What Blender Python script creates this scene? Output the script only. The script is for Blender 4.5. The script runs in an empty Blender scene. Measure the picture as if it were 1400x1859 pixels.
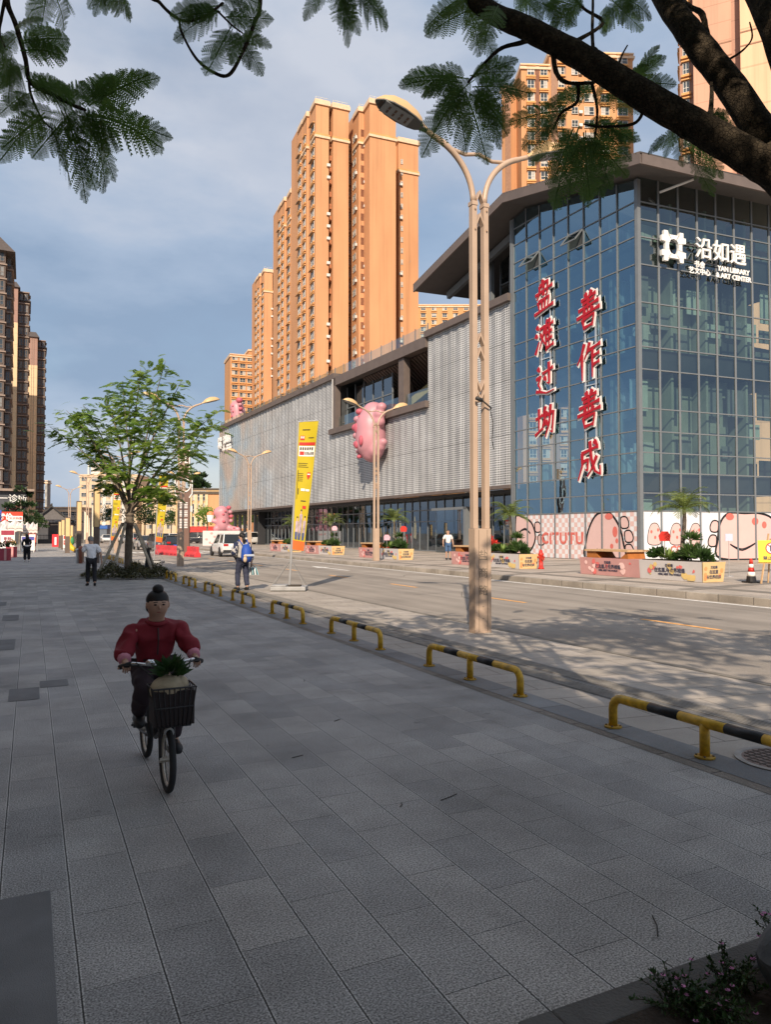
import bpy, bmesh, math, random
from math import sin, cos, pi, radians, sqrt, atan2
from mathutils import Vector as V, Matrix
rng = random.Random(7)
sc = bpy.context.scene
COL = sc.collection
# ---------------------------------------------------------------- camera
TH = radians(25.7); PT = math.atan(38.5/1340); CH = 1.7
cd = bpy.data.cameras.new("camera"); cam = bpy.data.objects.new("camera", cd); COL.objects.link(cam)
cam.location = (0, 0, CH); cam.rotation_euler = (pi/2+PT, 0, -TH)
cd.sensor_width = 36; cd.lens = 1340/1859*36; cd.clip_start = .05; cd.clip_end = 6000
sc.camera = cam
# ---------------------------------------------------------------- sky, sun, exposure
SUN_EL = radians(33); SUN_AZ = radians(211)
w = bpy.data.worlds.new("World"); sc.world = w; w.use_nodes = True
nt = w.node_tree; N = nt.nodes; L = nt.links; N.clear()
def nd(t, nodes=None, **k):
    n = (nodes or N).new(t)
    for a, b in k.items():
        setattr(n, a, b)
    return n
sky = nd("ShaderNodeTexSky", sky_type='NISHITA', sun_disc=False, sun_elevation=SUN_EL, sun_rotation=SUN_AZ, air_density=1.2, dust_density=1.5)
bg1 = nd("ShaderNodeBackground"); bg1.inputs[1].default_value = .1
L.new(sky.outputs[0], bg1.inputs[0])
tc = nd("ShaderNodeTexCoord")
mp = nd("ShaderNodeMapping"); mp.inputs['Scale'].default_value = (1, 1, 2.6); mp.inputs['Location'].default_value = (.35, .2, .1)
L.new(tc.outputs['Generated'], mp.inputs[0])
n1 = nd("ShaderNodeTexNoise"); n1.inputs['Scale'].default_value = 2.2; n1.inputs['Detail'].default_value = 7; n1.inputs['Roughness'].default_value = .55
L.new(mp.outputs[0], n1.inputs[0])
r1 = nd("ShaderNodeValToRGB"); e = r1.color_ramp.elements
e[0].position = .36; e[0].color = (.225, .305, .43, 1); e[1].position = .68; e[1].color = (.485, .515, .585, 1)
x = e.new(.5); x.color = (.315, .39, .51, 1)
sx = nd("ShaderNodeSeparateXYZ"); L.new(tc.outputs['Generated'], sx.inputs[0])
fc = nd("ShaderNodeFloatCurve"); cv = fc.mapping.curves[0]
for a, b in ((0, .50), (.04, .56), (.09, .60), (.15, .50), (.24, .42), (.34, .455), (.5, .60), (1, .56)):
    if a in (0, 1):
        cv.points[0 if a == 0 else -1].location = (a, b)
    else: cv.points.new(a, b)
fc.mapping.update(); L.new(sx.outputs[2], fc.inputs[1])
ad = nd("ShaderNodeMath", operation='ADD'); L.new(n1.outputs[0], ad.inputs[0]); L.new(fc.outputs[0], ad.inputs[1])
sb_ = nd("ShaderNodeMath", operation='SUBTRACT'); L.new(ad.outputs[0], sb_.inputs[0]); sb_.inputs[1].default_value = .5
L.new(sb_.outputs[0], r1.inputs[0])
n2 = nd("ShaderNodeTexNoise"); n2.inputs['Scale'].default_value = 2.7; n2.inputs['Detail'].default_value = 6
mp2 = nd("ShaderNodeMapping"); mp2.inputs['Scale'].default_value = (1, 1, 1.9); mp2.inputs['Location'].default_value = (3.1, 1.7, .4)
L.new(tc.outputs['Generated'], mp2.inputs[0]); L.new(mp2.outputs[0], n2.inputs[0])
r2 = nd("ShaderNodeValToRGB"); r2.color_ramp.elements[0].position = .3; r2.color_ramp.elements[1].position = .52
r2.color_ramp.elements[0].color = (.45, .45, .45, 1); r2.color_ramp.elements[1].color = (.93, .93, .93, 1)
L.new(n2.outputs[0], r2.inputs[0])
bg2 = nd("ShaderNodeBackground"); bg2.inputs[1].default_value = 1.0
L.new(r1.outputs[0], bg2.inputs[0])
mx = nd("ShaderNodeMixShader"); L.new(r2.outputs[0], mx.inputs[0]); L.new(bg1.outputs[0], mx.inputs[1]); L.new(bg2.outputs[0], mx.inputs[2])
wo = nd("ShaderNodeOutputWorld"); L.new(mx.outputs[0], wo.inputs[0])
sd = bpy.data.lights.new("sun", 'SUN'); sd.energy = 4.6; sd.angle = radians(.5); sd.color = (1, .84, .66)
so = bpy.data.objects.new("sun", sd); COL.objects.link(so)
SD = V((-sin(SUN_AZ)*cos(SUN_EL), -cos(SUN_AZ)*cos(SUN_EL), -sin(SUN_EL)))
so.rotation_euler = SD.to_track_quat('-Z', 'Y').to_euler(); so.location = (-20, -30, 60)
sc.view_settings.view_transform = 'Standard'; sc.view_settings.look = 'None'; sc.view_settings.exposure = 0.38; sc.view_settings.gamma = 1
sc.cycles.max_bounces = 6; sc.cycles.diffuse_bounces = 3; sc.cycles.glossy_bounces = 3; sc.cycles.transparent_max_bounces = 16; sc.cycles.transmission_bounces = 3
sc.cycles.caustics_reflective = False; sc.cycles.caustics_refractive = False
sc.cycles.use_denoising = True
# ---------------------------------------------------------------- where things stand (survey from the camera station)
F0 = V((sin(TH), cos(TH), 0)); RT = V((cos(TH), -sin(TH), 0))
FW = F0*cos(PT)+V((0, 0, sin(PT))); UP = -F0*sin(PT)+V((0, 0, cos(PT))); CP = V((0, 0, CH))
def ray(px, py): return FW+RT*((px-700)/1340)+UP*((929.5-py)/1340)
def G(px, py, z=0.0):
    d = ray(px, py); return CP+d*((z-CH)/d.z)
def P(px, py, D):
    d = ray(px, py); return CP+d*(D/d.dot(F0))
# ---------------------------------------------------------------- object helpers
def ident(o, name):
    o.name = name
def thing(name, label, cat, loc=(0, 0, 0), rz=0, group=None):
    o = bpy.data.objects.new(name, None); COL.objects.link(o)
    o.empty_display_size = .2
    o.location = loc; o.rotation_euler = (0, 0, rz); o['label'] = label; o['category'] = cat
    if group: o['group'] = group
    return o
def tag(o, label, cat, group=None, kind=None):
    if label: o['label'] = label
    if cat: o['category'] = cat
    if group: o['group'] = group
    if kind: o['kind'] = kind
    return o
def kids(o): return [c for c in list(COL.objects) if c.parent == o]
def dup(o, loc=None, rz=None, label=None, group=None, parent=None, cache={}):
    r = o.copy(); COL.objects.link(r)
    if parent: r.parent = parent
    if loc is not None: r.location = loc
    if rz is not None: r.rotation_euler = (0, 0, rz)
    if label: r['label'] = label
    if group: r['group'] = group
    for c in o.children:
        dup(c, parent=r)
    return r
class MB:
    def __init__(s): s.v = []; s.f = []; s.m = []; s.mi = 0; s.sm = []; s.smooth = False
    def add(s, vs, fs):
        b = len(s.v); s.v += [tuple(a) for a in vs]
        for f in fs:
            s.f.append(tuple(i+b for i in f)); s.m.append(s.mi); s.sm.append(s.smooth)
        return s
    def quad(s, a, b, c, d): return s.add([a, b, c, d], [(0, 1, 2, 3)])
    def box(s, x0, x1, y0, y1, z0, z1):
        return s.add([(x0, y0, z0), (x1, y0, z0), (x1, y1, z0), (x0, y1, z0), (x0, y0, z1), (x1, y0, z1), (x1, y1, z1), (x0, y1, z1)],
                     [(0, 3, 2, 1), (4, 5, 6, 7), (0, 1, 5, 4), (1, 2, 6, 5), (2, 3, 7, 6), (3, 0, 4, 7)])
    def obox(s, o, a, b, c):
        o, a, b, c = V(o), V(a), V(b), V(c)
        return s.add([o, o+a, o+a+b, o+b, o+c, o+a+c, o+a+b+c, o+b+c],
                     [(0, 3, 2, 1), (4, 5, 6, 7), (0, 1, 5, 4), (1, 2, 6, 5), (2, 3, 7, 6), (3, 0, 4, 7)])
    def bar(s, p, q, w, h=None, up=(0, 0, 1)):
        p, q = V(p), V(q); d = q-p; h = h or w
        u = d.cross(V(up))
        if u.length < 1e-6: u = d.cross(V((1, 0, 0)))
        u.normalize(); t = u.cross(d).normalized()
        return s.obox(p-u*w/2-t*h/2, d, u*w, t*h)
    def tube(s, pts, rad, n=8, cap=True):
        pts = [V(a) for a in pts]; k = len(pts)
        if not isinstance(rad, (list, tuple)): rad = [rad]*k
        vs = []; fs = []; prev = None
        for i, pnt in enumerate(pts):
            d = (pts[min(i+1, k-1)]-pts[max(i-1, 0)]).normalized()
            if prev is None:
                a = d.cross(V((0, 0, 1)))
                if a.length < 1e-3: a = d.cross(V((1, 0, 0)))
            else:
                a = prev-d*prev.dot(d)
            a.normalize(); prev = a; b = d.cross(a)
            for j in range(n):
                t = 2*pi*j/n; vs.append(pnt+(a*cos(t)+b*sin(t))*rad[i])
        for i in range(k-1):
            for j in range(n):
                fs.append((i*n+j, i*n+(j+1) % n, (i+1)*n+(j+1) % n, (i+1)*n+j))
        if cap: fs += [tuple(range(n))[::-1], tuple(range((k-1)*n, k*n))]
        return s.add(vs, fs)
    def lathe(s, prof, n=16, c=(0, 0, 0)):
        vs = []; fs = []; k = len(prof)
        for r, z in prof:
            for j in range(n):
                vs.append((c[0]+r*cos(2*pi*j/n), c[1]+r*sin(2*pi*j/n), c[2]+z))
        for i in range(k-1):
            for j in range(n):
                fs.append((i*n+j, i*n+(j+1) % n, (i+1)*n+(j+1) % n, (i+1)*n+j))
        fs += [tuple(range(n))[::-1], tuple(range((k-1)*n, k*n))]
        return s.add(vs, fs)
    def ball(s, c, r, n=12, m=8, M=None):
        r = (r, r, r) if not isinstance(r, (tuple, list)) else r
        vs = []; fs = []; c = V(c)
        for i in range(m+1):
            a = pi*i/m
            for j in range(n):
                t = 2*pi*j/n; q = V((r[0]*sin(a)*cos(t), r[1]*sin(a)*sin(t), r[2]*cos(a)))
                if M: q = M @ q
                vs.append(c+q)
        for i in range(m):
            for j in range(n):
                fs.append((i*n+j, (i+1)*n+j, (i+1)*n+(j+1) % n, i*n+(j+1) % n))
        return s.add(vs, fs)
    def prism(s, poly, o, u, v, w):
        """polygon (a,b) in the plane o+a*u+b*v, thickness vector w"""
        o, u, v, w = V(o), V(u), V(v), V(w); n = len(poly)
        a = [o+u*p[0]+v*p[1] for p in poly]
        return s.add(a+[q+w for q in a], [tuple(range(n))[::-1], tuple(range(n, 2*n))]+[(i, (i+1) % n, n+(i+1) % n, n+i) for i in range(n)])
    def split(s, name, mats, parent=None):
        """one object for every separate piece of the mesh"""
        par = list(range(len(s.v)))
        def find(i):
            while par[i] != i: par[i] = par[par[i]]; i = par[i]
            return i
        for f in s.f:
            for i in f[1:]: par[find(i)] = find(f[0])
        gr = {}
        for k, f in enumerate(s.f): gr.setdefault(find(f[0]), []).append(k)
        for ks in gr.values():
            m = MB(); ix = {}
            for k in ks:
                for i in s.f[k]:
                    if i not in ix: ix[i] = len(m.v); m.v.append(s.v[i])
                m.f.append(tuple(ix[i] for i in s.f[k])); m.m.append(s.m[k]); m.sm.append(s.sm[k])
            m.build(name, mats, parent)
    def build(s, name, mats, parent=None, bevel=0):
        me = bpy.data.meshes.new(name)
        me.from_pydata(s.v, [], s.f)
        for m in (mats if isinstance(mats, (list, tuple)) else [mats]): me.materials.append(m)
        me.polygons.foreach_set('material_index', s.m); me.polygons.foreach_set('use_smooth', s.sm)
        me.validate(); me.update()
        o = bpy.data.objects.new(name, me); COL.objects.link(o)
        if parent: o.parent = parent
        if bevel:
            md = o.modifiers.new("bevel", 'BEVEL'); md.width = bevel; md.segments = 2; md.limit_method = 'ANGLE'
        return o
def struct(o): o['kind'] = 'structure'; return o
def text_mb(body, size, ext, off=0, align='CENTER', shear=0, sp=1.0):
    cu = bpy.data.curves.new("writing", 'FONT'); cu.body = body; cu.size = size; cu.extrude = ext; cu.offset = off
    cu.align_x = align; cu.align_y = 'CENTER'; cu.shear = shear; cu.resolution_u = 2; cu.space_line = 1.0; cu.space_character = sp
    o = bpy.data.objects.new("writing", cu); COL.objects.link(o)
    dg = bpy.context.evaluated_depsgraph_get(); dg.update()
    me = bpy.data.meshes.new_from_object(o.evaluated_get(dg))
    vs = [v.co.copy() for v in me.vertices]; fs = [tuple(p.vertices) for p in me.polygons]
    bpy.data.objects.remove(o); bpy.data.curves.remove(cu); bpy.data.meshes.remove(me)
    return vs, fs
def put_text(mb, body, size, ext, o, u, v, off=0, shear=0, align='CENTER', ctr=True, sp=1.0):
    """writing in the plane o + x*u + y*v"""
    vs, fs = text_mb(body, size, ext, off, align, shear, sp)
    o, u, v = V(o), V(u).normalized(), V(v).normalized(); n = u.cross(v)
    if ctr and vs:
        ys = [q.y for q in vs]; cy = (min(ys)+max(ys))/2
        for q in vs: q.y -= cy
    return mb.add([o+u*q.x+v*q.y+n*q.z for q in vs], fs)
# ---------------------------------------------------------------- materials
MATS = {}
def newmat(name):
    m = bpy.data.materials.new(name); m.use_nodes = True
    b = m.node_tree.nodes['Principled BSDF']
    return m, m.node_tree.nodes, m.node_tree.links, b
def M(name, base, rough=.6, metal=0, var=.12, vs=2.0, bump=0, bs=30, spec=.35, coat=0):
    if name in MATS: return MATS[name]
    m, n, l, b = newmat(name); MATS[name] = m
    c = (*base, 1)
    b.inputs['Roughness'].default_value = rough; b.inputs['Metallic'].default_value = metal
    b.inputs['Specular IOR Level'].default_value = spec
    if coat: b.inputs['Coat Weight'].default_value = coat; b.inputs['Coat Roughness'].default_value = .08
    t = n.new("ShaderNodeTexCoord"); z = n.new("ShaderNodeTexNoise"); z.inputs['Scale'].default_value = vs; z.inputs['Detail'].default_value = 6
    l.new(t.outputs['Object'], z.inputs[0])
    r = n.new("ShaderNodeMapRange"); r.inputs['From Min'].default_value = .3; r.inputs['From Max'].default_value = .7
    r.inputs['To Min'].default_value = 1-var; r.inputs['To Max'].default_value = 1+var
    l.new(z.outputs[0], r.inputs['Value'])
    mu = n.new("ShaderNodeMix"); mu.data_type = 'RGBA'; mu.blend_type = 'MULTIPLY'; mu.inputs[0].default_value = 1
    mu.inputs[6].default_value = c; l.new(r.outputs[0], mu.inputs[7]); l.new(mu.outputs[2], b.inputs['Base Color'])
    if bump:
        z2 = n.new("ShaderNodeTexNoise"); z2.inputs['Scale'].default_value = bs; z2.inputs['Detail'].default_value = 5
        l.new(t.outputs['Object'], z2.inputs[0])
        bp = n.new("ShaderNodeBump"); bp.inputs['Strength'].default_value = bump; bp.inputs['Distance'].default_value = .02
        l.new(z2.outputs[0], bp.inputs['Height']); l.new(bp.outputs[0], b.inputs['Normal'])
    return m
def math_node(n, l, op, a, b=None):
    q = n.new("ShaderNodeMath"); q.operation = op
    for i, s in enumerate((a, b)):
        if s is None: continue
        if isinstance(s, (int, float)): q.inputs[i].default_value = s
        else: l.new(s, q.inputs[i])
    return q.outputs[0]
def paving(name, c1, c2, mortar, bw, rh, rot=0, msize=.006, rough=.75, speck=.35, bias=0, off=.5, stain=.18, bump=.5, loc=(0, 0, 0), groove=None, sps=190, rows=None):
    m, n, l, b = newmat(name); MATS[name] = m
    t = n.new("ShaderNodeTexCoord"); mp = n.new("ShaderNodeMapping"); mp.inputs['Rotation'].default_value = (0, 0, rot); mp.inputs['Location'].default_value = loc
    l.new(t.outputs['Object'], mp.inputs[0])
    br = n.new("ShaderNodeTexBrick"); br.offset = off; br.squash = 1
    br.inputs['Scale'].default_value = 1; br.inputs['Brick Width'].default_value = bw; br.inputs['Row Height'].default_value = rh
    br.inputs['Mortar Size'].default_value = msize; br.inputs['Mortar Smooth'].default_value = .25; br.inputs['Bias'].default_value = bias
    br.inputs['Color1'].default_value = (*c1, 1); br.inputs['Color2'].default_value = (*c2, 1); br.inputs['Mortar'].default_value = (*mortar, 1)
    l.new(mp.outputs[0], br.inputs[0])
    colour_out = br.outputs['Color']
    if groove:
        b2 = n.new("ShaderNodeTexBrick"); b2.offset = off; b2.squash = 1
        for k_ in ('Scale', 'Brick Width', 'Row Height', 'Bias'): b2.inputs[k_].default_value = br.inputs[k_].default_value
        b2.inputs['Mortar Size'].default_value = msize*.55; b2.inputs['Mortar Smooth'].default_value = .2; l.new(mp.outputs[0], b2.inputs[0])
        gm = n.new("ShaderNodeMix"); gm.data_type = 'RGBA'; l.new(b2.outputs['Fac'], gm.inputs[0]); l.new(colour_out, gm.inputs[6]); gm.inputs[7].default_value = (*groove, 1); colour_out = gm.outputs[2]
    if rows:      # the long joints, deeper and wider than the cross joints
        sy = n.new("ShaderNodeSeparateXYZ"); l.new(mp.outputs[0], sy.inputs[0])
        wv = n.new("ShaderNodeTexNoise"); wv.inputs['Scale'].default_value = 2.2; l.new(t.outputs['Object'], wv.inputs[0])
        yy = math_node(n, l, 'ADD', sy.outputs[1], math_node(n, l, 'MULTIPLY', math_node(n, l, 'SUBTRACT', wv.outputs[0], .5), .006))
        f_ = math_node(n, l, 'FRACT', math_node(n, l, 'ADD', math_node(n, l, 'DIVIDE', yy, rh), .5)); ds = math_node(n, l, 'MULTIPLY', math_node(n, l, 'ABSOLUTE', math_node(n, l, 'SUBTRACT', f_, .5)), rh)
        for w_, c_ in ((rows[0], mortar), (rows[1], groove)):
            q_ = n.new("ShaderNodeMapRange"); q_.inputs['From Min'].default_value = w_*.6; q_.inputs['From Max'].default_value = w_*1.4; q_.inputs['To Min'].default_value = 1; q_.inputs['To Max'].default_value = 0; l.new(ds, q_.inputs[0])
            gm = n.new("ShaderNodeMix"); gm.data_type = 'RGBA'; l.new(q_.outputs[0], gm.inputs[0]); l.new(colour_out, gm.inputs[6]); gm.inputs[7].default_value = (*c_, 1); colour_out = gm.outputs[2]
    sp = n.new("ShaderNodeTexNoise"); sp.inputs['Scale'].default_value = sps; sp.inputs['Detail'].default_value = 2; l.new(t.outputs['Object'], sp.inputs[0])
    mr = n.new("ShaderNodeMapRange"); mr.inputs['From Min'].default_value = .32; mr.inputs['From Max'].default_value = .68; mr.inputs['To Min'].default_value = 1-speck; mr.inputs['To Max'].default_value = 1+speck
    l.new(sp.outputs[0], mr.inputs[0])
    st = n.new("ShaderNodeTexNoise"); st.inputs['Scale'].default_value = .9; st.inputs['Detail'].default_value = 7; st.inputs['Roughness'].default_value = .65; l.new(t.outputs['Object'], st.inputs[0])
    mr2 = n.new("ShaderNodeMapRange"); mr2.inputs['From Min'].default_value = .3; mr2.inputs['From Max'].default_value = .7; mr2.inputs['To Min'].default_value = 1-stain; mr2.inputs['To Max'].default_value = 1+stain
    l.new(st.outputs[0], mr2.inputs[0])
    k = math_node(n, l, 'MULTIPLY', mr.outputs[0], mr2.outputs[0])
    for sc3, lo, hi, dk in ((6.5, .70, .735, .30), (1.7, .62, .72, .16), (23, .72, .75, .35)):   # gum spots, spills, grit
        zz = n.new("ShaderNodeTexNoise"); zz.inputs['Scale'].default_value = sc3; zz.inputs['Detail'].default_value = 4; l.new(t.outputs['Object'], zz.inputs[0])
        q3 = n.new("ShaderNodeMapRange"); q3.inputs['From Min'].default_value = lo; q3.inputs['From Max'].default_value = hi; q3.inputs['To Min'].default_value = 1; q3.inputs['To Max'].default_value = 1-dk; l.new(zz.outputs[0], q3.inputs[0])
        k = math_node(n, l, 'MULTIPLY', k, q3.outputs[0])
    mu = n.new("ShaderNodeMix"); mu.data_type = 'RGBA'; mu.blend_type = 'MULTIPLY'; mu.inputs[0].default_value = 1
    l.new(colour_out, mu.inputs[6]); l.new(k, mu.inputs[7]); l.new(mu.outputs[2], b.inputs['Base Color'])
    b.inputs['Roughness'].default_value = rough; b.inputs['Specular IOR Level'].default_value = .3
    inv = math_node(n, l, 'SUBTRACT', 1.0, br.outputs['Fac'])
    h = math_node(n, l, 'ADD', math_node(n, l, 'MULTIPLY', inv, 1.0), math_node(n, l, 'MULTIPLY', sp.outputs[0], .45))
    bp = n.new("ShaderNodeBump"); bp.inputs['Strength'].default_value = bump; bp.inputs['Distance'].default_value = .008
    l.new(h, bp.inputs['Height']); l.new(bp.outputs[0], b.inputs['Normal'])
    return m
def leafmat(name, base, tip, trans=.35):
    m, n, l, b = newmat(name); MATS[name] = m
    t = n.new("ShaderNodeTexCoord"); z = n.new("ShaderNodeTexNoise"); z.inputs['Scale'].default_value = 1.7; z.inputs['Detail'].default_value = 4
    l.new(t.outputs['Object'], z.inputs[0])
    r = n.new("ShaderNodeValToRGB"); r.color_ramp.elements[0].position = .35; r.color_ramp.elements[1].position = .65
    r.color_ramp.elements[0].color = (*base, 1); r.color_ramp.elements[1].color = (*tip, 1); l.new(z.outputs[0], r.inputs[0])
    l.new(r.outputs[0], b.inputs['Base Color']); b.inputs['Roughness'].default_value = .5
    tr = n.new("ShaderNodeBsdfTranslucent"); l.new(r.outputs[0], tr.inputs[0])
    ms = n.new("ShaderNodeMixShader"); ms.inputs[0].default_value = trans; l.new(b.outputs[0], ms.inputs[1]); l.new(tr.outputs[0], ms.inputs[2])
    l.new(ms.outputs[0], n['Material Output'].inputs[0])
    return m
def glassmat(name, tint, f0=.12, rough=.01, refl=(.85, .93, 1)):
    """thin coated pane: tinted see-through plus a mirror coat that strengthens at grazing angles"""
    m, n, l, b = newmat(name); MATS[name] = m
    n.remove(b)
    tr = n.new("ShaderNodeBsdfTransparent"); tr.inputs[0].default_value = (*tint, 1)
    gl = n.new("ShaderNodeBsdfGlossy"); gl.inputs[0].default_value = (*refl, 1); gl.inputs['Roughness'].default_value = rough
    lw = n.new("ShaderNodeLayerWeight"); lw.inputs[0].default_value = .5
    pw = math_node(n, l, 'POWER', lw.outputs['Facing'], 3.0)
    k = math_node(n, l, 'ADD', math_node(n, l, 'MULTIPLY', pw, 1-f0), f0)
    ms = n.new("ShaderNodeMixShader"); l.new(k, ms.inputs[0]); l.new(tr.outputs[0], ms.inputs[1]); l.new(gl.outputs[0], ms.inputs[2])
    l.new(ms.outputs[0], n['Material Output'].inputs[0])
    return m
# ================================================================ GROUND
asph = M("asphalt", (.31, .275, .24), .85, var=.12, vs=.5, bump=.35, bs=260, spec=.25)
def streaks(m):
    n, l = m.node_tree.nodes, m.node_tree.links; b = n['Principled BSDF']; src = b.inputs['Base Color'].links[0].from_socket
    t = n.new("ShaderNodeTexCoord"); last = src
    for sc3, s_, lo, hi, a0, a1 in (((1.1, .035, 1), 1.6, .35, .65, .82, 1.12), ((1, 1, 1), 42, .3, .7, .84, 1.16), ((.6, .25, 1), .8, .42, .70, 1.04, .84)):
        mp = n.new("ShaderNodeMapping"); mp.inputs['Scale'].default_value = sc3; l.new(t.outputs['Object'], mp.inputs[0]); z = n.new("ShaderNodeTexNoise"); z.inputs['Scale'].default_value = s_; z.inputs['Detail'].default_value = 6; l.new(mp.outputs[0], z.inputs[0])
        r = n.new("ShaderNodeMapRange"); r.inputs['From Min'].default_value = lo; r.inputs['From Max'].default_value = hi; r.inputs['To Min'].default_value = a0; r.inputs['To Max'].default_value = a1; l.new(z.outputs[0], r.inputs[0])
        mu = n.new("ShaderNodeMix"); mu.data_type = 'RGBA'; mu.blend_type = 'MULTIPLY'; mu.inputs[0].default_value = 1; l.new(last, mu.inputs[6]); l.new(r.outputs[0], mu.inputs[7]); last = mu.outputs[2]
    l.new(last, b.inputs['Base Color'])
streaks(asph)
m_pave = paving("sidewalk_slabs", (.24, .235, .23), (.33, .315, .298), (.43, .42, .405), .6, .3, pi/2, .0046, speck=.62, sps=120, stain=.30, groove=(.035, .033, .03), rows=(.0082, .0034), loc=(.0, .11, 0))
m_gran = paving("granite_slabs", (.33, .295, .255), (.39, .35, .31), (.12, .105, .09), .9, .45, radians(8), .006, speck=.45, stain=.2)
m_plaza = paving("plaza_slabs", (.36, .31, .265), (.46, .40, .345), (.16, .14, .12), 1.2, .6, pi/2, .01, speck=.2, stain=.15)
m_slate = paving("slate_slabs", (.13, .14, .15), (.21, .222, .23), (.05, .05, .05), .9, 1.0, pi/2, .006, speck=.3, stain=.3, rough=.6)
m_kerb = paving("kerb_stone", (.30, .265, .225), (.36, .32, .275), (.10, .09, .08), 1.0, 2.0, pi/2, .012, speck=.3, stain=.35)
m_soil = M("soil", (.045, .035, .027), .95, var=.4, vs=9, bump=.8, bs=60)
def sheet(name, x0, x1, y0, y1, z, mat):
    return struct(MB().quad((x0, y0, z), (x1, y0, z), (x1, y1, z), (x0, y1, z)).build(name, mat))
sheet("ground", -3000, 3000, -3000, 3000, -.03, M("earth", (.22, .2, .17), .9, var=.2, vs=.05))
sheet("sidewalk", -14, 4.36, -60, 95, 0, m_pave)
sheet("sidewalk_far", -40, 7.5, 95, 300, -.004, M("far_paving", (.30, .27, .24), .8, var=.2, vs=.6))
sheet("gutter_pavement", 4.362, 4.47, -60, 95, .002, paving("gutter_stone", (.15, .13, .11), (.2, .175, .15), (.06, .05, .05), .5, 1, pi/2, .008, speck=.5, stain=.4))
sheet("edging_kerb", 4.472, 4.79, -60, 95, .004, m_slate)
sheet("forecourt_pavement", 4.792, 7.5, -60, 95, 0, m_gran)
# tactile guide strip : ribs are real bars
tb = MB()
for k in range(7):
    for s0 in (5.40, 5.74):
        if k < 6: tb.box(s0+k*.043, s0+k*.043+.024, -4, 60, .004, .011)
struct(tb.build("tactile_path_ribs", M("rib_stone", (.25, .235, .215), .7, var=.2, vs=6)))
sheet("tactile_path", 5.37, 6.02, -60, 95, .004, M("tactile_base", (.15, .145, .14), .8, var=.25, vs=3))
sheet("road", 7.502, 15.45, -200, 900, .001, asph)
# light worn joint where forecourt meets the carriageway
sheet("road_edge_line", 7.44, 7.56, -60, 95, .006, M("worn_edge", (.2, .18, .155), .8, var=.3, vs=4))
kb = MB()
kb.box(15.452, 15.76, -60, 300, -.02, .18)
struct(kb.build("far_kerb", m_kerb, bevel=.015))
sheet("plaza_pavement", 15.762, 140, -60, 300, .178, m_plaza)
# darker bands running over the plaza
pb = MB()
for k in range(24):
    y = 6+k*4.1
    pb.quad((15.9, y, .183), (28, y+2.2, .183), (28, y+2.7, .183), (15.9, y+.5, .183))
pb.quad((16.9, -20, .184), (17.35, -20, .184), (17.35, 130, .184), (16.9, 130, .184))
struct(pb.build("dark_plaza_bands", M("plaza_dark", (.22, .195, .17), .8, var=.15, vs=2)))
yl = M("yellow_paint", (.78, .40, .14), .7, var=.25, vs=9)
wl = M("white_paint", (.78, .76, .72), .7, var=.22, vs=9)
mk = MB()
for k in range(-2, 24):
    y = 9.15+k*5.65; mk.quad((10.86, y, .006), (10.99, y, .006), (10.99, y+1.85, .006), (10.86, y+1.85, .006))
struct(mk.build("centre_dashes", yl))
mk = MB(); mk.quad((15.06, -60, .006), (15.2, -60, .006), (15.2, 300, .006), (15.06, 300, .006))
for yy in (31, 60, 96):      # straight-on lane arrows
    mk.quad((13.0, yy, .006), (13.15, yy, .006), (13.15, yy+3.2, .006), (13.0, yy+3.2, .006))
    mk.add([(12.75, yy+3.2, .006), (13.4, yy+3.2, .006), (13.07, yy+5, .006)], [(0, 1, 2)])
for k in range(12):   # zebra far down the road
    mk.quad((8+k*.62, 66, .0065), (8.35+k*.62, 66, .0065), (8.35+k*.62, 69, .0065), (8+k*.62, 69, .0065))
struct(mk.build("white_road_lines", wl))
# replaced slabs and a drain across the footway
pt = MB()
for x0, x1, y0, y1 in ((-.79, .11, 1.2, 3.9), (-.19, .11, 8.4, 9.05), (.11, .41, 9.0, 9.4), (-.79, -.19, 12.1, 13.3), (-.49, -.19, 16.1, 17.2), (-1.1, -.5, 19.5, 20.6)):
    pt.quad((x0+.004, y0, .004), (x1-.004, y0, .004), (x1-.004, y1, .004), (x0+.004, y1, .004))
struct(pt.build("replaced_slabs", M("dark_slab", (.15, .15, .152), .8, var=.2, vs=3, bump=.4, bs=200)))
dr = MB(); dr.quad((-12, 31.4, .004), (3.0, 31.4, .004), (3.0, 31.62, .004), (-12, 31.62, .004))
struct(dr.build("drain", M("drain_iron", (.05, .05, .05), .6)))
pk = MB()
for y in (37.0, 44.0, 52.0, 60, 70): pk.quad((-9, y, .004), (4.3, y, .004), (4.3, y+.9, .004), (-9, y+.9, .004))  # sunlight from the building gaps, painted as paler bands across the footway
struct(pk.build("painted_sun_bands", M("sun_band_tint", (.36, .33, .3), .8, var=.12, vs=3)))
# road repair patch beside the banner
struct(MB().quad((8.1, 20.2, .004), (9.6, 23.6, .004), (9.6, 25.6, .004), (7.9, 21.6, .004)).build("road_patch", M("new_asphalt", (.17, .17, .165), .9, var=.1, vs=2))) if False else None
# cracks sealed with tar
cr = MB(); rc_ = random.Random(6)
for (x0, y0, dx, dy, n) in ((8.0, 12.5, .25, .5, 12), (9.5, 18, .55, .06, 11), (13.9, 13, -.05, .7, 16), (11.6, 24, .3, .4, 9), (8.4, 28, .5, .05, 12), (9.0, 6.5, .45, .2, 9)):
    p0 = V((x0, y0, .0055))
    for k in range(n):
        p1 = p0+V((dx+rc_.uniform(-.12, .12), dy+rc_.uniform(-.12, .12), 0)); d = (p1-p0).normalized(); q = V((-d.y, d.x, 0))*rc_.uniform(.006, .012); cr.quad(p0-q, p1-q, p1+q, p0+q); p0 = p1
struct(cr.build("road_cracks", M("tar", (.13, .12, .11), .8)))
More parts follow.
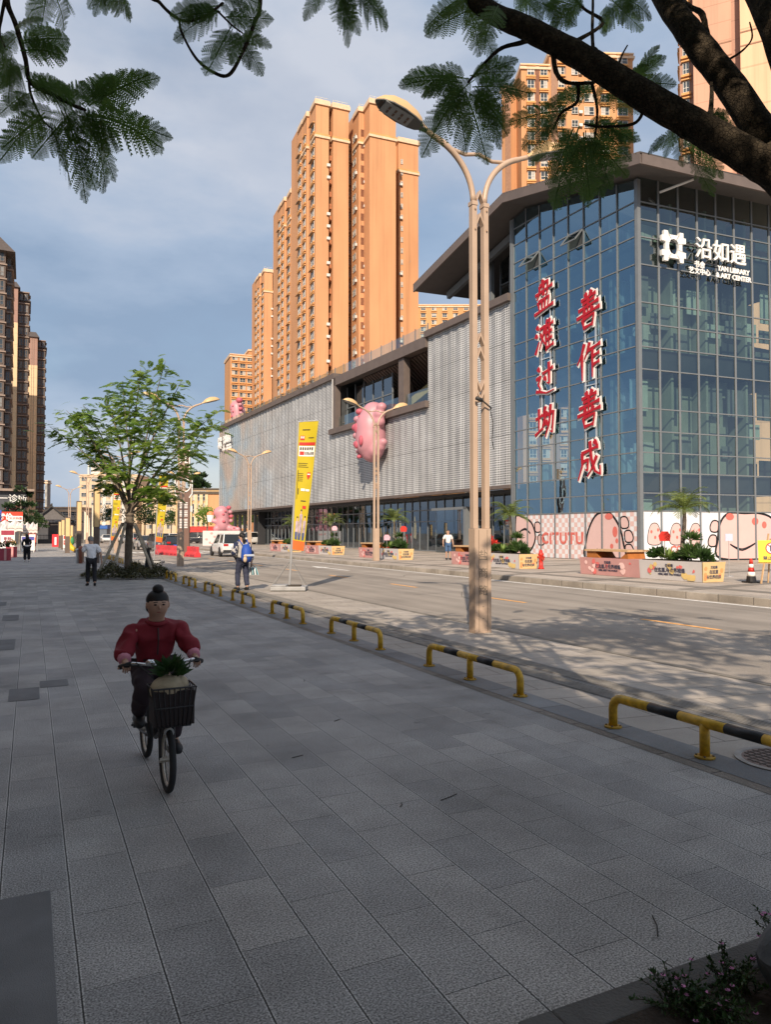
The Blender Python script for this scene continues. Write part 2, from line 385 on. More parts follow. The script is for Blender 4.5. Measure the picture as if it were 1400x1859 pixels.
# fallen twigs and dead leaflets on the slabs
tw_m = M("dry_twig", (.05, .042, .035), .9)
for i, (px, py, a, ln, lab) in enumerate(((1190, 1682, .9, .17, "dry twig on the paving near the planting bed corner"), (815, 1448, .35, .16, "dry twig lying straight across a slab right of the picture middle"), (728, 1462, 1.0, .07, "short dry twig left of the longer straight one"), (552, 1236, 1.2, .09, "small dry twig on the slabs below the fourth hoop rail"), (612, 1308, .6, .09, "small dry twig in the middle of the footway"), (540, 1374, .3, .10, "small bent dry twig left of the picture middle"))):
    g = G(px, py); t = V((cos(a), sin(a), 0))*ln/2; b = MB(); b.tube([g-t+V((0, 0, .004)), g+V((.006, -.006, .006)), g+t+V((0, 0, .004))], .0028, 5)
    o = b.build("fallen_twig", tw_m); tag(o, lab, "twig", "fallen twigs on the paving")
# ---------------- planting bed at the foot of the near tree
st = MB(); st.box(1.66, 4.3, 1.98, 2.12, -.01, .035); st.box(1.52, 1.66, -.3, 2.12, -.01, .035)
struct(st.build("bed_kerb", M("bed_stone", (.10, .095, .09), .85, var=.3, vs=4, bump=.5, bs=80), bevel=.008))
sb = MB(); nx, ny = 14, 12
for i in range(nx):
    for j in range(ny):
        q = []
        for a, b in ((i, j), (i+1, j), (i+1, j+1), (i, j+1)):
            xx = 1.66+2.6*a/nx; yy = -.3+2.28*b/ny
            q.append((xx, yy, .012+.035*abs(sin(a*2.1+b*1.3)*cos(b*1.9))))
        sb.quad(*q)
struct(sb.build("bed_ground", m_soil))
def rock(loc, r, label, col):
    bm = bmesh.new(); bmesh.ops.create_icosphere(bm, subdivisions=3, radius=1)
    rg = random.Random(int(loc[0]*100)); ph = [V((rg.uniform(-1, 1), rg.uniform(-1, 1), rg.uniform(-1, 1))).normalized() for _ in range(16)]
    cut = [rg.uniform(.62, .95) for _ in ph]
    for v in bm.verts:
        n = v.co.normalized(); d = 1
        for p_, c_ in zip(ph, cut):
            t = n.dot(p_)
            if t > .05: d = min(d, c_/t)
        v.co = V((n.x*r[0], n.y*r[1], n.z*r[2]))*d
    me = bpy.data.meshes.new("rock"); bm.to_mesh(me); bm.free(); me.materials.append(col)
    o = bpy.data.objects.new("garden_rock", me); COL.objects.link(o); o.location = loc
    return tag(o, label, "rock", "rocks in the planting bed")
rock((2.53, 1.79, .12), (.17, .14, .2), "smooth grey rock among pink flowers at the edge of the planting bed", M("grey_rock", (.13, .14, .15), .7, var=.3, vs=5, bump=.6, bs=14))
rock((2.38, 1.62, .07), (.15, .13, .14), "rusty brown rock low among pink flowers in the planting bed", M("brown_rock", (.17, .10, .06), .8, var=.35, vs=6, bump=.6, bs=14))
# ================================================================ GLASS HALL AND SCREEN CLAD BLOCK (local frame: +x along the street front, +y towards the road)
FD = -radians(2.55); CB = G(1163, 1020, .18); FRZ = pi/2-FD
RU = V((-.1174, -.9931, 0))          # right hand face of the hall, in that frame
grey_al = M("grey_aluminium", (.16, .175, .19), .4, metal=.0, var=.06, spec=.5)
brownm = M("brown_metal", (.135, .108, .098), .55, var=.1, vs=1.5)
soffm = M("soffit_panels", (.10, .095, .095), .7, var=.06)
darkm = M("dark_panel", (.035, .036, .04), .5, var=.1)
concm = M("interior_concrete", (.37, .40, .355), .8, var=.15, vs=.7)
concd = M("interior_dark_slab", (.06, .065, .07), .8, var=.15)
gl_l = glassmat("glass_front", (.40, .56, .60), .34, .006, (.55, .80, .98))
gl_r = glassmat("glass_side", (.46, .56, .52), .16, .004)
gl_s = glassmat("glass_shop", (.42, .50, .52), .12, .006)
gl_b = glassmat("glass_balustrade", (.72, .85, .83), .10, .01)
hall = thing("glass_hall", "corner glass hall with brown gabled roof and pink graphics along its foot", "building", CB, FRZ)
ROWS = [2.72, 2.87+.8, 4.78, 5.85, 7.0, 8.22, 10.33, 11.55, 12.8, 13.95, 16.0, 17.5, 18.45, 19.4, 20.6, 21.7]
def roofz(s):  # underside of the gable at station s
    return 23.0-abs(s-9.5)*.222-.35
SX = [0.08+i*(10.55-.08)/8 for i in range(9)]
RX = [0.08+i*1.36 for i in range(10)]
RL = RX[-1]
Z0 = -.02
def left_pt(s, z, o=0): return V((s, o, z))
def right_pt(s, z, o=0):
    n = V((RU.y, -RU.x, 0)) ; n = n if n.x < 0 else -n
    return RU*s+n*o+V((0, 0, z))
panes_l = MB(); panes_r = MB(); ml = MB(); mr_ = MB()
def pane(mb, f, a0, a1, z0, z1, tilt):
    o = [rng.uniform(-tilt, tilt) for _ in range(4)]
    mb.quad(f(a0, z0, o[0]), f(a1, z0, o[1]), f(a1, z1, o[2]), f(a0, z1, o[3]))
zt_r = 20.75
for i in range(8):
    zs = [z for z in ROWS if z < roofz((SX[i]+SX[i+1])/2)-.5]
    opn = {(3, 18.45), (1, 17.5)}
    for a, b in zip(zs, zs[1:]+[None]):
        if b is None:   # topmost pane follows the roof slope
            panes_l.quad(left_pt(SX[i], a), left_pt(SX[i+1], a), left_pt(SX[i+1], roofz(SX[i+1])), left_pt(SX[i], roofz(SX[i])))
        elif not ((i == 3 and abs(a-18.45) < .1) or (i == 6 and abs(a-18.45) < .1)):
            pane(panes_l, left_pt, SX[i], SX[i+1], a, b, .006)
    for z in zs: ml.box(SX[i]+.03, SX[i+1]-.03, -.05, .05, z-.03, z+.03)
for i in range(9):
    ml.box(SX[i]-.035, SX[i]+.035, -.07, .07, Z0, roofz(SX[i]))
for i in range(9):
    zs = [z for z in ROWS if z < zt_r-.4]
    for a, b in zip(zs, zs[1:]+[zt_r]):
        pane(panes_r, right_pt, RX[i], RX[i+1], a, b, .008)
        mr_.bar(right_pt(RX[i]+.03, a), right_pt(RX[i+1]-.03, a), .09, .06)
for i in range(1, 10):
    mr_.bar(right_pt(RX[i], Z0), right_pt(RX[i], zt_r), .08, .12, up=tuple(RU))
panes_l.build("street_front_glazing", gl_l, hall); panes_r.build("side_glazing", gl_r, hall)
ml.build("street_front_mullions", grey_al, hall); mr_.build("side_mullions", grey_al, hall)
cp = MB(); cp.box(-.16, .04, -.12, .12, Z0, roofz(0)); cp.build("corner_post", grey_al, hall)
cp = MB(); cp.box(10.62, 10.86, -.3, .1, Z0, roofz(10.7)); cp.build("end_post", grey_al, hall)
# open sash windows
for s, z in ((SX[3], 18.45), (SX[6], 18.45)):
    wn = MB(); a = V((s+.05, .05, z+.92)); b = V((s+1.25, .05, z+.92)); d = V((0, .62, -.72))
    for p_, q_ in ((a, b), (a+d, b+d), (a, a+d), (b, b+d)): wn.bar(p_, q_, .07)
    fr = wn.build("open_window", grey_al, hall)
    g_ = MB(); g_.quad(a, b, b+d, a+d); g_.build("pane", gl_r, fr)
    h_ = MB(); h_.quad((s+.05, -.04, z+.05), (s+1.25, -.04, z+.05), (s+1.25, -.04, z+.9), (s+.05, -.04, z+.9)); h_.build("opening", concd, fr)
for s, z in ((8, 18.45), (8, 12.8), (8, 7.0)):
    a = right_pt(RX[s]+.05, z+.95, .06); b = right_pt(RX[s+1]-.05, z+.95, .06); n_ = right_pt(0, 0, 1)
    d = n_*.6+V((0, 0, -.75)); wn = MB()
    for p_, q_ in ((a, b), (a+d, b+d), (a, a+d), (b, b+d)): wn.bar(p_, q_, .07)
    fr = wn.build("open_window", grey_al, hall); MB().quad(a, b, b+d, a+d).build("pane", gl_l, fr)
# interior: slabs, walls, columns, stairs seen through the glass
it = MB(); dk = MB()
def slab(z0, z1, mb):
    pts = [(.15, -.35), (10.5, -.35), (9.2, -12.0), (-1.2, -12.0)]
    mb.prism(pts, (0, 0, z0), (1, 0, 0), (0, 1, 0), (0, 0, z1-z0))
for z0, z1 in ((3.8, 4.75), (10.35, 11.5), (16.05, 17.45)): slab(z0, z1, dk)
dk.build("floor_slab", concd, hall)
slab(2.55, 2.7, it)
# rear wall, partitions and columns
def wall_r(a, d0, d1, z0, z1, t=.25, mb=it):
    """wall seen through the side glass: at station a along the side, running inwards d0..d1"""
    o = right_pt(a, z0, -d0); mb.obox(o, right_pt(0, 0, -(d1-d0)), RU*t, V((0, 0, z1-z0)))
def wall_p(a0, a1, d, z0, z1, t=.2, mb=it):
    o = right_pt(a0, z0, -d); mb.obox(o, RU*(a1-a0), right_pt(0, 0, -t), V((0, 0, z1-z0)))
for (z0, z1) in ((2.7, 3.8), (4.75, 10.35), (11.5, 16.05), (17.45, 19.9)):
    k = rng.uniform(-.4, .4)
    wall_p(1.15, 2.55, 1.15, z0, z1-.25); wall_p(2.95+k*.2, 5.1, 1.5, z0, z1-.45); wall_p(5.35, 7.9+k, 1.3, z0, z1)
    wall_p(.2, 1.0, 2.4, z0, z1); wall_p(8.6, 12, 3.4, z0, z1)
    wall_p(-.0, 12, 4.6, z0, z1, .2)
    for a in (2.7, 5.2, 8.2): wall_r(a, .5, 4, z0, z1, .16)
it.build("interior_wall", concm, hall)
rp2 = random.Random(31); pn_ = {0: MB(), 1: MB(), 2: MB()}
for i in range(9):
    zs = [z for z in ROWS if z < 20]
    for a, b in zip(zs, zs[1:]):
        if a < 2.6 or (3.6 < a < 4.7) or (10.2 < a < 11.4) or (15.9 < a < 17.4): continue
        q = rp2.random(); d = rp2.uniform(.5, 1.1)
        if q < .46:
            w0 = RX[i]+.06; o_ = right_pt(w0, a+.02, -d); pn_[0 if q < .16 else (1 if q < .33 else 2)].obox(o_, RU*rp2.choice((.75, 1.2, 1.22)), right_pt(0, 0, -.06), V((0, 0, (b-a)*rp2.uniform(.6, 1.0))))
pn_[0].build("pale_blind", M("blind_pale", (.62, .70, .66), .8, var=.1), hall); pn_[1].build("grey_partition", M("partition_grey", (.22, .24, .24), .8, var=.2), hall); pn_[2].build("dark_partition", M("partition_dark", (.07, .08, .085), .7, var=.2), hall)
it2 = MB()
for z in (2.7, 4.75, 8.0, 11.5, 14.2, 17.45):      # what shows through the front: white partitions and window lights
    for s in (.9, 2.3, 6.3, 8.7):
        hgt = rng.uniform(1.2, 1.9)
        it2.box(s+rng.uniform(-.2, .2), s+rng.uniform(.4, .8), -1.4-rng.random(), -1.2, z, z+hgt)
it2.build("display_partition", M("pale_partition", (.6, .66, .64), .8, var=.1), hall)
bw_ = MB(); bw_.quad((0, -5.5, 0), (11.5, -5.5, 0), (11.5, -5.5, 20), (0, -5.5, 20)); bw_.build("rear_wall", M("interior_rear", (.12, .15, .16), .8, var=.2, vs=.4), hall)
stc = MB()
for k in range(14): stc.box(3.2+k*.28, 3.5+k*.28, -2.6, -1.3, 13.0+k*.2, 13.12+k*.2)
stc.obox((3.2, -1.35, 12.9), (4, 0, 2.85), (0, .08, 0), (0, 0, .3)); stc.build("staircase", M("stair_white", (.7, .72, .7), .7), hall)
# window graphics band at street level (checks, rounded pink shapes, lettering)
MURZ0, MURZ1 = .02, 2.69
pk0 = M("pale_pink_film", (.66, .455, .43), .35, var=.03, spec=.5); pkw = M("white_film", (.70, .71, .74), .35, var=.03, spec=.5)
pkc = M("coral_film", (.62, .15, .12), .35, var=.04, spec=.5); blk = M("black_film", (.015, .015, .017), .4)
mu = MB()
for i in range(8):
    mu.quad(left_pt(SX[i]+.03, MURZ0, .012), left_pt(SX[i+1]-.03, MURZ0, .012), left_pt(SX[i+1]-.03, MURZ1, .012), left_pt(SX[i]+.03, MURZ1, .012))
for i in range(9):
    mu.quad(right_pt(RX[i]+.03, MURZ0, .012), right_pt(RX[i+1]-.03, MURZ0, .012), right_pt(RX[i+1]-.03, MURZ1, .012), right_pt(RX[i]+.03, MURZ1, .012))
gb = mu.build("graphic_band", pkw, hall)
ck = MB()
nq = int(10.4/.27)
for i in range(nq):
    for j in range(10):
        if (i+j) % 2: continue
        a0 = .12+i*.27; z = MURZ0+.0+j*.267
        if 10.4-a0 < .3: continue
        ck.quad(left_pt(a0, z, .015), left_pt(a0+.27, z, .015), left_pt(a0+.27, z+.267, .015), left_pt(a0, z+.267, .015))
ck.build("checks", pk0, gb)
def blob(f, pts, o):  # smooth closed outline through control points
    out = []; n = len(pts)
    for i in range(n):
        p0, p1, p2, p3 = [V(pts[(i+k-1) % n]) for k in range(4)]
        for t in (0, .2, .4, .6, .8):
            out.append(.5*((2*p1)+(-p0+p2)*t+(2*p0-5*p1+4*p2-p3)*t*t+(-p0+3*p1-3*p2+p3)*t**3))
    return [f(q.x, min(max(q.y, MURZ0), MURZ1), o) for q in out]
def fill(mb, f, pts, o):
    q = blob(f, pts, o); mb.add(q, [tuple(range(len(q)))])
def stroke(mb, f, pts, o, r=.065):
    q = blob(f, pts, o); mb = MB()
    for a, b in zip(q, q[1:]+q[:1]):
        if (b-a).length > 1e-4:
            d = (b-a).normalized(); u = V((0, 0, 1)).cross(f(1, 0)-f(0, 0)).normalized(); n = d.cross(u)*r
            mb.quad(a-n-d*r*.4, b-n+d*r*.4, b+n+d*r*.4, a+n-d*r*.4)
    mb.build('black_outline', blk, gb)
def ell(cx, cz, rx, rz): return [(cx+rx*cos(t*pi/4), cz+rz*sin(t*pi/4)) for t in range(8)]
shp = MB(); out = MB(); cor = MB(); wht = MB()
A_ = [(3.95, .1), (4.0, 1.0), (3.7, 1.9), (3.1, 2.6), (2.2, 2.66), (1.5, 2.0), (1.15, 1.0), (1.2, .1)]
B_ = [(10.45, 2.6), (9.9, 2.6), (8.9, 2.2), (8.5, 1.3), (8.9, .5), (9.7, .12), (10.45, .1)]
fill(shp, left_pt, A_, .019); stroke(out, left_pt, A_, .024)
fill(shp, left_pt, B_, .019); stroke(out, left_pt, B_, .024)
for (cx, cz, rx, rz) in ((1.75, 1.6, .18, .3), (1.62, 1.1, .1, .14), (2.0, .8, .12, .14), (2.2, 2.45, .3, .18)): fill(cor, left_pt, ell(cx, cz, rx, rz), .0275)
C_ = [(5.6, .1), (5.4, 1.2), (5.65, 2.2), (6.3, 2.66), (7.4, 2.66), (8.6, 2.66), (9.6, 2.3), (10.0, 1.2), (9.8, .1)]
fill(shp, right_pt, C_, .019); stroke(out, right_pt, C_, .024)
for (cx, cz, rx, rz) in ((8.2, 2.2, .25, .22), (8.9, 2.0, .18, .2), (6.3, 2.45, .3, .2)): fill(cor, right_pt, ell(cx, cz, rx, rz), .0275)
for (cx, cz) in ((.95, 1.5), (2.45, 1.5), (3.8, 1.5)):
    q = [(cx-.38, .95), (cx-.42, 1.5), (cx-.2, 2.0), (cx+.2, 2.02), (cx+.42, 1.55), (cx+.38, .95)]
    fill(shp, right_pt, q, .019); stroke(out, right_pt, q, .024, .02)
    for d_ in (-.2, .05, .25): fill(cor, right_pt, ell(cx+d_, 1.2+abs(d_)*2, .07, .09), .0275)
for (f_, x_, z_, s_) in ((left_pt, 1.05, 2.1, 1), (left_pt, .75, 1.35, 1), (left_pt, .72, .6, 1), (right_pt, 5.15, 1.9, 1), (right_pt, 5.0, 1.1, 1), (left_pt, 8.25, 1.9, 1), (left_pt, 7.95, 1.1, 1)):
    q = [(x_-.22, z_-.28), (x_-.3, z_), (x_-.1, z_+.3), (x_+.25, z_+.28), (x_+.3, z_), (x_+.2, z_-.3)]
    fill(shp, f_, q, .0175); stroke(out, f_, q, .0185, .04)
for (f_, q) in ((left_pt, [(2.7, .3), (3.1, .55), (3.5, .35), (3.1, .62)]), (left_pt, [(9.0, 1.5), (9.5, 1.75), (10.1, 1.6), (9.5, 1.83)]), (right_pt, [(6.3, .9), (7.2, .55), (8.3, 1.0), (7.2, .63)])): stroke(out, f_, q, .026, .035)
shp.split("rounded_pink_shape", pk0, gb); cor.split("coral_spot", pkc, gb)
tx = MB(); put_text(tx, "CiTUTU", .95, .006, (6.05, .03, 1.22), (-1, 0, 0), (0, 0, 1), off=.03, sp=1.14)
tx.build("pink_lettering", pkc, gb); tx = MB(); put_text(tx, "CiTUTU", .62, .006, right_pt(3.1, .62, .03), RU, (0, 0, 1), off=.02)
tx.build("pink_lettering", pkc, gb)
bs = MB(); bs.box(.1, 10.5, -.06, .09, -.16, .0); bs.bar(right_pt(.1, -.08), right_pt(RL, -.08), .16, .15); bs.build("plinth", darkm, hall)
# roof: two slopes, ridge running back from the street
def rp(s, d, z): q = V((s, 0, z))+RU*d; return q
rf = MB(); LN = 24
for (s0, z0, s1, z1) in ((9.5, 23.35, -1.9, 20.82), (9.5, 23.35, 20.9, 20.82)):
    th = .42
    for za, mb in ((0, rf),):
        a, b, c, d = rp(s0, -1.55, z0), rp(s1, -1.55, z1), rp(s1, LN, z1), rp(s0, LN, z0)
        h = V((0, 0, -th)); lo = V((0, 0, -th))
        mb.add([a, b, c, d, a+lo, b+lo, c+lo, d+lo], [(0, 1, 2, 3), (4, 5, 6, 7), (0, 1, 5, 4), (1, 2, 6, 5), (2, 3, 7, 6)])
rf.build("roof", brownm, hall)
fa = MB()
for (s0, z0, s1, z1) in ((9.5, 23.35, -1.9, 20.82), (9.5, 23.35, 20.9, 20.82)):
    fa.obox(rp(s0, -1.6, z0-.5), rp(s1, -1.6, z1-.5)-rp(s0, -1.6, z0-.5), RU*.12, V((0, 0, .62)))
fa.obox(rp(-1.95, -1.5, 20.3), RU*(LN+1), V((.14, 0, 0)), V((0, 0, .6)))
fa.build("fascia", brownm, hall)
sf = MB()
for (s0, z0, s1, z1) in ((9.5, 22.85, -1.8, 20.35), (9.5, 22.85, 20.8, 20.35)):
    sf.quad(rp(s0, -1.5, z0), rp(s1, -1.5, z1), rp(s1, LN, z1), rp(s0, LN, z0))
sf.build("soffit", soffm, hall)
tl = MB()
for k in range(80):
    s = -1.9+k*.288; z = 23.35-abs(s-9.5)*.222; tl.bar(rp(s, -1.6, z+.05), rp(s, LN, z+.05), .1, .08)
tl.build("roof_tile_ribs", M("dark_tile", (.06, .052, .05), .7), hall)
bm_ = MB(); bm_.bar(rp(20.0, .9, 20.05), rp(10.6, .9, 22.15), .3, .5); bm_.bar((15.2, -1.6, 17.2), (15.2, -1.6, 21.3), .3, .3)
bm_.build("gable_beam", grey_al, hall)
pp = MB(); pp.tube([right_pt(1.2, 19.9, .4), right_pt(2.5, 20.35, 1.5)], .07); pp.build("drain_pipe", M("pipe_white", (.6, .6, .6), .5), hall)
# recessed dark glass wall below the gable over the screen
rw = MB(); rw.quad((10.8, -2.5, 16.9), (15.2, -2.5, 16.9), (15.2, -2.5, 21.5), (10.8, -2.5, 22.3)); rw.quad((15.2, -2.5, 16.9), (14.2, -9, 16.9), (14.2, -9, 21.5), (15.2, -2.5, 21.5))
rw.build("upper_glass_wall", gl_s, hall)
rwm = MB()
for k in range(5): rwm.box(10.9+k*1.08, 10.98+k*1.08, -2.55, -2.42, 16.9, 22.1-.2*k)
for z in (18.3, 19.7): rwm.box(10.9, 15.2, -2.55, -2.42, z, z+.07)
rwm.build("upper_mullions", grey_al, hall)
MB().box(10.9, 14, -8.2, -3.2, 16.9, 21).build("upper_core", concd, hall)

# ---------------- screen clad block
blk_ = thing("screen_clad_mall", "long mall clad in pleated pale perforated screens with glass shopfronts below", "building", CB, FRZ)
SC0, SC1, SZ0, SZ1 = 10.9, 81.5, 4.75, 17.0
OP0, OP1, OZ0 = 21.4, 39.2, 11.75
def screenmat():
    m, n, l, b = newmat("perforated_screen")
    t = n.new("ShaderNodeTexCoord"); sx = n.new("ShaderNodeSeparateXYZ"); l.new(t.outputs['Object'], sx.inputs[0])
    def cell(o, per, half):
        f = math_node(n, l, 'FRACT', math_node(n, l, 'DIVIDE', o, per))
        d = math_node(n, l, 'ABSOLUTE', math_node(n, l, 'SUBTRACT', f, .5))
        return math_node(n, l, 'LESS_THAN', d, half)
    k = math_node(n, l, 'MULTIPLY', cell(sx.outputs[0], .16, .30), cell(sx.outputs[2], .16, .27))
    z = n.new("ShaderNodeTexNoise"); z.inputs['Scale'].default_value = .35; z.inputs['Detail'].default_value = 5; l.new(t.outputs['Object'], z.inputs[0])
    r = n.new("ShaderNodeValToRGB"); r.color_ramp.elements[0].position = .3; r.color_ramp.elements[1].position = .7
    r.color_ramp.elements[0].color = (.43, .44, .45, 1); r.color_ramp.elements[1].color = (.58, .595, .61, 1); l.new(z.outputs[0], r.inputs[0])
    # faint blue and rust tint at the far end
    z3 = n.new("ShaderNodeTexNoise"); z3.inputs['Scale'].default_value = .16; l.new(t.outputs['Object'], z3.inputs[0])
    r3 = n.new("ShaderNodeValToRGB"); q = r3.color_ramp.elements; q[0].position = .4; q[0].color = (.36, .50, .62, 1); q[1].position = .6; q[1].color = (.60, .47, .39, 1)
    ee = q.new(.5); ee.color = (.54, .53, .51, 1)
    l.new(z3.outputs[0], r3.inputs[0])
    mrr = n.new("ShaderNodeMapRange"); mrr.inputs['From Min'].default_value = 52; mrr.inputs['From Max'].default_value = 74; mrr.inputs['To Max'].default_value = .75; l.new(sx.outputs[0], mrr.inputs[0])
    mz = n.new("ShaderNodeMix"); mz.data_type = 'RGBA'; l.new(mrr.outputs[0], mz.inputs[0]); l.new(r.outputs[0], mz.inputs[6]); l.new(r3.outputs[0], mz.inputs[7])
    mx_ = n.new("ShaderNodeMix"); mx_.data_type = 'RGBA'; l.new(k, mx_.inputs[0]); l.new(mz.outputs[2], mx_.inputs[6]); mx_.inputs[7].default_value = (.035, .035, .04, 1)
    wn = n.new("ShaderNodeTexWhiteNoise"); wn.noise_dimensions = '2D'; cx_ = n.new("ShaderNodeCombineXYZ")
    l.new(math_node(n, l, 'FLOOR', math_node(n, l, 'DIVIDE', math_node(n, l, 'SUBTRACT', sx.outputs[0], 10.9), .55)), cx_.inputs[0]); l.new(math_node(n, l, 'FLOOR', math_node(n, l, 'DIVIDE', sx.outputs[2], 3.1)), cx_.inputs[1]); l.new(cx_.outputs[0], wn.inputs[0])
    ms_ = n.new("ShaderNodeMapping"); ms_.inputs['Scale'].default_value = (1.6, 1, .12); l.new(t.outputs['Object'], ms_.inputs[0]); zs_ = n.new("ShaderNodeTexNoise"); zs_.inputs['Scale'].default_value = 1.2; zs_.inputs['Detail'].default_value = 6; l.new(ms_.outputs[0], zs_.inputs[0])
    kk = math_node(n, l, 'ADD', math_node(n, l, 'MULTIPLY', wn.outputs[0], .16), math_node(n, l, 'MULTIPLY', zs_.outputs[0], .55)); kk = math_node(n, l, 'ADD', kk, .62)
    md_ = n.new("ShaderNodeMix"); md_.data_type = 'RGBA'; md_.blend_type = 'MULTIPLY'; md_.inputs[0].default_value = 1; l.new(mx_.outputs[2], md_.inputs[6]); l.new(kk, md_.inputs[7])
    l.new(md_.outputs[2], b.inputs['Base Color']); b.inputs['Roughness'].default_value = .55
    return m
scm = screenmat()
scr = MB(); bands = (SZ0, 7.8, 10.2, OZ0, 13.0, 15.0, SZ1)
s = SC0; i = 0; W = .55
while s < SC1-.05:
    s1 = min(s+W, SC1); off = (.0, .07)[i % 2]; off1 = (.07, .0)[i % 2]
    for z0, z1 in ((SZ0, 8.1), (8.13, OZ0), (OZ0+.03, 14.3), (14.33, SZ1)):
        if OP0-.1 < s < OP1-.2 and z0 > OZ0-.1: continue
        scr.quad((s, off, z0), (s1, off1, z0), (s1, off1, z1), (s, off, z1))
    s = s1; i += 1
scr.build("perforated_screen", scm, blk_)
bk = MB(); bk.box(SC0, OP0, -.35, -.12, SZ0, SZ1); bk.box(OP1, SC1, -.35, -.12, SZ0, SZ1); bk.box(OP0, OP1, -.35, -.12, SZ0, OZ0-.15)
bk.box(SC1-.2, SC1, -30, -.36, SZ0, SZ1); bk.build("backing_wall", M("screen_backing", (.12, .12, .125), .8), blk_)
cp = MB(); cp.box(SC0-.1, OP0+.15, -.5, .35, SZ1, SZ1+.5); cp.box(OP1-.2, SC1+.3, -.5, .35, SZ1, SZ1+.55)
cp.box(SC0, SC1+.1, -.4, .22, SZ0-.24, SZ0-.002); cp.box(OP0-.15, OP1+.9, -.3, .42, OZ0-.3, OZ0+.22); cp.box(OP1-.55, OP1, -.3, .3, OZ0+.22, SZ1-.002)
cp.box(OP0, OP1-.2, -.5, .3, SZ1-.75, SZ1+.12)
cp.build("coping", brownm, blk_)
MB().box(OP1-.02, OP1+.2, -.2, .33, OZ0+.22, SZ1-.002).build("opening_trim", M("pale_trim", (.62, .6, .57), .5), blk_)
# loggia behind the opening
lg = MB(); lg.box(OP0, OP1, -9, -.36, OZ0-.4, OZ0-.1); lg.box(OP0-.3, OP0, -9, -.36, OZ0, SZ1); lg.box(OP1, OP1+.3, -9, -.36, OZ0, SZ1)
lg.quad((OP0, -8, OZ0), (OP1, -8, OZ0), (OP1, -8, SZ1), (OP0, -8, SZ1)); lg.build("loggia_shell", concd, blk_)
sl = MB()
for k in range(26):
    s = OP0+k*.5
    sl.obox((s, -.6, SZ1-.85), (.36, 0, 0), (2.4, -5.2, -2.3), (0, 0, .1))
sl.build("slatted_ceiling", M("brown_slats", (.12, .085, .07), .6, var=.15), blk_)
lc = MB(); lc.box(25.2, 26.1, -.5, .1, OZ0, SZ1-.8); lc.bar((26, -.4, SZ1-1), (29.5, -3.5, 14), .35); lc.build("loggia_column", brownm, blk_)
ob = MB(); ob.bar((OP0, -2.2, 14.6), (29.0, -2.2, 12.7), .5, .7); ob.build("olive_beam", M("olive_timber", (.34, .28, .12), .6), blk_)
lgg = MB(); lgg.quad((OP0, -.1, OZ0+.2), (OP1-.6, -.1, OZ0+.2), (OP1-.6, -.1, OZ0+1.35), (OP0, -.1, OZ0+1.35)); lgg.build("balustrade", gl_b, blk_)
lgw = MB(); lgw.quad((29.4, -1.2, OZ0), (OP1, -1.2, OZ0), (OP1, -1.2, SZ1-.8), (29.4, -1.2, SZ1-.8)); lgw.build("loggia_window", gl_s, blk_)
lgm = MB()
for k in range(6): lgm.box(29.4+k*1.9, 29.5+k*1.9, -1.25, -1.12, OZ0, SZ1-.8)
lgm.box(29.4, OP1, -1.25, -1.12, 14, 14.1); lgm.build("loggia_mullions", grey_al, blk_)
# roof terrace rail, roof deck and the low roof house
rd_ = MB(); rd_.box(SC0, SC1, -30, -.51, SZ1-.35, SZ1-.05); rd_.build("roof_deck", concd, blk_)
rl = MB(); rp_ = MB()
for k in range(31):
    s = OP0+.5+k*2.0
    rp_.box(s-.03, s+.03, -.3, -.24, SZ1+.1, SZ1+1.35)
    if k < 30: rl.quad((s+.06, -.27, SZ1+.2), (s+1.94, -.27, SZ1+.2), (s+1.94, -.27, SZ1+1.25), (s+.06, -.27, SZ1+1.25))
rl.build("roof_rail_glass", gl_b, blk_); rp_.split("roof_rail_post", grey_al, blk_)
rh = MB(); rh.prism([(0, 0), (0, 1.9), (-.6, 1.9), (6, 2.9), (16.6, 1.9), (16, 1.9), (16, 0)], (22, -6, SZ1-.1), (1, 0, 0), (0, 0, 1), (0, -6, 0)); rh.build("roof_house", brownm, blk_)
# shopfronts under the screen
sh = MB(); shm = MB(); SY = -1.9
k = 0; s = 12.9
while s < 66:
    sh.quad((s, SY+rng.uniform(-.01, .01), .02), (s+1.3, SY+rng.uniform(-.01, .01), .02), (s+1.3, SY+rng.uniform(-.01, .01), 4.5), (s, SY+rng.uniform(-.01, .01), 4.5))
    shm.box(s-.04, s+.04, SY-.06, SY+.06, .02, 4.5); s += 1.3
for z in (.02, 2.45, 3.4): shm.box(12.9, s, SY-.05, SY+.05, z, z+.09)
sh.build("shopfront_glazing", gl_s, blk_); shm.build("shopfront_mullions", grey_al, blk_)
po = MB(); po.box(17.2, 17.5, SY, -.6, .02, 3.5); po.box(17.2, 22, -.7, -.6, 3.3, 3.5); po.build("entrance_porch", grey_al, blk_)
pg = MB()
for k in range(3): pg.quad((17.5+k*1.3, -.65, .05), (18.8+k*1.3, -.65, .05), (18.8+k*1.3, -.65, 3.3), (17.5+k*1.3, -.65, 3.3))
pg.build("porch_glass", gl_s, blk_)
so_ = MB(); so_.box(SC0, SC1, -10, -.4, 4.3, 4.5); so_.box(10.9, 11.2, -9, -.2, -.1, 4.3); so_.box(10.9, 13, -4.2, -4, -.1, 4.3); so_.box(66, 66.5, -10, -1, -.1, 4.3)
so_.quad((12, -9.5, -.1), (66, -9.5, -.1), (66, -9.5, 4.4), (12, -9.5, 4.4)); so_.build("ground_floor_shell", darkm, blk_)
dd = MB()
for k in range(4): dd.box(11.3+k*.42, 11.66+k*.42, -3.98, -3.92, 0, 2.4)
dd.build("entrance_door", M("door_dark", (.06, .06, .065), .4), blk_)
hd = MB()
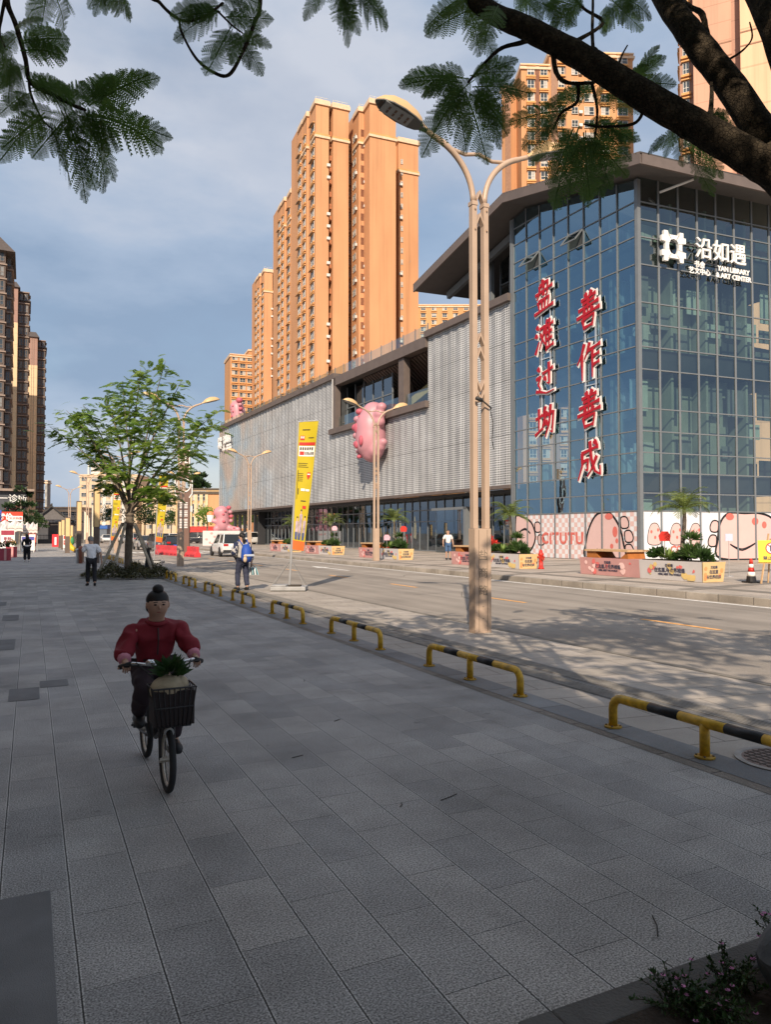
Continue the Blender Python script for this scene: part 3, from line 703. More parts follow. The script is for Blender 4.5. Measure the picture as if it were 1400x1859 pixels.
for k in range(4): hd.tube([(11.6+k*.42, -3.86, .7), (11.6+k*.42, -3.86, 1.7)], .02)
hd.build("door_handle", M("steel", (.5, .5, .5), .3, metal=1), blk_)
fu_ = MB(); r2 = random.Random(3)
for k in range(36):
    s = r2.uniform(15, 64); hgt = r2.uniform(.6, 2.2)
    fu_.box(s, s+r2.uniform(.3, 1.2), -6-r2.random()*2, -4.5, 0, hgt)
fu_.build("shop_fittings", M("shop_fittings", (.35, .36, .38), .6, var=.3), blk_)
cl = MB()
for k in range(7): cl.box(66.7+k*2.4, 67.1+k*2.4, -2.6, -2.2, -.1, 4.3)
cl.split("arcade_column", M("arcade_grey", (.3, .3, .3), .7), blk_)
# -------- big red calligraphy signs
redc = M("red_letter", (.40, .008, .018), .45, var=.05); whc = M("white_letter", (.82, .82, .80), .45, var=.04); stl = M("steel_rail", (.62, .64, .66), .35, metal=.6)
FU = V((cos(FRZ), sin(FRZ), 0)); FN = V((-sin(FRZ), cos(FRZ), 0))
def fpt(s, o, z): return CB+FU*s+FN*o+V((0, 0, z))
STROKES = {
 "盘": [[(48,98),(40,85)],[(30,84),(28,62),(16,45)],[(30,84),(71,88),(68,50),(59,47)],[(7,61),(93,67)],[(45,81),(53,72)],[(45,58),(53,51)],[(21,37),(28,8)],[(23,36),(77,39),(72,10)],[(42,36),(43,9)],[(58,37),(57,10)],[(2,3),(98,9)]],
 "滩": [[(12,92),(23,80)],[(5,67),(17,58)],[(5,8),(25,42)],[(30,78),(53,83),(46,54),(27,18)],[(32,64),(44,43),(57,25)],[(69,98),(60,72),(53,58)],[(62,72),(62,3)],[(76,97),(81,85)],[(62,76),(97,81)],[(62,56),(91,59)],[(62,36),(91,39)],[(62,11),(99,16)],[(79,79),(78,13)]],
 "过": [[(42,68),(93,75)],[(74,96),(76,30),(63,37)],[(49,57),(60,44)],[(17,92),(27,78)],[(9,58),(31,63),(19,40),(31,25),(15,18)],[(8,21),(30,16),(60,5),(99,6)]],
 "坳": [[(5,65),(38,71)],[(22,94),(22,22)],[(1,17),(41,31)],[(57,94),(43,66),(59,67)],[(63,78),(41,36),(65,42)],[(58,51),(67,34)],[(65,66),(97,71),(90,8),(79,16)],[(83,94),(76,40),(55,2)]],
 "善": [[(37,100),(44,88)],[(65,101),(56,88)],[(21,84),(81,88)],[(27,73),(75,76)],[(9,60),(93,65)],[(50,88),(50,45)],[(31,55),(38,47)],[(69,57),(62,47)],[(2,41),(98,46)],[(27,33),(32,3)],[(28,32),(75,35),(68,4)],[(32,7),(69,9)]],
 "作": [[(33,98),(20,70),(2,49)],[(22,70),(23,2)],[(55,96),(46,74),(33,57)],[(48,75),(98,81)],[(67,78),(66,0)],[(67,54),(94,58)],[(67,31),(94,35)]],
 "成": [[(17,71),(86,78)],[(20,72),(20,38),(2,2)],[(22,48),(45,51),(42,21),(33,26)],[(53,98),(59,50),(74,15),(96,2),(95,26)],[(81,54),(64,26),(42,6)],[(70,96),(83,84)]]}
def brush_char(mb, ch, size, o, u, v, grow, ext):
    """a character written with tapering brush strokes"""
    o, u, v = V(o), V(u).normalized(), V(v).normalized(); n = u.cross(v)
    for k, st in enumerate(STROKES[ch]):
        pts = []
        for i in range(len(st)-1):
            p0, p1, p2, p3 = [V((*st[max(0, min(len(st)-1, i+q))], 0)) for q in (-1, 0, 1, 2)]
            for t in (0, .2, .4, .6, .8): pts.append(p1.lerp(p2, t))
        pts.append(V((*st[-1], 0))); m = len(pts)-1; vs = []; ln = sum((b-a).length for a, b in zip(pts, pts[1:]))
        thin = ln < 24
        for i, q in enumerate(pts):
            t = i/m; d = (pts[min(i+1, m)]-pts[max(i-1, 0)]).normalized(); s_ = V((-d.y, d.x, 0))
            horiz = abs(d.x) > .9 and len(st) == 2
            w_ = (3.1+2.6*(1-abs(2*t-.5))**2*.6+(1.6 if t < .12 else 0)+(2.2 if horiz and t > .8 else 0))*(1 if horiz else (1-.62*t*t)) if not thin else 2.2+4.6*sin(pi*min(1, t*.75+.25))
            w_ = max(w_, 1.0)+grow
            if i == 0: q = q-d*grow*.9
            if i == m: q = q+d*(grow*.9+1)
            a = q+s_*w_; b = q-s_*w_
            for c in (a, b):
                x = (c.x-50)/100*size*.88; y = (c.y-50)/100*size+x*.14; vs.append(o+u*x+v*y+n*(k*.0022))
        m2 = len(vs)//2; top = [q+n*ext for q in vs]; fs = []
        for i in range(m2-1):
            fs += [(2*i, 2*i+2, 2*i+3, 2*i+1)]; f2 = 2*m2; fs += [(f2+2*i, f2+2*i+1, f2+2*i+3, f2+2*i+2), (2*i, f2+2*i, f2+2*i+2, 2*i+2), (2*i+1, 2*i+3, f2+2*i+3, f2+2*i+1)]
        fs += [(0, 1, 2*m2+1, 2*m2), (2*m2-2, 4*m2-2, 4*m2-1, 2*m2-1)]
        mb.add(vs+top, fs)
def hang_sign(chars, sc_, z0, z1, size, label):
    t = thing("calligraphy_sign", label, "sign", fpt(sc_, .0, 0), FRZ, "red calligraphy signs on the glass front")
    r_ = MB()
    for d in (-.42, .42): r_.box(d-.04, d+.04, .05, .12, z0-.6, z1+.3)
    for z in (z0+.3, (z0+z1)/2, z1-.3): r_.box(-.5, .5, .07, .1, z-.03, z+.03)
    r_.build("support_rail", stl, t)
    n = len(chars)
    for i, ch in enumerate(chars):
        z = z1-(i)*(z1-z0)/(n-1)
        a = MB(); brush_char(a, ch, size*1.0, (0, .225, z), (-1, 0, 0), (0, 0, 1), 0, .05); c = a.build("red_character", redc, t)
        a = MB(); brush_char(a, ch, size*1.0, (0, .13, z), (-1, 0, 0), (0, 0, 1), 4.3, .05); a.build("white_backing", whc, c)
    return t
hang_sign("盘滩过坳", 7.3, 8.45, 16.35, 2.05, "vertical red character sign 盘滩过坳 on white backing, higher left on the glass front")
hang_sign("善作善成", 3.45, 5.75, 14.35, 2.15, "vertical red character sign 善作善成 on white backing, lower right on the glass front")
# -------- white logo sign on the side of the hall
def logo_ring(mb, o, u, v, sc_, ext):
    u, v = V(u).normalized(), V(v).normalized(); n = u.cross(v)
    R_ = .30; outer = [(-.58, .72), (-.36, .72), (-.36, .55), (.36, .55), (.36, .72), (.58, .72), (.58, .48), (.72, .48), (.72, .22), (.5, .22), (.5, -.22), (.72, -.22), (.72, -.48), (.58, -.48), (.58, -.72), (.36, -.72), (.36, -.55), (-.36, -.55), (-.36, -.72), (-.58, -.72), (-.58, -.48), (-.72, -.48), (-.72, -.22), (-.5, -.22), (-.5, .22), (-.72, .22), (-.72, .48), (-.58, .48)]
    k = 56; pts = []
    for a, b in zip(outer, outer[1:]+outer[:1]):
        for t in (0, .5): pts.append((a[0]+(b[0]-a[0])*t, a[1]+(b[1]-a[1])*t))
    k = len(pts); inn = [(R_*cos(atan2(p[1], p[0])), 1.25*R_*sin(atan2(p[1], p[0]))) for p in pts]
    vs = []
    for z in (0, ext):
        for p in pts+inn: vs.append(V(o)+u*p[0]*sc_+v*p[1]*sc_+n*z)
    fs = []
    for i in range(k):
        j = (i+1) % k
        fs += [(i, j, k+j, k+i), (2*k+i, 2*k+j, 3*k+j, 3*k+i), (i, j, 2*k+j, 2*k+i), (k+i, k+j, 3*k+j, 3*k+i)]
    mb.add(vs, fs)
def logo_sign(origin, rz, u, n_, sc_, label):
    t = thing("logo_sign", label, "sign", origin, 0, "white logo signs")
    u = V(u); v = V((0, 0, 1)); n_ = V(n_)
    a = MB(); logo_ring(a, n_*.25, u, v, 1.25*sc_, .18*sc_); a.build("emblem", whc, t)
    a = MB(); put_text(a, "沿如遇", 1.36*sc_, .06*sc_, u*3.75*sc_+v*.28*sc_+n_*.3, u, v, off=.012*sc_); a.build("characters", whc, t)
    a = MB(); put_text(a, "书舍\n艺文中心", .42*sc_, .03*sc_, u*2.05*sc_-v*.95*sc_+n_*.3, u, v, off=.01*sc_); a.build("small_characters", whc, t)
    a = MB(); put_text(a, "YAN LIBRARY\n& ART CENTER", .42*sc_, .03*sc_, u*4.75*sc_-v*.98*sc_+n_*.3, u, v, off=.014*sc_, align='CENTER'); a.build("english_lettering", whc, t)
    a = MB()
    for q in (-.5, .5): a.bar(u*-.8*sc_+v*q*sc_+n_*.1, u*6*sc_+v*q*sc_+n_*.1, .06)
    a.build("support_rail", darkm, t)
    return t
RW = FU*RU.x+FN*RU.y; RN = V((RW.y, -RW.x, 0)); RN = RN if RN.y < 0 else -RN
logo_sign(CB+RW*2.1+RN*.05+V((0, 0, 17.05)), 0, RW, RN, .92, "large white emblem sign 沿如遇 YAN LIBRARY & ART CENTER on the side glass")
logo_sign(fpt(80.0, .1, 14.9), 0, -FU, FN, .95, "smaller looking white emblem sign at the far end of the perforated screen")
# ================================================================ HIGH RISE BLOCKS
def towerwall(name, base, stain=(.30, .27, .24), amt=.05, lines=0, var=.10):
    m, n, l, b = newmat(name); MATS[name] = m
    t = n.new("ShaderNodeTexCoord"); mp = n.new("ShaderNodeMapping"); mp.inputs['Scale'].default_value = (.35, .35, .13); l.new(t.outputs['Object'], mp.inputs[0])
    z = n.new("ShaderNodeTexNoise"); z.inputs['Scale'].default_value = .5; z.inputs['Detail'].default_value = 6; l.new(mp.outputs[0], z.inputs[0])
    r = n.new("ShaderNodeMapRange"); r.inputs['From Min'].default_value = .3; r.inputs['From Max'].default_value = .7; r.inputs['To Min'].default_value = 1-var; r.inputs['To Max'].default_value = 1+var; l.new(z.outputs[0], r.inputs[0])
    z2 = n.new("ShaderNodeTexNoise"); z2.inputs['Scale'].default_value = .33; z2.inputs['Detail'].default_value = 3; l.new(t.outputs['Object'], z2.inputs[0])
    k = n.new("ShaderNodeMapRange"); k.inputs['From Min'].default_value = .735; k.inputs['From Max'].default_value = .76; k.inputs['To Max'].default_value = .6; l.new(z2.outputs[0], k.inputs[0])
    mu = n.new("ShaderNodeMix"); mu.data_type = 'RGBA'; mu.blend_type = 'MULTIPLY'; mu.inputs[0].default_value = 1; mu.inputs[6].default_value = (*base, 1); l.new(r.outputs[0], mu.inputs[7])
    ms_ = n.new("ShaderNodeMapping"); ms_.inputs['Scale'].default_value = (1.3, 1.3, .03); l.new(t.outputs['Object'], ms_.inputs[0]); zs_ = n.new("ShaderNodeTexNoise"); zs_.inputs['Scale'].default_value = 1; zs_.inputs['Detail'].default_value = 5; l.new(ms_.outputs[0], zs_.inputs[0])
    rs_ = n.new("ShaderNodeMapRange"); rs_.inputs['From Min'].default_value = .5; rs_.inputs['From Max'].default_value = .72; rs_.inputs['To Min'].default_value = 1.02; rs_.inputs['To Max'].default_value = .84; l.new(zs_.outputs[0], rs_.inputs[0])
    mq = n.new("ShaderNodeMix"); mq.data_type = 'RGBA'; mq.blend_type = 'MULTIPLY'; mq.inputs[0].default_value = 1; l.new(mu.outputs[2], mq.inputs[6]); l.new(rs_.outputs[0], mq.inputs[7])
    m2 = n.new("ShaderNodeMix"); m2.data_type = 'RGBA'; l.new(k.outputs[0], m2.inputs[0]); l.new(mq.outputs[2], m2.inputs[6]); m2.inputs[7].default_value = (*stain, 1)
    last = m2.outputs[2]
    if lines:
        sx = n.new("ShaderNodeSeparateXYZ"); l.new(t.outputs['Object'], sx.inputs[0])
        f = math_node(n, l, 'LESS_THAN', math_node(n, l, 'FRACT', math_node(n, l, 'DIVIDE', sx.outputs[2], lines)), .045)
        m3 = n.new("ShaderNodeMix"); m3.data_type = 'RGBA'; m3.blend_type = 'MULTIPLY'; l.new(math_node(n, l, 'MULTIPLY', f, .3), m3.inputs[0]); l.new(last, m3.inputs[6]); m3.inputs[7].default_value = (.3, .3, .3, 1); last = m3.outputs[2]
    l.new(last, b.inputs['Base Color']); b.inputs['Roughness'].default_value = .85; b.inputs['Specular IOR Level'].default_value = .2
    return m
ow = towerwall("orange_render", (.58, .300, .155)); occ = M("cornice_ochre", (.62, .33, .13), .8, var=.15, vs=.5); ocw = M("cornice_pale", (.70, .52, .36), .8)
wfr = M("window_frame_pale", (.62, .60, .56), .5); wgl = M("window_dark", (.05, .065, .08), .12, var=.5, vs=.2, spec=.6); louv = M("louvre_brown", (.20, .085, .05), .7, var=.15)
acm = M("ac_white", (.66, .65, .62), .5); bal = M("balcony_brick", (.42, .17, .08), .8, var=.15); cage = M("window_cage", (.28, .25, .22), .6, var=.2)
def win_mb(w, h, frame=True, ac=False, ledge=False, awn=False, v=0):
    """window facing -y, centred at the origin"""
    g = MB(); g.mi = 1; g.quad((-w/2, -.03, -h/2), (w/2, -.03, -h/2), (w/2, -.03, h/2), (-w/2, -.03, h/2))
    if v:
        g.mi = 5; a_ = -w/2 if v != 2 else 0; b_ = w/2 if v == 3 else (0 if v == 1 else w/2); g.quad((a_, -.035, -h/2+(h*.45 if v == 3 else 0)), (b_, -.035, -h/2+(h*.45 if v == 3 else 0)), (b_, -.035, h/2), (a_, -.035, h/2))
    g.mi = 0
    t = .09
    for x in (-w/2, -t/2, w/2-t): g.box(x, x+t, -.1, .0, -h/2, h/2)
    for z in (-h/2, h/2-t, -h*.12): g.box(-w/2+t, w/2-t, -.098, .0, z, z+t*.9)
    if ledge: g.mi = 2; g.box(-w/2-.25, w/2+.25, -.4, .0, h/2+.1, h/2+.32); g.box(-w/2-.25, w/2+.25, -.35, .0, -h/2-.5, -h/2-.1)
    if awn: g.mi = 4; g.add([(-w/2-.2, -.02, h/2+.25), (w/2+.2, -.02, h/2+.25), (w/2+.2, -.9, h/2-.1), (-w/2-.2, -.9, h/2-.1)], [(0, 1, 2, 3)])
    if ac: g.mi = 3; g.box(w/2+.15, w/2+.95, -.45, -.02, -h/2, -h/2+.65)
    return g
WM = [wfr, wgl, occ, acm, cage, M('curtain', (.42, .40, .37), .7, var=.2, vs=.7)]
wrng = random.Random(77)
WMD = [M('bay_frame', (.20, .16, .14), .6), wgl, M('bay_ledge', (.26, .2, .17), .8), acm, cage, M('bay_curtain', (.20, .21, .22), .7)]
class Slots:
    """windows of one building: the first 100 each an object, what is left one mesh"""
    def __init__(s, parent, name="window", limit=100): s.lim = limit; s.p = parent; s.n = 0; s.rest = MB(); s.proto = {}; s.name = name; s.mats = WM
    def put(s, kind, loc, rz):
        kind = tuple(kind)+(('v', wrng.choice((0, 0, 0, 1, 2, 3))),); key = kind
        if s.n < s.lim:
            if key not in s.proto:
                o = win_mb(**dict(kind)).build(s.name, s.mats, s.p); s.proto[key] = o
            else:
                o = s.proto[key].copy(); COL.objects.link(o)
            o.location = loc; o.rotation_euler = (0, 0, rz); s.n += 1
        else:
            g = win_mb(**dict(kind)); R = Matrix.Rotation(rz, 3, 'Z'); b = len(s.rest.v)
            s.rest.v += [tuple(R @ V(q)+V(loc)) for q in g.v]; s.rest.f += [tuple(i+b for i in f) for f in g.f]; s.rest.m += g.m; s.rest.sm += g.sm
    def done(s):
        if s.rest.v:
            o = s.rest.build("windows", s.mats, s.p); o['kind'] = 'stuff'
def K(**k): return tuple(sorted(k.items()))
# local frame of the orange row: +x to the right along the sunlit ends, +y away
OX = V((RW.x, RW.y, 0)); OZ = atan2(OX.y, OX.x); OY = V((-OX.y, OX.x, 0))
def lx(px, D, origin):     # local x,y of the ground point seen at column px, distance D
    q = P(px, 968, D)-origin; return q.dot(OX), q.dot(OY)
def lx_at(px, ly, origin):
    d = ray(px, 968); d.z = 0
    # origin + x*OX + ly*OY = CP + t*d
    a = V((CP.x, CP.y, 0))-V((origin.x, origin.y, 0))
    t = (ly-a.dot(OY))/d.dot(OY); return (a+d*t).dot(OX)
FLO = 2.95; NF = 34; TZ = 105.4
def orange_tower(label):
    org = P(671, 968, 173); org.z = 0
    t = thing("orange_tower", label, "tower", org, OZ, "orange apartment towers")
    X = lambda px, ly: lx_at(px, ly, org)
    bays = [(671, 719, 0, 13), (651, 665.5, 4.2, 16), (603, 632, 5, 17), (571, 595.5, 5, 18), (555, 562, 11, 22), (546.5, 552, 15, 26)]
    wb = MB(); cb_ = MB(); cw = MB()
    bx = []
    for p0, p1, f, k in bays:
        x0, x1 = X(p0, f), X(p1, f); bx.append((x0, x1, f, k)); wb.box(x0, x1, f, k, 0, TZ)
    d0, d1 = X(724, 13.5), X(760.5, 13.5); bx.append((d0, d1, 13.5, 26)); wb.box(d0, d1, 13.5, 26, 0, TZ-1)
    x0 = bx[5][0]+.6; wb.box(bx[3][0]+.8, d1-.6, 15, 25.5, 0, TZ-.6); wb.box(x0, bx[3][0]+.8, 19, 25.4, 0, TZ-.8)
    for (a, b, f, k) in bx:
        for z, h, o, mb in ((TZ-1.3, .9, .35, cw), (TZ-.38, .4, .2, cw), (TZ-9.3, .55, .3, cw), (TZ-8.74, .5, .18, cb_)):
            mb.box(a-o, b+o, f-o, f+4, z, z+h); 
    wb.build("wall", ow, t); cw.split("cornice", ocw, t); cb_.split("cornice_band", occ, t)
    sl_ = Slots(t)
    side = -pi/2     # faces -x
    zf = lambda k: k*FLO+1.6
    ks = list(range(NF-1, -1, -1))
    c, lo, b_, a_, a2, a3, dd = bx
    cols = []
    # left flank of A, of A2, of A3 : cages and balconies
    for k in ks:
        z = zf(k)
        if z > TZ-2.2: continue
        cols.append((K(w=2.4, h=1.9, ledge=True, awn=(k*7 % 3 == 0)), (a_[0]-.02, a_[2]+2.2, z), side))
        cols.append((K(w=1.9, h=1.8, ledge=True), (a2[0]-.02, a2[2]+2.0, z), side))
        cols.append((K(w=2.2, h=1.9, ledge=True, awn=(k*5 % 4 == 0)), (a3[0]-.02, a3[2]+2.2, z), side))
        cols.append((K(w=2.0, h=1.6, ac=(k % 3 == 0)), (lo[0]-.02, lo[2]+3.2, z), side))
        cols.append((K(w=1.3, h=1.6, ledge=True), (lo[0]-.02, lo[2]+7.4, z), side))
        cols.append((K(w=.8, h=1.5, ac=(k % 4 == 1)), ((a_[1]+b_[0])/2+.1, 14.93, z), 0))
        cols.append((K(w=1.2, h=1.6, ac=(k % 2 == 0)), ((b_[1]+lo[0])/2, 14.93, z), 0))
        cols.append((K(w=1.1, h=1.5), ((b_[1]+lo[0])/2-1.6, 14.93, z), 0))
        cols.append((K(w=.55, h=1.3), (dd[0]+.9, 13.44, z), 0))
        cols.append((K(w=.9, h=1.3), (dd[1]+.02, 16.5, z), pi/2))
    for q in cols: sl_.put(*q)
    sl_.done()
    # louvre panels, brick balcony fronts, condenser ledges, wire and downpipes
    lv = MB(); bf = MB(); ac = MB(); pipe = MB()
    rr = random.Random(5)
    for k in ks:
        z = zf(k)
        if z > TZ-2.5: continue
        for j in range(6): lv.box(lo[0]+.5, lo[1]-.5, lo[2]-.07, lo[2]-.0, z-.85+j*.3, z-.65+j*.3)
        xm = (a_[1]+b_[0])/2
        bf.box(a_[1]-.0, b_[0]+.0, 6.2, 7.0, z-1.3, z-.1)
        if rr.random() < .6: ac.box(a_[1]-.55, a_[1]+.25, 4.5, 4.98, z-.7, z-.05)
        if rr.random() < .75: ac.box(b_[1]+.3, b_[1]+1.1, 8.2, 8.8, z-.8, z-.1)
        bf.box(b_[1], b_[1]+.9, 9, 14.5, z-1.35, z-.9)
        if rr.random() < .35: ac.box(lo[1]-.9, lo[1]-.1, lo[2]-.5, lo[2]-.08, z-.6, z)
        if rr.random() < .3: ac.box(dd[0]+.1, dd[0]+.9, 12.9, 13.48, z-.6, z)
    lv.build("louvre_panels", louv, t)['kind'] = 'stuff'; bf.build("balcony_fronts", bal, t)['kind'] = 'stuff'; ac.build("condenser_units", acm, t)['kind'] = 'stuff'
    for x in (c[1]+.25, b_[1]+.2): pipe.tube([(x, 6, 0), (x, 6, TZ-2)], .1, 5)
    pipe.build("downpipe", acm, t)
    pr = MB()
    for (a, b, f, k) in bx[:4]:
        for q in range(int((b-a)/1.2)): pr.box(a+q*1.2+.1, a+q*1.2+.16, f+.5, f+.56, TZ, TZ+.9)
        pr.box(a+.1, b-.1, f+.5, f+.56, TZ+.85, TZ+.92)
    pr.build("roof_railing", wfr, t)
    return t
t1 = orange_tower("tallest looking orange tower with blank sunlit end walls, nearest of its row")
o1 = t1.location.copy()
ref = P(571, 968, 178.9)
t2 = dup(t1, o1+(P(527, 968, 225)-ref), label="orange tower second in the row, half hidden behind the nearest one")
t3 = dup(t1, o1+(P(479, 968, 292)-ref), label="orange tower third in the row, its stepped top lowest of the three")
def plain_tower(name, label, px0, px1, D, ztop, wall, floors, cols, kind, group=None, rz=None, depth=14, z0w=3, side_cols=0, cornice=ocw, step=None, strips=None, nwin=100):
    """block whose front faces the street camera side; px0..px1 give its width at distance D"""
    a, b = P(px0, 968, D), P(px1, 968, D); a.z = b.z = 0
    rz = -TH if rz is None else rz
    ux = V((cos(rz), sin(rz), 0)); 
    # right end: meet the ray of px1
    d = ray(px1, 968); d.z = 0; n = V((-ux.y, ux.x, 0)); tt = ((a-V((0, 0, 0))).dot(n))/d.dot(n); b = d*tt
    wd = (b-a).dot(ux)
    t = thing(name, label, "tower" if ztop > 40 else "building", a, rz, group)
    w_ = MB(); w_.box(0, wd, 0, depth, 0, ztop)
    if step: w_.box(wd*step[0], wd*step[1], 1, depth-1, ztop, ztop+step[2])
    w_.build("wall", wall, t)
    c_ = MB(); c_.box(-.35, wd+.35, -.35, depth+.3, ztop-1.1, ztop-.5); c_.box(-.2, wd+.2, -.2, depth+.2, ztop-.1, ztop+.25)
    if step: c_.box(wd*step[0]-.3, wd*step[1]+.3, .7, depth-.7, ztop+step[2]-.8, ztop+step[2]-.2)
    c_.split("cornice", cornice, t)
    if strips:
        for x0, x1, mt in strips:
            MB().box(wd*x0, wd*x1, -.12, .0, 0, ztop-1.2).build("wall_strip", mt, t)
    s_ = Slots(t, limit=nwin); fh = (ztop-z0w)/floors
    for k in range(floors-1, -1, -1):
        z = z0w+(k+.5)*fh
        for c in cols: s_.put(kind if not isinstance(c, tuple) else c[1], (wd*(c if not isinstance(c, tuple) else c[0]), -.14 if strips else -.02, z), 0)
        for q in range(side_cols): s_.put(kind, (-.02, 2.5+q*4.5, z), -pi/2)
    s_.done()
    return t, wd
k1 = K(w=1.9, h=1.7, ledge=True)
pl, _ = plain_tower("orange_block", "low orange block with a grid of white windows behind the far end of the mall", 416, 478, 302, 75.5, towerwall("orange_small", (.54, .285, .14)), 24, (.13, .36, .58, .80), K(w=2.3, h=1.7, ledge=True), "orange apartment towers", step=(.55, .9, 3), rz=OZ)
plain_tower("ochre_block", "ochre block with white windows seen between tall orange tower and glass hall roof", 757, 880, 312, 99, towerwall("ochre_wall", (.56, .31, .14)), 32, (.1, .26, .42, .58, .74, .9), k1, "orange apartment towers")
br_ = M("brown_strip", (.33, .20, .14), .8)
ow2 = towerwall("orange_right", (.56, .295, .15)); 
wg1, _ = plain_tower("orange_slab_tower", "orange tower of stepped wings with white windows and brown strips, seen behind the overhanging branches", 951, 1003, 163, 107, ow2, 35, (.34, .80), K(w=1.6, h=1.9, ledge=True), "orange apartment towers", rz=-TH+radians(3), depth=16, strips=((.50, .64, louv),), nwin=34)
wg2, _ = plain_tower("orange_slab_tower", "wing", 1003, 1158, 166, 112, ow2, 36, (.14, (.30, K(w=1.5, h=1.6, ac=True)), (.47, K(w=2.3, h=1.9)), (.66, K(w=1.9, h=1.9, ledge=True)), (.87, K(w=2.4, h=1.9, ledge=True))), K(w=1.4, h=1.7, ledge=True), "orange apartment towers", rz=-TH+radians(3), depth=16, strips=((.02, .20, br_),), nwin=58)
wg3, _ = plain_tower("orange_slab_tower", "wing", 1158, 1174, 170, 89, ow2, 29, (.5,), K(w=1.3, h=1.7, ledge=True), "orange apartment towers", rz=-TH+radians(3), depth=16, nwin=8)
# flank with pilasters on the left wing; its shade is painted as brown strips
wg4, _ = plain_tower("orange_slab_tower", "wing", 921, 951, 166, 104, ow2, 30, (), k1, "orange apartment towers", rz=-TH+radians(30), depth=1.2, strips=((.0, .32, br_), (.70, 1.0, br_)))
def placed(o): return Matrix.Translation(o.location) @ o.rotation_euler.to_matrix().to_4x4()
for wg in (wg2, wg3, wg4):      # the wings are parts of one tower
    rel = placed(wg1).inverted() @ placed(wg)
    for c in list(wg.children):
        ml_ = rel @ placed(c); c.parent = wg1; c.location = ml_.to_translation(); c.rotation_euler = ml_.to_euler()
    bpy.data.objects.remove(wg)
# pink brown tower at the right edge
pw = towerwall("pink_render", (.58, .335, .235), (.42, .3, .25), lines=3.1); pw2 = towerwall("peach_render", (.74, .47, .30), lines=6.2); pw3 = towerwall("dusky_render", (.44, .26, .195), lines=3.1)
a = P(1270, 968, 118); a.z = 0
rzF = pi/2-radians(-39.5+180)
ux = V((cos(rzF), sin(rzF), 0))
tf = thing("pink_tower", "pink brown tower with grooved blank walls behind the big tree limb at right edge", "tower", a, rzF)
def wdt(px):
    d = ray(px, 968); d.z = 0; n = V((-ux.y, ux.x, 0)); tt = a.dot(n)/d.dot(n); return (d*tt-a).dot(ux)
w1, w2, w3 = wdt(1341), wdt(1357), wdt(1460)
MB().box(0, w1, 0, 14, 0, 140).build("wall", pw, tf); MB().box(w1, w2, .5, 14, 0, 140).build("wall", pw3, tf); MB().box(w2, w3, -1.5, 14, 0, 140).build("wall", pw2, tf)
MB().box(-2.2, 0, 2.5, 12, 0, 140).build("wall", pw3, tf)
gr = MB()
for z in (78, 80.2, 40, 42): gr.box(-.05, w1+.05, -.06, 0, z, z+.22); gr.box(w2-.05, w3, -1.57, -1.5, z, z+.22)
gr.split("string_course", M("groove_brown", (.36, .2, .13), .8), tf)
s_ = Slots(tf)
for k in range(30, 8, -1): s_.put(K(w=1.0, h=1.9, ledge=True), (-1.2, 2.45, k*3.1+1.5), 0); s_.put(K(w=2.6, h=2.0, ledge=True), (-2.25, 6, k*3.1+1.5), -pi/2)
s_.done()
# ---------------- beige and brown towers beyond the left footway
bw1 = towerwall("beige_render", (.70, .52, .33), lines=3.0); bw2 = towerwall("mauve_render", (.36, .225, .185), lines=3.0)
dbay = towerwall("dark_bay", (.15, .12, .108)); slabm = M("bay_slab", (.30, .23, .19), .8)
def left_tower(label, pa, pb, pc, D, ytop, floors, sub=0):
    ztop = (968-ytop)/1340*D+1.7
    a = P(pa, 968, D); a.z = 0; rz = radians(.3)
    ux = V((cos(rz), sin(rz), 0)); uy = V((-ux.y, ux.x, 0))
    def xat(px, ly):
        d = ray(px, 968); d.z = 0; tt = (a.dot(uy)+ly)/d.dot(uy); return (d*tt-a).dot(ux)
    t = thing("beige_tower", label, "tower", a, rz, "beige towers beyond the left footway")
    x1 = xat(pb, 0); L0 = -22; zs = ztop*.86
    MB().box(L0, x1, 0, 16, 0, zs).build("wall", bw1, t); MB().box(L0, x1-.02, .02, 16, zs, ztop).build("upper_wall", bw2, t)
    gro = MB()
    for q in (1.0, 1.6): gro.box(x1-q-.12, x1-q, -.05, 0, 0, ztop)
    gro.build("wall_groove", slabm, t)
    x2 = xat(pc, 5.2); bx0 = x1
    MB().box(bx0, x2, 3.2, 15, 0, ztop-2.5).build("window_bay", dbay, t)
    sl_ = MB(); s_ = Slots(t, "bay_window"); s_.mats = WMD; fh = ztop/floors
    wv = max(.7, (x2-bx0)*.34)
    for k in range(floors-1, -1, -1):
        z = (k+.5)*fh
        sl_.box(bx0-.02, x2+.15, 2.85, 12, z+fh*.42, z+fh*.5)
        for j in (.28, .74): s_.put(K(w=round(wv, 2), h=1.9), (bx0+(x2-bx0)*j, 3.17, z), 0)
        s_.put(K(w=2.4, h=1.8, ledge=True), (x2+.03, 6.2, z), pi/2)
        s_.put(K(w=2.0, h=1.8), (x2+.03, 11, z), pi/2)
    sl_.build("floor_edges", slabm, t)['kind'] = 'stuff'; s_.done()
    r_ = MB()
    for (x0, xx1, y0, y1, z) in ((L0, x1, 0, 16, ztop), (bx0, x2, 3.2, 15, ztop-2.5)):
        o = .5; r_.add([(x0-o, y0-o, z), (xx1+o, y0-o, z), (xx1+o, y1+o, z), (x0-o, y1+o, z), (x0+1.5, y0+3, z+2.4), (xx1-.5, y0+3, z+2.4), (xx1-.5, y1-3, z+2.4), (x0+1.5, y1-3, z+2.4)],
                        [(3, 2, 1, 0), (4, 5, 6, 7), (0, 1, 5, 4), (1, 2, 6, 5), (2, 3, 7, 6), (3, 0, 4, 7)])
    r_.build("roof", M("dark_roof", (.09, .075, .07), .8), t)
    return t
left_tower("beige and brown tower with the lowest roof, farthest of the left row", 40, 63, 77, 232, 608, 21)
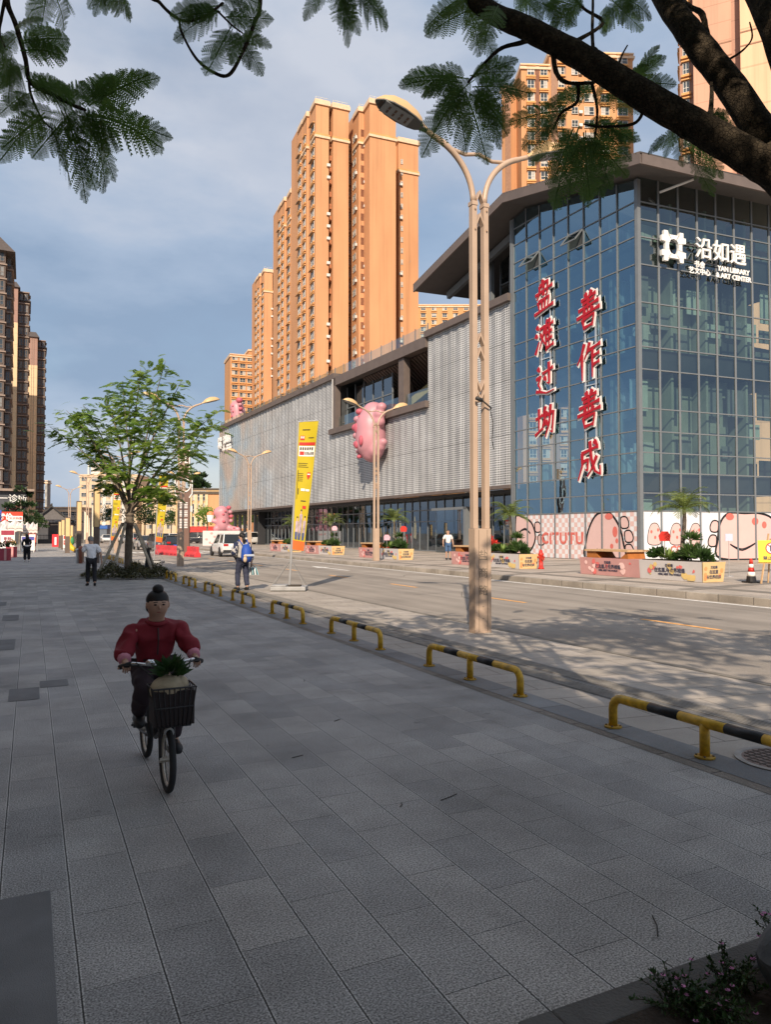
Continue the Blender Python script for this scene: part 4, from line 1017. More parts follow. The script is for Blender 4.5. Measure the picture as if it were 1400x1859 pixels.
left_tower("beige and brown tower between two others on the left", 8, 26, 46, 191, 516, 22)
# nearest one: only its dark window bays reach into view
def bay_tower():
    D = 150; a = P(-4, 968, D); a.z = 0; t = thing("brown_bay_tower", "dark brown tower of window bays cut by the left edge of the picture", "tower", a, radians(.3), "beige towers beyond the left footway")
    zt = 60; MB().box(-20, .6, 0, 18, 0, zt).build("wall", dbay, t)
    MB().box(.6, 1.75, 3, 15, 0, zt-2).build("window_bay", dbay, t)
    s_ = Slots(t, "bay_window"); s_.mats = WMD; e = MB()
    for k in range(19, -1, -1):
        z = k*3+1.5; s_.put(K(w=1.3, h=2.0, ledge=False), (-.3, -.02, z), 0); s_.put(K(w=.8, h=1.9), (1.2, 2.97, z), 0); s_.put(K(w=2.0, h=1.9), (1.78, 7, z), pi/2); e.box(-20, .9, -.3, 18, z+1.25, z+1.5); e.box(.9, 2.1, 2.7, 15, z+1.25, z+1.5)
    s_.done(); e.build("floor_edges", slabm, t)['kind'] = 'stuff'
    r = MB(); r.add([(-21, -1.2, zt), (2.4, -1.2, zt-.6), (2.4, 17, zt-.6), (-21, 19, zt), (-18, 3, zt+4), (-1, 3, zt+4), (-1, 14, zt+4), (-18, 14, zt+4)], [(3, 2, 1, 0), (4, 5, 6, 7), (0, 1, 5, 4), (1, 2, 6, 5), (2, 3, 7, 6), (3, 0, 4, 7)]); r.build("roof", M("dark_roof", (.09, .075, .07), .8), t)
bay_tower()
t_, w_ = plain_tower("far_grey_block", "small grey block right beside the far beige tower", 80, 84, 300, 23, M("far_grey", (.28, .27, .26), .9), 7, (.5,), K(w=.5, h=1.4), None, depth=3)
# ---------------- row of shops behind the camera on the left: shades the footway
sr = thing("shop_row", "long low row of shops on the near side of the street, mostly outside the picture", "building", (-9.5, 0, 0), 0)
HS = 17.6
MB().box(-16, 0, -70, 34, 0, HS).build("wall", M("shop_wall", (.5, .42, .33), .85, var=.1, vs=.3), sr)
c = MB(); c.box(-16.3, .4, -70.3, 34.3, HS, HS+.5); c.box(0, 1.3, -70, 34, 4.0, 4.3); c.build("canopy", brownm, sr)
s_ = Slots(sr)
for fl in range(4):
    for j in range(25): s_.put(K(w=2.2, h=1.9, ledge=True), (.03, -64+j*4, 7+fl*3.4), pi/2)
s_.done()
# ================================================================ STREET FURNITURE
ylw = M("rail_yellow", (.60, .35, .02), .45, var=.32, vs=16, spec=.5); rblk = M("rail_black", (.018, .018, .02), .45, var=.2, vs=7)
rust = M("rail_flange", (.42, .25, .03), .6, var=.3, vs=12)
def arc_rail(L, h=.30, r=.038):
    """hoop rail along +y, x=0, its two outer legs bent into the bar"""
    t = thing("guard_rail", "x", "barrier", (0, 0, 0))
    R_ = .1
    def seg(pts, m, nm): b = MB(); b.smooth = True; b.tube(pts, r, 14); return b.build(nm, m, t)
    zt = h-r; q = []
    def bend(y, s): return [(0, y+s*(R_-R_*cos(a)), zt-R_+R_*sin(a)) for a in (0, .39, .79, 1.18, 1.57)]
    c1, c2 = L*.24, L*.40; c3, c4 = L*.62, L*.78
    seg([(0, 0, .01)]+bend(0, 1)+[(0, c1, zt)], ylw, "bent_leg"); seg([(0, c4, zt)]+bend(L, -1)[::-1]+[(0, L, .01)], ylw, "bent_leg")
    seg([(0, c1, zt), (0, c2, zt)], rblk, "black_band"); seg([(0, c2, zt), (0, c3, zt)], ylw, "yellow_band"); seg([(0, c3, zt), (0, c4, zt)], rblk, "black_band")
    seg([(0, L/2, .01), (0, L/2, zt)], ylw, "middle_leg")
    for y in (0, L/2, L):
        b = MB(); b.lathe([(.075, 0), (.075, .012), (.05, .016)], 16, (0, y, .002)); f = b.build("base_flange", rust, t)
        bb = MB()
        for a in range(4): bb.lathe([(.009, 0), (.009, .014)], 6, (.06*cos(a*pi/2+.7), y+.06*sin(a*pi/2+.7), .012))
        bb.split("bolt", M("bolt_iron", (.25, .2, .15), .5, metal=.7), f)
    return t
rails = [(3.05, "nearest yellow and black hoop rail, cut by the right edge"), (6.36, "yellow and black hoop rail second nearest the camera, whole in view"),
         (9.77, "third yellow and black hoop rail counted from the camera"), (13.17, "fourth yellow and black hoop rail, left of the banner stand"), (16.56, "yellow and black hoop rail next to the student with the backpack"),
         (19.83, "yellow and black hoop rail just behind the student's legs towards the tree"), (23.2, "yellow and black hoop rail close right of the tree bed"), (26.6, "yellow and black hoop rail touching the right end of the tree bed"),
         (36.4, "yellow hoop rail right behind the staked tree trunk"), (39.8, "yellow hoop rail left behind the staked tree trunk"), (43.2, "yellow hoop rail farther left behind the tree stakes"), (46.6, "yellow hoop rail beside the old man's right arm"), (50.0, "last visible yellow hoop rail beyond the old man")]
r0 = None
for i, (y, lab) in enumerate(rails):
    ln = 1.95
    if r0 is None: r0 = arc_rail(ln); o = r0
    else: o = dup(r0)
    o.location = (4.62, y, .004); o['label'] = lab; o['group'] = "yellow hoop rails along the footway edge"
# ---------------- twin street lamps
lampm = M("lamp_bronze", (.47, .345, .255), .42, var=.08, spec=.5); lamph = M("lamp_head_ochre", (.60, .40, .20), .45, var=.05, spec=.5); lampu = M("lamp_underside", (.10, .10, .095), .5); led = M("led_plate", (.26, .27, .27), .3)
ledy = M("led_chips", (.10, .05, .03), .3)
def make_lamp():
    t = thing("street_lamp", "x", "street lamp", (0, 0, 0))
    hw, dp = .165, .1          # plate half width (across), half depth
    MB().box(-hw, hw, -dp, dp, 0, 1.78).build("base_shaft", lampm, t, bevel=.006)
    gv = MB()
    for x in (-.085, .085): gv.box(x-.004, x+.004, -dp-.003, -dp+.0, .02, 1.76)
    gv.build("groove", M("groove_dark", (.16, .12, .09), .7), t)
    for s in (-1, 1):
        MB().box(s*hw-(.095 if s > 0 else 0), s*hw+(.095 if s < 0 else 0), -.06, .06, 1.782, 7.45).build("post", lampm, t, bevel=.005)
    ch = MB()
    def chev(z, up, w=.06):
        x = hw-.097; d = .16*(1 if up else -1)
        for s in (-1, 1): ch.obox((s*x, -.055, z), (-s*x, 0, d), (0, .11, 0), (0, 0, w))
    for z, u in ((4.95, True), (4.70, True), (4.30, False), (4.12, False), (7.45, True), (7.05, True)): chev(z, u)
    for s in (-1, 1): ch.box(s*.045-.015, s*.045+.015, -dp*.8, dp*.8, 4.45, 4.72) if False else None
    ch.build("chevron_link", lampm, t)
    bl = MB()
    for s in (-1, 1):
        bl.box(s*(hw-.048)-.058, s*(hw-.048)+.058, -.07, .07, 7.38, 7.45)
        for z in (6.95, 7.3):
            bl.lathe([(.014, 0), (.014, .03)], 6, (s*(hw-.048), -.08, z))
    bl.split("collar", lampm, t)
    for s in (-1, 1):
        pts = []
        for k in range(13):
            u = k/12; a = u*1.2
            x = s*(hw-.05)+s*.70*(1-cos(a))/.638; z = 7.45+.95*sin(a)/.932
            pts.append((x, 0, z))
        e_ = V(pts[-1]); dr = (V(pts[-1])-V(pts[-2])).normalized()
        for k in range(1, 5): pts.append(tuple(e_+dr*.06*k))
        end = V(pts[-1])
        ab = MB(); ab.smooth = True; ab.tube(pts, [.052]*13+[.045]*4, 8); arm = ab.build("curved_arm", lampm, t)
        pt2 = [(s*(hw-.05-.03), 0, 8.1)] if False else None
        # brace swooping over to the other arm
        q = [tuple(V(pts[12])+dr*.1), (s*.55, 0, 8.29), (s*.28, 0, 8.25), (0, 0, 8.32)]
        bb = MB(); bb.smooth = True
        cur = []
        for i in range(3):
            for u in (0, .25, .5, .75): cur.append(tuple(V(q[i]).lerp(V(q[i+1]), u)))
        cur.append(q[3]); bb.tube(cur, .033, 7); bb.build("brace", lampm, t)
        # lamp head, a flattened pod, tilted up outwards
        ax = V((s*cos(radians(17)), 0, sin(radians(17)))); up_ = V((-s*sin(radians(17)), 0, cos(radians(17)))); lat = V((0, 1, 0))
        hb = MB(); hb.smooth = True; st_ = []
        prof = [(0, .05, .05), (.12, .07, .09), (.2, .15, .16), (.34, .20, .23), (.6, .235, .28), (.85, .215, .24), (1.02, .15, .15), (1.12, .05, .05), (1.14, .01, .01)]
        prof = [(d*.87, w_*.87, h_*.85) for d, w_, h_ in prof]
        n_ = 12; vs = []; fs = []
        for (d, w_, h_) in prof:
            for j in range(n_):
                th_ = pi*j/(n_-1)
                vs.append(end+ax*d+lat*(w_*cos(th_))+up_*(h_*sin(th_)))
        m_ = len(prof)
        for i in range(m_-1):
            for j in range(n_-1): fs.append((i*n_+j, i*n_+j+1, (i+1)*n_+j+1, (i+1)*n_+j))
        hb.add(vs, fs); hd_ = hb.build("lamp_head", lamph, t)
        ub = MB(); us = []
        for (d, w_, h_) in prof: us += [end+ax*d+lat*w_-up_*.02, end+ax*d-lat*w_-up_*.02]
        ub.add(us, [(2*i, 2*i+1, 2*i+3, 2*i+2) for i in range(m_-1)])
        for (d0, w0, h0), (d1, w1, h1) in zip(prof, prof[1:]):
            for sg in (-1, 1): ub.quad(end+ax*d0+lat*sg*w0, end+ax*d1+lat*sg*w1, end+ax*d1+lat*sg*w1-up_*.02, end+ax*d0+lat*sg*w0-up_*.02)
        ub.build("underside", lampu, hd_)
        lp = MB(); lp.obox(end+ax*.32-lat*.15-up_*.035, ax*.53, lat*.30, up_*.013); lp.build("led_plate", led, hd_)
        lc_ = MB()
        for k in range(4):
            for j in (-.09, .02): lc_.obox(end+ax*(.37+k*.115)+lat*j*.9-up_*.04, ax*.035, lat*.075, up_*.004)
        for k in range(5): lc_.obox(end+ax*.86+lat*(-.07+k*.03)-up_*.026, ax*.06, lat*.012, up_*.004)
        lc_.split("led_strip", ledy, hd_)
    return t
LR = -TH*.0
lamp = make_lamp(); lamp.location = (6.98, 10.75, .0); lamp.rotation_euler = (0, 0, 0); lamp['label'] = "nearest twin street lamp with street name 盐商路 cut into its shaft"; lamp['group'] = "bronze twin street lamps"
wt = MB(); wm = M("engraved", (.20, .165, .13), .7)
for ch, z in (("盐", 1.33), ("商", 1.03), ("路", .73)): put_text(wt, ch, .19, .002, (0, -.104, z), (1, 0, 0), (0, 0, 1), off=-.001)
for z in (.45, .25): wt.box(-.012, .012, -.105, -.1, z-.006, z+.006)
wt.build("street_name", wm, lamp)
cm = MB(); cm.smooth = True; cm.tube([(-.165, -.16, 4.0), (-.05, -.16, 3.97)], .035, 8); cm.tube([(-.05, -.16, 3.97), (.16, -.12, 3.86), (.19, -.05, 3.84)], .014, 6); cm.tube([(.19, -.05, 3.84), (.2, -.12, 3.6), (.17, -.13, 3.3), (.21, -.12, 3.15)], .008, 5); cm.build("camera_bracket", M("black_plastic", (.03, .03, .03), .5), lamp)
def place_lamp(x, y, lab, rz=0, z=0):
    o = dup(lamp)
    for c in list(o.children):
        if c.name.startswith(("camera_bracket", "street_name")): bpy.data.objects.remove(c)
    o.location = (x, y, z); o.rotation_euler = (0, 0, rz); o['label'] = lab
place_lamp(6.97, 38.87, "twin street lamp whose shaft stands right of the staked tree, heads above its crown")
place_lamp(17.23, 37.0, "twin street lamp in front of the climbing pink inflatable", z=.18)
place_lamp(17.3, 63.5, "twin street lamp in front of the far end of the perforated screen", z=.18)
place_lamp(6.6, 67, "twin street lamp left of the staked tree, larger of the pair behind it")
place_lamp(5.9, 92, "twin street lamp left of the staked tree, second of those behind it")
place_lamp(5.2, 120, "small twin street lamp far off left of the staked tree")
place_lamp(16.5, 90, "twin street lamp right of the brown sign tower", z=.18)
place_lamp(15.5, 150, "very small twin street lamp far off between the tree and the yellow banner", z=.18)
# ---------------- brown sign tower across the road
tot = thing("sign_tower", "tall brown sign tower with a round ring opening and white edging", "sign", G(333, 1006, .18), -TH)
tm = M("totem_brown", (.16, .095, .075), .5, var=.08); tw = M("totem_white", (.8, .79, .77), .5)
H_ = 7.6
prof = [(-.42, 0), (.42, 0), (.42, 4.1), (.62, 4.4), (.62, 5.6), (.42, 5.9), (.42, H_), (-.42, H_), (-.42, 5.9), (-.62, 5.6), (-.62, 4.4), (-.42, 4.1)]
mbt = MB(); cz = 5.0; rr_ = .45; pts = []
for a, b in zip(prof, prof[1:]+prof[:1]):
    for u in (0, .5): pts.append((a[0]+(b[0]-a[0])*u, a[1]+(b[1]-a[1])*u))
k = len(pts); inn = []
for p_ in pts:
    a = atan2(p_[1]-cz, p_[0]); inn.append((rr_*cos(a), cz+rr_*sin(a)))
vs = [V((p_[0], y, p_[1])) for y in (-.12, .12) for p_ in pts+inn]; fs = []
for i in range(k):
    j = (i+1) % k; fs += [(i, j, k+j, k+i), (2*k+i, 3*k+i, 3*k+j, 2*k+j), (i, 2*k+i, 2*k+j, j), (k+i, k+j, 3*k+j, 3*k+i)]
mbt.add(vs, fs); mbt.build("slab", tm, tot)
rg_ = MB(); rg_.tube([(.5*cos(q*pi/16), -.13, cz+.5*sin(q*pi/16)) for q in range(33)], .05, 6)
for a, b in ((2, 3), (3, 4), (4, 5), (5, 6), (8, 9), (9, 10), (10, 11)): rg_.bar((prof[a][0], -.13, prof[a][1]), (prof[b][0], -.13, prof[b][1]), .07)
rg_.build("white_edging", tw, tot)
tb_ = MB()
for i in range(16):
    if i in (4, 9): continue
    for x in (-.28, .06): tb_.box(x, x+.24, -.135, -.12, 3.7-i*.12, 3.76-i*.12)
put_text(tb_, "虹", .62, .01, (0, -.13, 6.9), (1, 0, 0), (0, 0, 1), off=.01); tb_.build("white_lettering", tw, tot)
# ---------------- yellow feather banners on weighted frames
yb = M("banner_yellow", (.52, .405, .015), .7, var=.06, vs=1.5); obm = M("banner_orange", (.62, .14, .03), .7); pole = M("pole_grey", (.5, .5, .5), .4, metal=.5); basem = M("water_base_grey", (.33, .33, .33), .6, var=.15, vs=5)
inkb = M("banner_ink", (.05, .04, .03), .7); inkr = M("banner_red", (.55, .04, .03), .7); wht_ = M("banner_white", (.82, .8, .76), .7); skin_p = M("print_skin", (.62, .42, .32), .7); prn = M("print_mauve", (.42, .33, .38), .7, var=.4, vs=8); prb = M("print_blue", (.08, .10, .2), .7)
def make_banner():
    t = thing("promotion_flag", "x", "banner", (0, 0, 0))
    b = MB(); b.prism([(-.52, -.36), (.52, -.36), (.52, .36), (-.52, .36)], (0, 0, .01), (1, 0, 0), (0, 1, 0), (0, 0, .12)); b.box(-.5, -.05, -.34, .34, .13, .17); b.build("water_base", basem, t, bevel=.03)
    b = MB(); b.box(.0, .36, -.3, .1, .13, .165); b.build("base_plate", inkb, t)
    b = MB(); b.tube([(0, 0, .1), (.05, 0, 1.0), (.251, 0, 5.02)], .034, 8); b.tube([(.251, 0, 5.02), (.86, 0, 5.06)], .018, 6); b.build("mast", pole, t)
    b = MB()
    for x, y in ((-.5, -.3), (.5, -.3), (.5, .3), (-.5, .3)): b.tube([(x, y, .12), (.045, 0, .92)], .009, 6)
    b.split("stay", M('stay_grey', (.22, .22, .22), .5), t)
    nz, nx = 26, 6; f = MB(); f.smooth = True
    def surf(u, v, off=0):   # u 0..1 across, v 0..1 up ; cloth tapers and ripples
        wdt_ = .34+.25*v; z = 1.42+3.6*v-.06*u*(1-v)
        y = .05*sin(v*9+u*2.5)*u+.10*u*u*sin(v*4.0+1)+off*-1
        return V((.03+wdt_*u+.05*z, y-.004, z+.0))
    for i in range(nz):
        for j in range(nx):
            u0, u1, v0, v1 = j/nx, (j+1)/nx, i/nz, (i+1)/nz
            f.quad(surf(u0, v0), surf(u1, v0), surf(u1, v1), surf(u0, v1))
    fl = f.build("cloth", yb, t)
    def patch(name, m, rects, off=.006):
        p_ = MB()
        for (u0, u1, v0, v1) in rects:
            n = max(1, int((u1-u0)*6)); 
            for j in range(n):
                a, b_ = u0+(u1-u0)*j/n, u0+(u1-u0)*(j+1)/n
                p_.quad(surf(a, v0, off), surf(b_, v0, off), surf(b_, v1, off), surf(a, v1, off))
        return p_.build(name, m, fl)
    r4 = random.Random(4)
    patch("white_panel", wht_, [(.06, .96, .715, .80)]); patch("red_strap", inkr, [(.06, .96, .805, .83), (.12, .38, .725, .755)], .010)
    lines = []
    for v in (.655, .64, .625): lines.append((.08, .55+r4.random()*.35, v, v+.0035))
    for v in (.57, .555, .54, .525, .51): lines.append((.1, .42, v, v+.0035))
    lines += [(.2, .6, .93, .937), (.55, .85, .865, .87), (.15, .2, .4, .45), (.4, .75, .345, .352), (.08, .11, .36, .60)]
    for k in range(7): lines.append((.42+k*.075, .47+k*.075, .728, .752)); lines.append((.1+k*.12, .19+k*.12, .81, .826)) if False else None
    for k in range(6): lines.append((.12+k*.13, .21+k*.13, .765, .79))
    patch("printed_lines", inkb, lines, .012)
    patch("printed_badge", inkr, [(.10, .34, .85, .885), (.66, .86, .545, .585), (.7, .8, .53, .545), (.55, .8, .285, .31)], .010)
    patch("white_print", wht_, [(.35, .62, .43, .45), (.66, .9, .43, .447), (.14, .2, .862, .88), (.25, .31, .862, .88), (.68, .85, .565, .574)], .014)
    ppl = []
    for (u, hgt) in ((.16, .12), (.42, .18), (.72, .13)): ppl.append((u-.02, u+.2, .06, .06+hgt))
    patch("printed_group", prn, ppl, .010); patch("printed_trousers", prb, [(u, u+.2, .03, .09) for u in (.12, .38, .68)], .014)
    patch("printed_faces", skin_p, [(u+.05, u+.13, .06+h_-.005, .09+h_) for u, h_ in ((.16, .12), (.42, .18), (.72, .13))], .012); patch("printed_hair", inkb, [(u+.04, u+.14, .085+h_, .098+h_) for u, h_ in ((.16, .12), (.42, .18), (.72, .13))], .015)
    p_ = MB()
    for j in range(6):
        u0, u1 = j/6, (j+1)/6
        p_.quad(surf(u0, -.055, .0), surf(u1, -.055, .0), surf(u1, .02, .008), surf(u0, .02, .008))
    og = p_.build("orange_hem", obm, fl)
    return t
ban = make_banner(); ban.location = (6.95, 21.04, .006); ban.rotation_euler = (0, 0, -TH*1.0); ban['label'] = "nearest yellow promotion flag on a grey weighted stand, beside the student"; ban['group'] = "yellow promotion flags"
b2 = dup(ban, (6.35, 43.6, .004), -TH, "yellow promotion flag right of the staked tree trunk"); b3 = dup(ban, (4.9, 54, .004), -TH*.9, "yellow promotion flag half hidden left behind the staked tree trunk")
# ---------------- planter benches with palms (the plants are put in later)
pan = [M("planter_pink", (.56, .30, .285), .6, var=.05), M("planter_white", (.58, .55, .545), .6, var=.04), M("planter_cream", (.64, .46, .23), .6, var=.05)]
prc = M("print_coral", (.70, .16, .15), .6); prk = M("print_ink", (.06, .06, .10), .6); pry = M("print_straw", (.68, .50, .2), .6); wood = M("bench_wood", (.55, .36, .2), .6, var=.15, vs=8); rustw = M("corten", (.36, .13, .03), .7, var=.2, vs=4)
def make_planter():
    """5.6 m long, along +y (away), front towards -x, planting end near the camera"""
    t = thing("planter_bench", "x", "planter", (0, 0, 0)); h = .62; ins = .05
    def pnl(y0, y1, m, nm):
        b = MB(); b.add([(ins, y0, 0), (ins, y1, 0), (0, y1, h), (0, y0, h), (.9, y0, 0), (.9, y1, 0), (.95, y1, h), (.95, y0, h)], [(0, 3, 2, 1), (4, 5, 6, 7), (0, 1, 5, 4), (1, 2, 6, 5) if False else (0, 4, 7, 3), (1, 2, 6, 5), (3, 7, 6, 2)])
        return b.build(nm, m, t)
    A = pnl(0, 2.6, pan[1], "white_box"); B = pnl(2.605, 5.6, pan[0], "pink_box")
    e = MB(); e.add([(.03, -.012, .0), (.92, -.012, .0), (.98, -.06, h+.003), (-.03, -.06, h+.003)], [(0, 1, 2, 3)]); e.add([(.03, 0, 0), (.92, 0, 0), (.95, 0, h), (-.0, 0, h)], [(3, 2, 1, 0)]); E_ = e.build("cream_end", pan[2], t)
    sl_ = MB(); sl_.box(.1, .85, .08, 2.55, h-.06, h+.02); sl_.build("soil", m_soil, t)
    r5 = random.Random(11)
    def spot(mb, y, z, r, sx=1):
        x = ins-(z/h)*ins-.008; n = 7
        q = [(x, y+r*sx*cos(2*pi*k/n)*r5.uniform(.6, 1.2), z+r*sin(2*pi*k/n)*r5.uniform(.6, 1.2)) for k in range(n)]; q = [(a, b, min(max(c, .02), h-.02)) for a, b, c in q]
        mb.add(q, [tuple(range(n))])
    for par, y0, y1, ms in ((A, .1, 2.5, (prc, pry)), (B, 2.75, 5.5, (prc, M("print_pink", (.82, .55, .52), .6)))):
        for m in ms:
            b = MB()
            for k in range(11):
                y = r5.uniform(y0+.2, y1-.2)
                if abs(y-(y0+y1)/2) < .55 and r5.random() < .8: continue
                spot(b, y, r5.uniform(.1, h-.1), r5.uniform(.05, .15))
            b.build("printed_shapes", m, par)
        yc = (y0+y1)/2; b = MB()
        for s_, sz, z in (("沿如遇", .11, .47), ("在这里,与世界相遇", .155, .32), ("HERE, MEET THE WORLD", .085, .18)):
            put_text(b, s_, sz, .002, (ins-(z/h)*ins-.012, yc, z), (0, -1, 0), (-.08, 0, 1), off=.003)
        b.build("lettering", prk, par)
    b = MB()
    for s_, sz, z in (("沿如遇", .1, .46), ("在这里", .13, .32), ("与世界相遇", .13, .16)): put_text(b, s_, sz, .002, (.475, -.02-(z/h)*.045, z), (1, 0, 0), (0, -.06, 1), off=.003)
    b.build("lettering", prk, E_)
    b = MB()
    for k in range(8):
        x = r5.choice((.12, .2, .75, .82)); z = r5.uniform(.05, .55); n = 6; y = -.018-(z/h)*.046
        b.add([(x+.07*cos(q*pi/3), y, z+.06*sin(q*pi/3)) for q in range(6)], [tuple(range(6))])
    b.build("printed_shapes", M("print_orange", (.82, .30, .12), .6), E_)
    b = MB(); b.box(-.02, .97, 3.1, 5.3, h+.24, h+.31); b.build("bench_top", wood, t)
    b = MB(); b.prism([(3.15, h+.003), (3.55, h+.003), (3.2, h+.238)], (.05, 0, 0), (0, 1, 0), (0, 0, 1), (.8, 0, 0)); b.prism([(4.6, h+.003), (5.25, h+.003), (5.25, h+.238), (4.8, h+.238)], (.05, 0, 0), (0, 1, 0), (0, 0, 1), (.8, 0, 0)); b.split("bench_support", rustw, t)
    return t
pln = make_planter(); PLY = [(18.62, 16.25), (18.7, 25.8), (18.8, 37.4), (18.85, 47.8), (18.7, 56.4)]
PLL = ["printed planter bench nearest the pink graphics, right of the red hydrant", "printed planter bench just behind the nearest street lamp shaft", "printed planter bench at the foot of the lamp before the climbing inflatable", "printed planter bench right of the nearest yellow flag's mast", "printed planter bench left of the nearest yellow flag's mast"]
for i, (x, y) in enumerate(PLY):
    o = pln if i == 0 else dup(pln)
    o.location = (x, y, .185); o['label'] = PLL[i]; o['group'] = "printed planter benches along the plaza"
# ---------------- hydrant, cone, notice easel, bins, manhole
hy = thing("fire_hydrant", "small red fire hydrant standing on the plaza paving before the pink graphics", "hydrant", (19.58, 25.43, .18)); rd = M("hydrant_red", (.52, .03, .02), .4, var=.15, vs=8)
b = MB(); b.smooth = True; b.lathe([(.13, 0), (.13, .06), (.09, .08), (.085, .55), (.12, .58), (.12, .64), (.09, .68), (.07, .78), (.02, .83)], 14); b.build("barrel", rd, hy)
b = MB(); b.tube([(-.17, 0, .5), (.17, 0, .5)], .05, 8); b.tube([(0, -.16, .42), (0, 0, .42)], .06, 8); b.build("outlet_cap", M("hydrant_cap", (.42, .05, .03), .5), hy)
co = thing("traffic_cone", "red and white striped traffic cone beside the no parking easel", "cone", (19.97, 15.58, .186))
b = MB(); b.box(-.19, .19, -.19, .19, 0, .04); b.lathe([(.15, .04), (.125, .2)], 14); b.build("cone_foot", rblk, co)
for (r_, z0, r1_, z1, m, nm) in ((.125, .2, .10, .33, wl, "white_band"), (.10, .33, .078, .46, rd, "red_band"), (.078, .46, .062, .57, wl, "white_band"), (.062, .57, .04, .72, rd, "red_band"), (.04, .72, .03, .74, rd, "tip")):
    b = MB(); b.smooth = True; b.lathe([(r_, z0), (r1_, z1)], 14); b.build(nm, m, co)
ea = thing("notice_easel", "yellow no parking notice on a wooden easel at the right edge", "sign", (20.12, 14.98, .186), -TH-.25)
b = MB()
for s in (-1, 1): b.bar((s*.33, -.1, 0), (s*.06, .1, 1.5), .04)
b.bar((0, .5, 0), (0, .12, 1.35), .04); b.bar((-.4, -.02, .62), (.4, -.02, .62), .04); b.build("easel_frame", wood, ea)
ys = M("notice_yellow", (.80, .58, .03), .5); b = MB(); b.obox((-.38, -.075, .64), (.76, 0, 0), (0, .012, 0), (0, .1, .66)); nb = b.build("notice_board", ys, ea)
def on(x, z): return V((x, -.08+.1*z/.66, .64+z))
b = MB()
for k in range(24):
    a0, a1 = k*pi/12, (k+1)*pi/12; c_ = (0, .42)
    b.quad(on(c_[0]+.18*cos(a0), c_[1]+.18*sin(a0)), on(c_[0]+.18*cos(a1), c_[1]+.18*sin(a1)), on(c_[0]+.145*cos(a1), c_[1]+.145*sin(a1)), on(c_[0]+.145*cos(a0), c_[1]+.145*sin(a0)))
b.bar(on(-.11, .53), on(.11, .31), .03, .004, up=(0, -1, .1)); b.build("red_ring", rd, nb)
b = MB(); b.add([on(.145*cos(k*pi/8), .42+.145*sin(k*pi/8))+V((0, .001, 0)) for k in range(16)], [tuple(range(16))]); b.build("white_disc", wl, nb)
b = MB(); put_text(b, "P", .26, .002, on(0, .42)+V((0, -.005, 0)), (1, 0, 0), (0, .15, 1), off=.006); put_text(b, "禁止停车", .13, .002, on(0, .13)+V((0, -.004, 0)), (1, 0, 0), (0, .15, 1), off=.002); b.build("lettering", prk, nb)
sg = thing("notice_stand", "slim post with a small pale notice card in front of pink graphics", "sign", (22.2, 18.2, .18), -TH)
b = MB(); b.tube([(0, 0, 0), (0, 0, 1.25)], .012, 6); b.lathe([(.14, 0), (.14, .02)], 12); b.build("post", pole, sg); b = MB(); b.box(-.13, .13, -.02, .0, 1.25, 1.5); b.build("card", M("card_lilac", (.62, .55, .68), .6), sg)
mh = thing("manhole_cover", "round cast manhole cover in the granite paving beside the nearest rail", "manhole cover", (5.10, 3.72, .006))
b = MB(); b.lathe([(.34, 0), (.34, .006), (.30, .007), (.295, .003)], 40); b.build("frame_ring", M("ring_stone", (.30, .28, .26), .8, var=.2, vs=8), mh)
b = MB(); b.lathe([(.29, 0), (.29, .004)], 40); cv = b.build("lid", M("lid_clay", (.20, .15, .13), .8, var=.2, vs=10), mh)
b = MB()
for k in range(9):
    x = -.24+k*.06; L_ = sqrt(max(0, .27**2-x*x)); b.box(x-.005, x+.005, -L_, L_, .004, .009); b.box(-L_, L_, x-.005, x+.005, .004, .009)
b.build("raised_grid", M("lid_grid", (.12, .095, .085), .8), cv)
bi = thing("litter_bin", "red litter bin with a yellow lid corner beside the planter under the lamp", "bin", (21.2, 43.6, .18))
b = MB(); b.box(-.4, .4, -.25, .25, 0, .8); b.build("body", rd, bi, bevel=.03); b = MB(); b.box(-.44, .44, -.29, .29, .8, .9); b.build("lid", M("bin_lid", (.45, .04, .03), .5), bi, bevel=.02); b = MB(); b.box(.05, .42, -.3, -.26, 0, .4); b.build("yellow_panel", ys, bi)
# water filled red barriers
wbm = M("barrier_red", (.62, .05, .06), .45, var=.12, vs=3)
def wbar(i, loc, rz):
    t = thing("water_barrier", "red plastic water barrier, %s of the row by the lamp shaft" % ("left end", "second from the left", "third from the left", "middle one", "third from the right", "second from the right", "right end")[i], "barrier", loc, rz, "red water barriers")
    b = MB(); b.prism([(-.22, 0), (.22, 0), (.22, .25), (.1, .4), (.1, .75), (-.1, .75), (-.1, .4), (-.22, .25)], (-.72, 0, 0), (0, 1, 0), (0, 0, 1), (1.44, 0, 0)); b.build("body", wbm, t, bevel=.02)
    b = MB(); b.box(-.5, -.1, -.232, .232, .05, .16); b.box(.1, .5, -.232, .232, .05, .16); b.tube([(-.4, 0, .75), (-.4, 0, .79)], .05, 8); b.build("fork_slot", M("barrier_dark", (.3, .02, .03), .5), t)
a_, b_ = G(283, 1006), G(360, 1012)
for i in range(7): wbar(i, a_.lerp(b_, (i+.5)/7), atan2((b_-a_).y, (b_-a_).x)+(.12 if i % 2 else -.08))
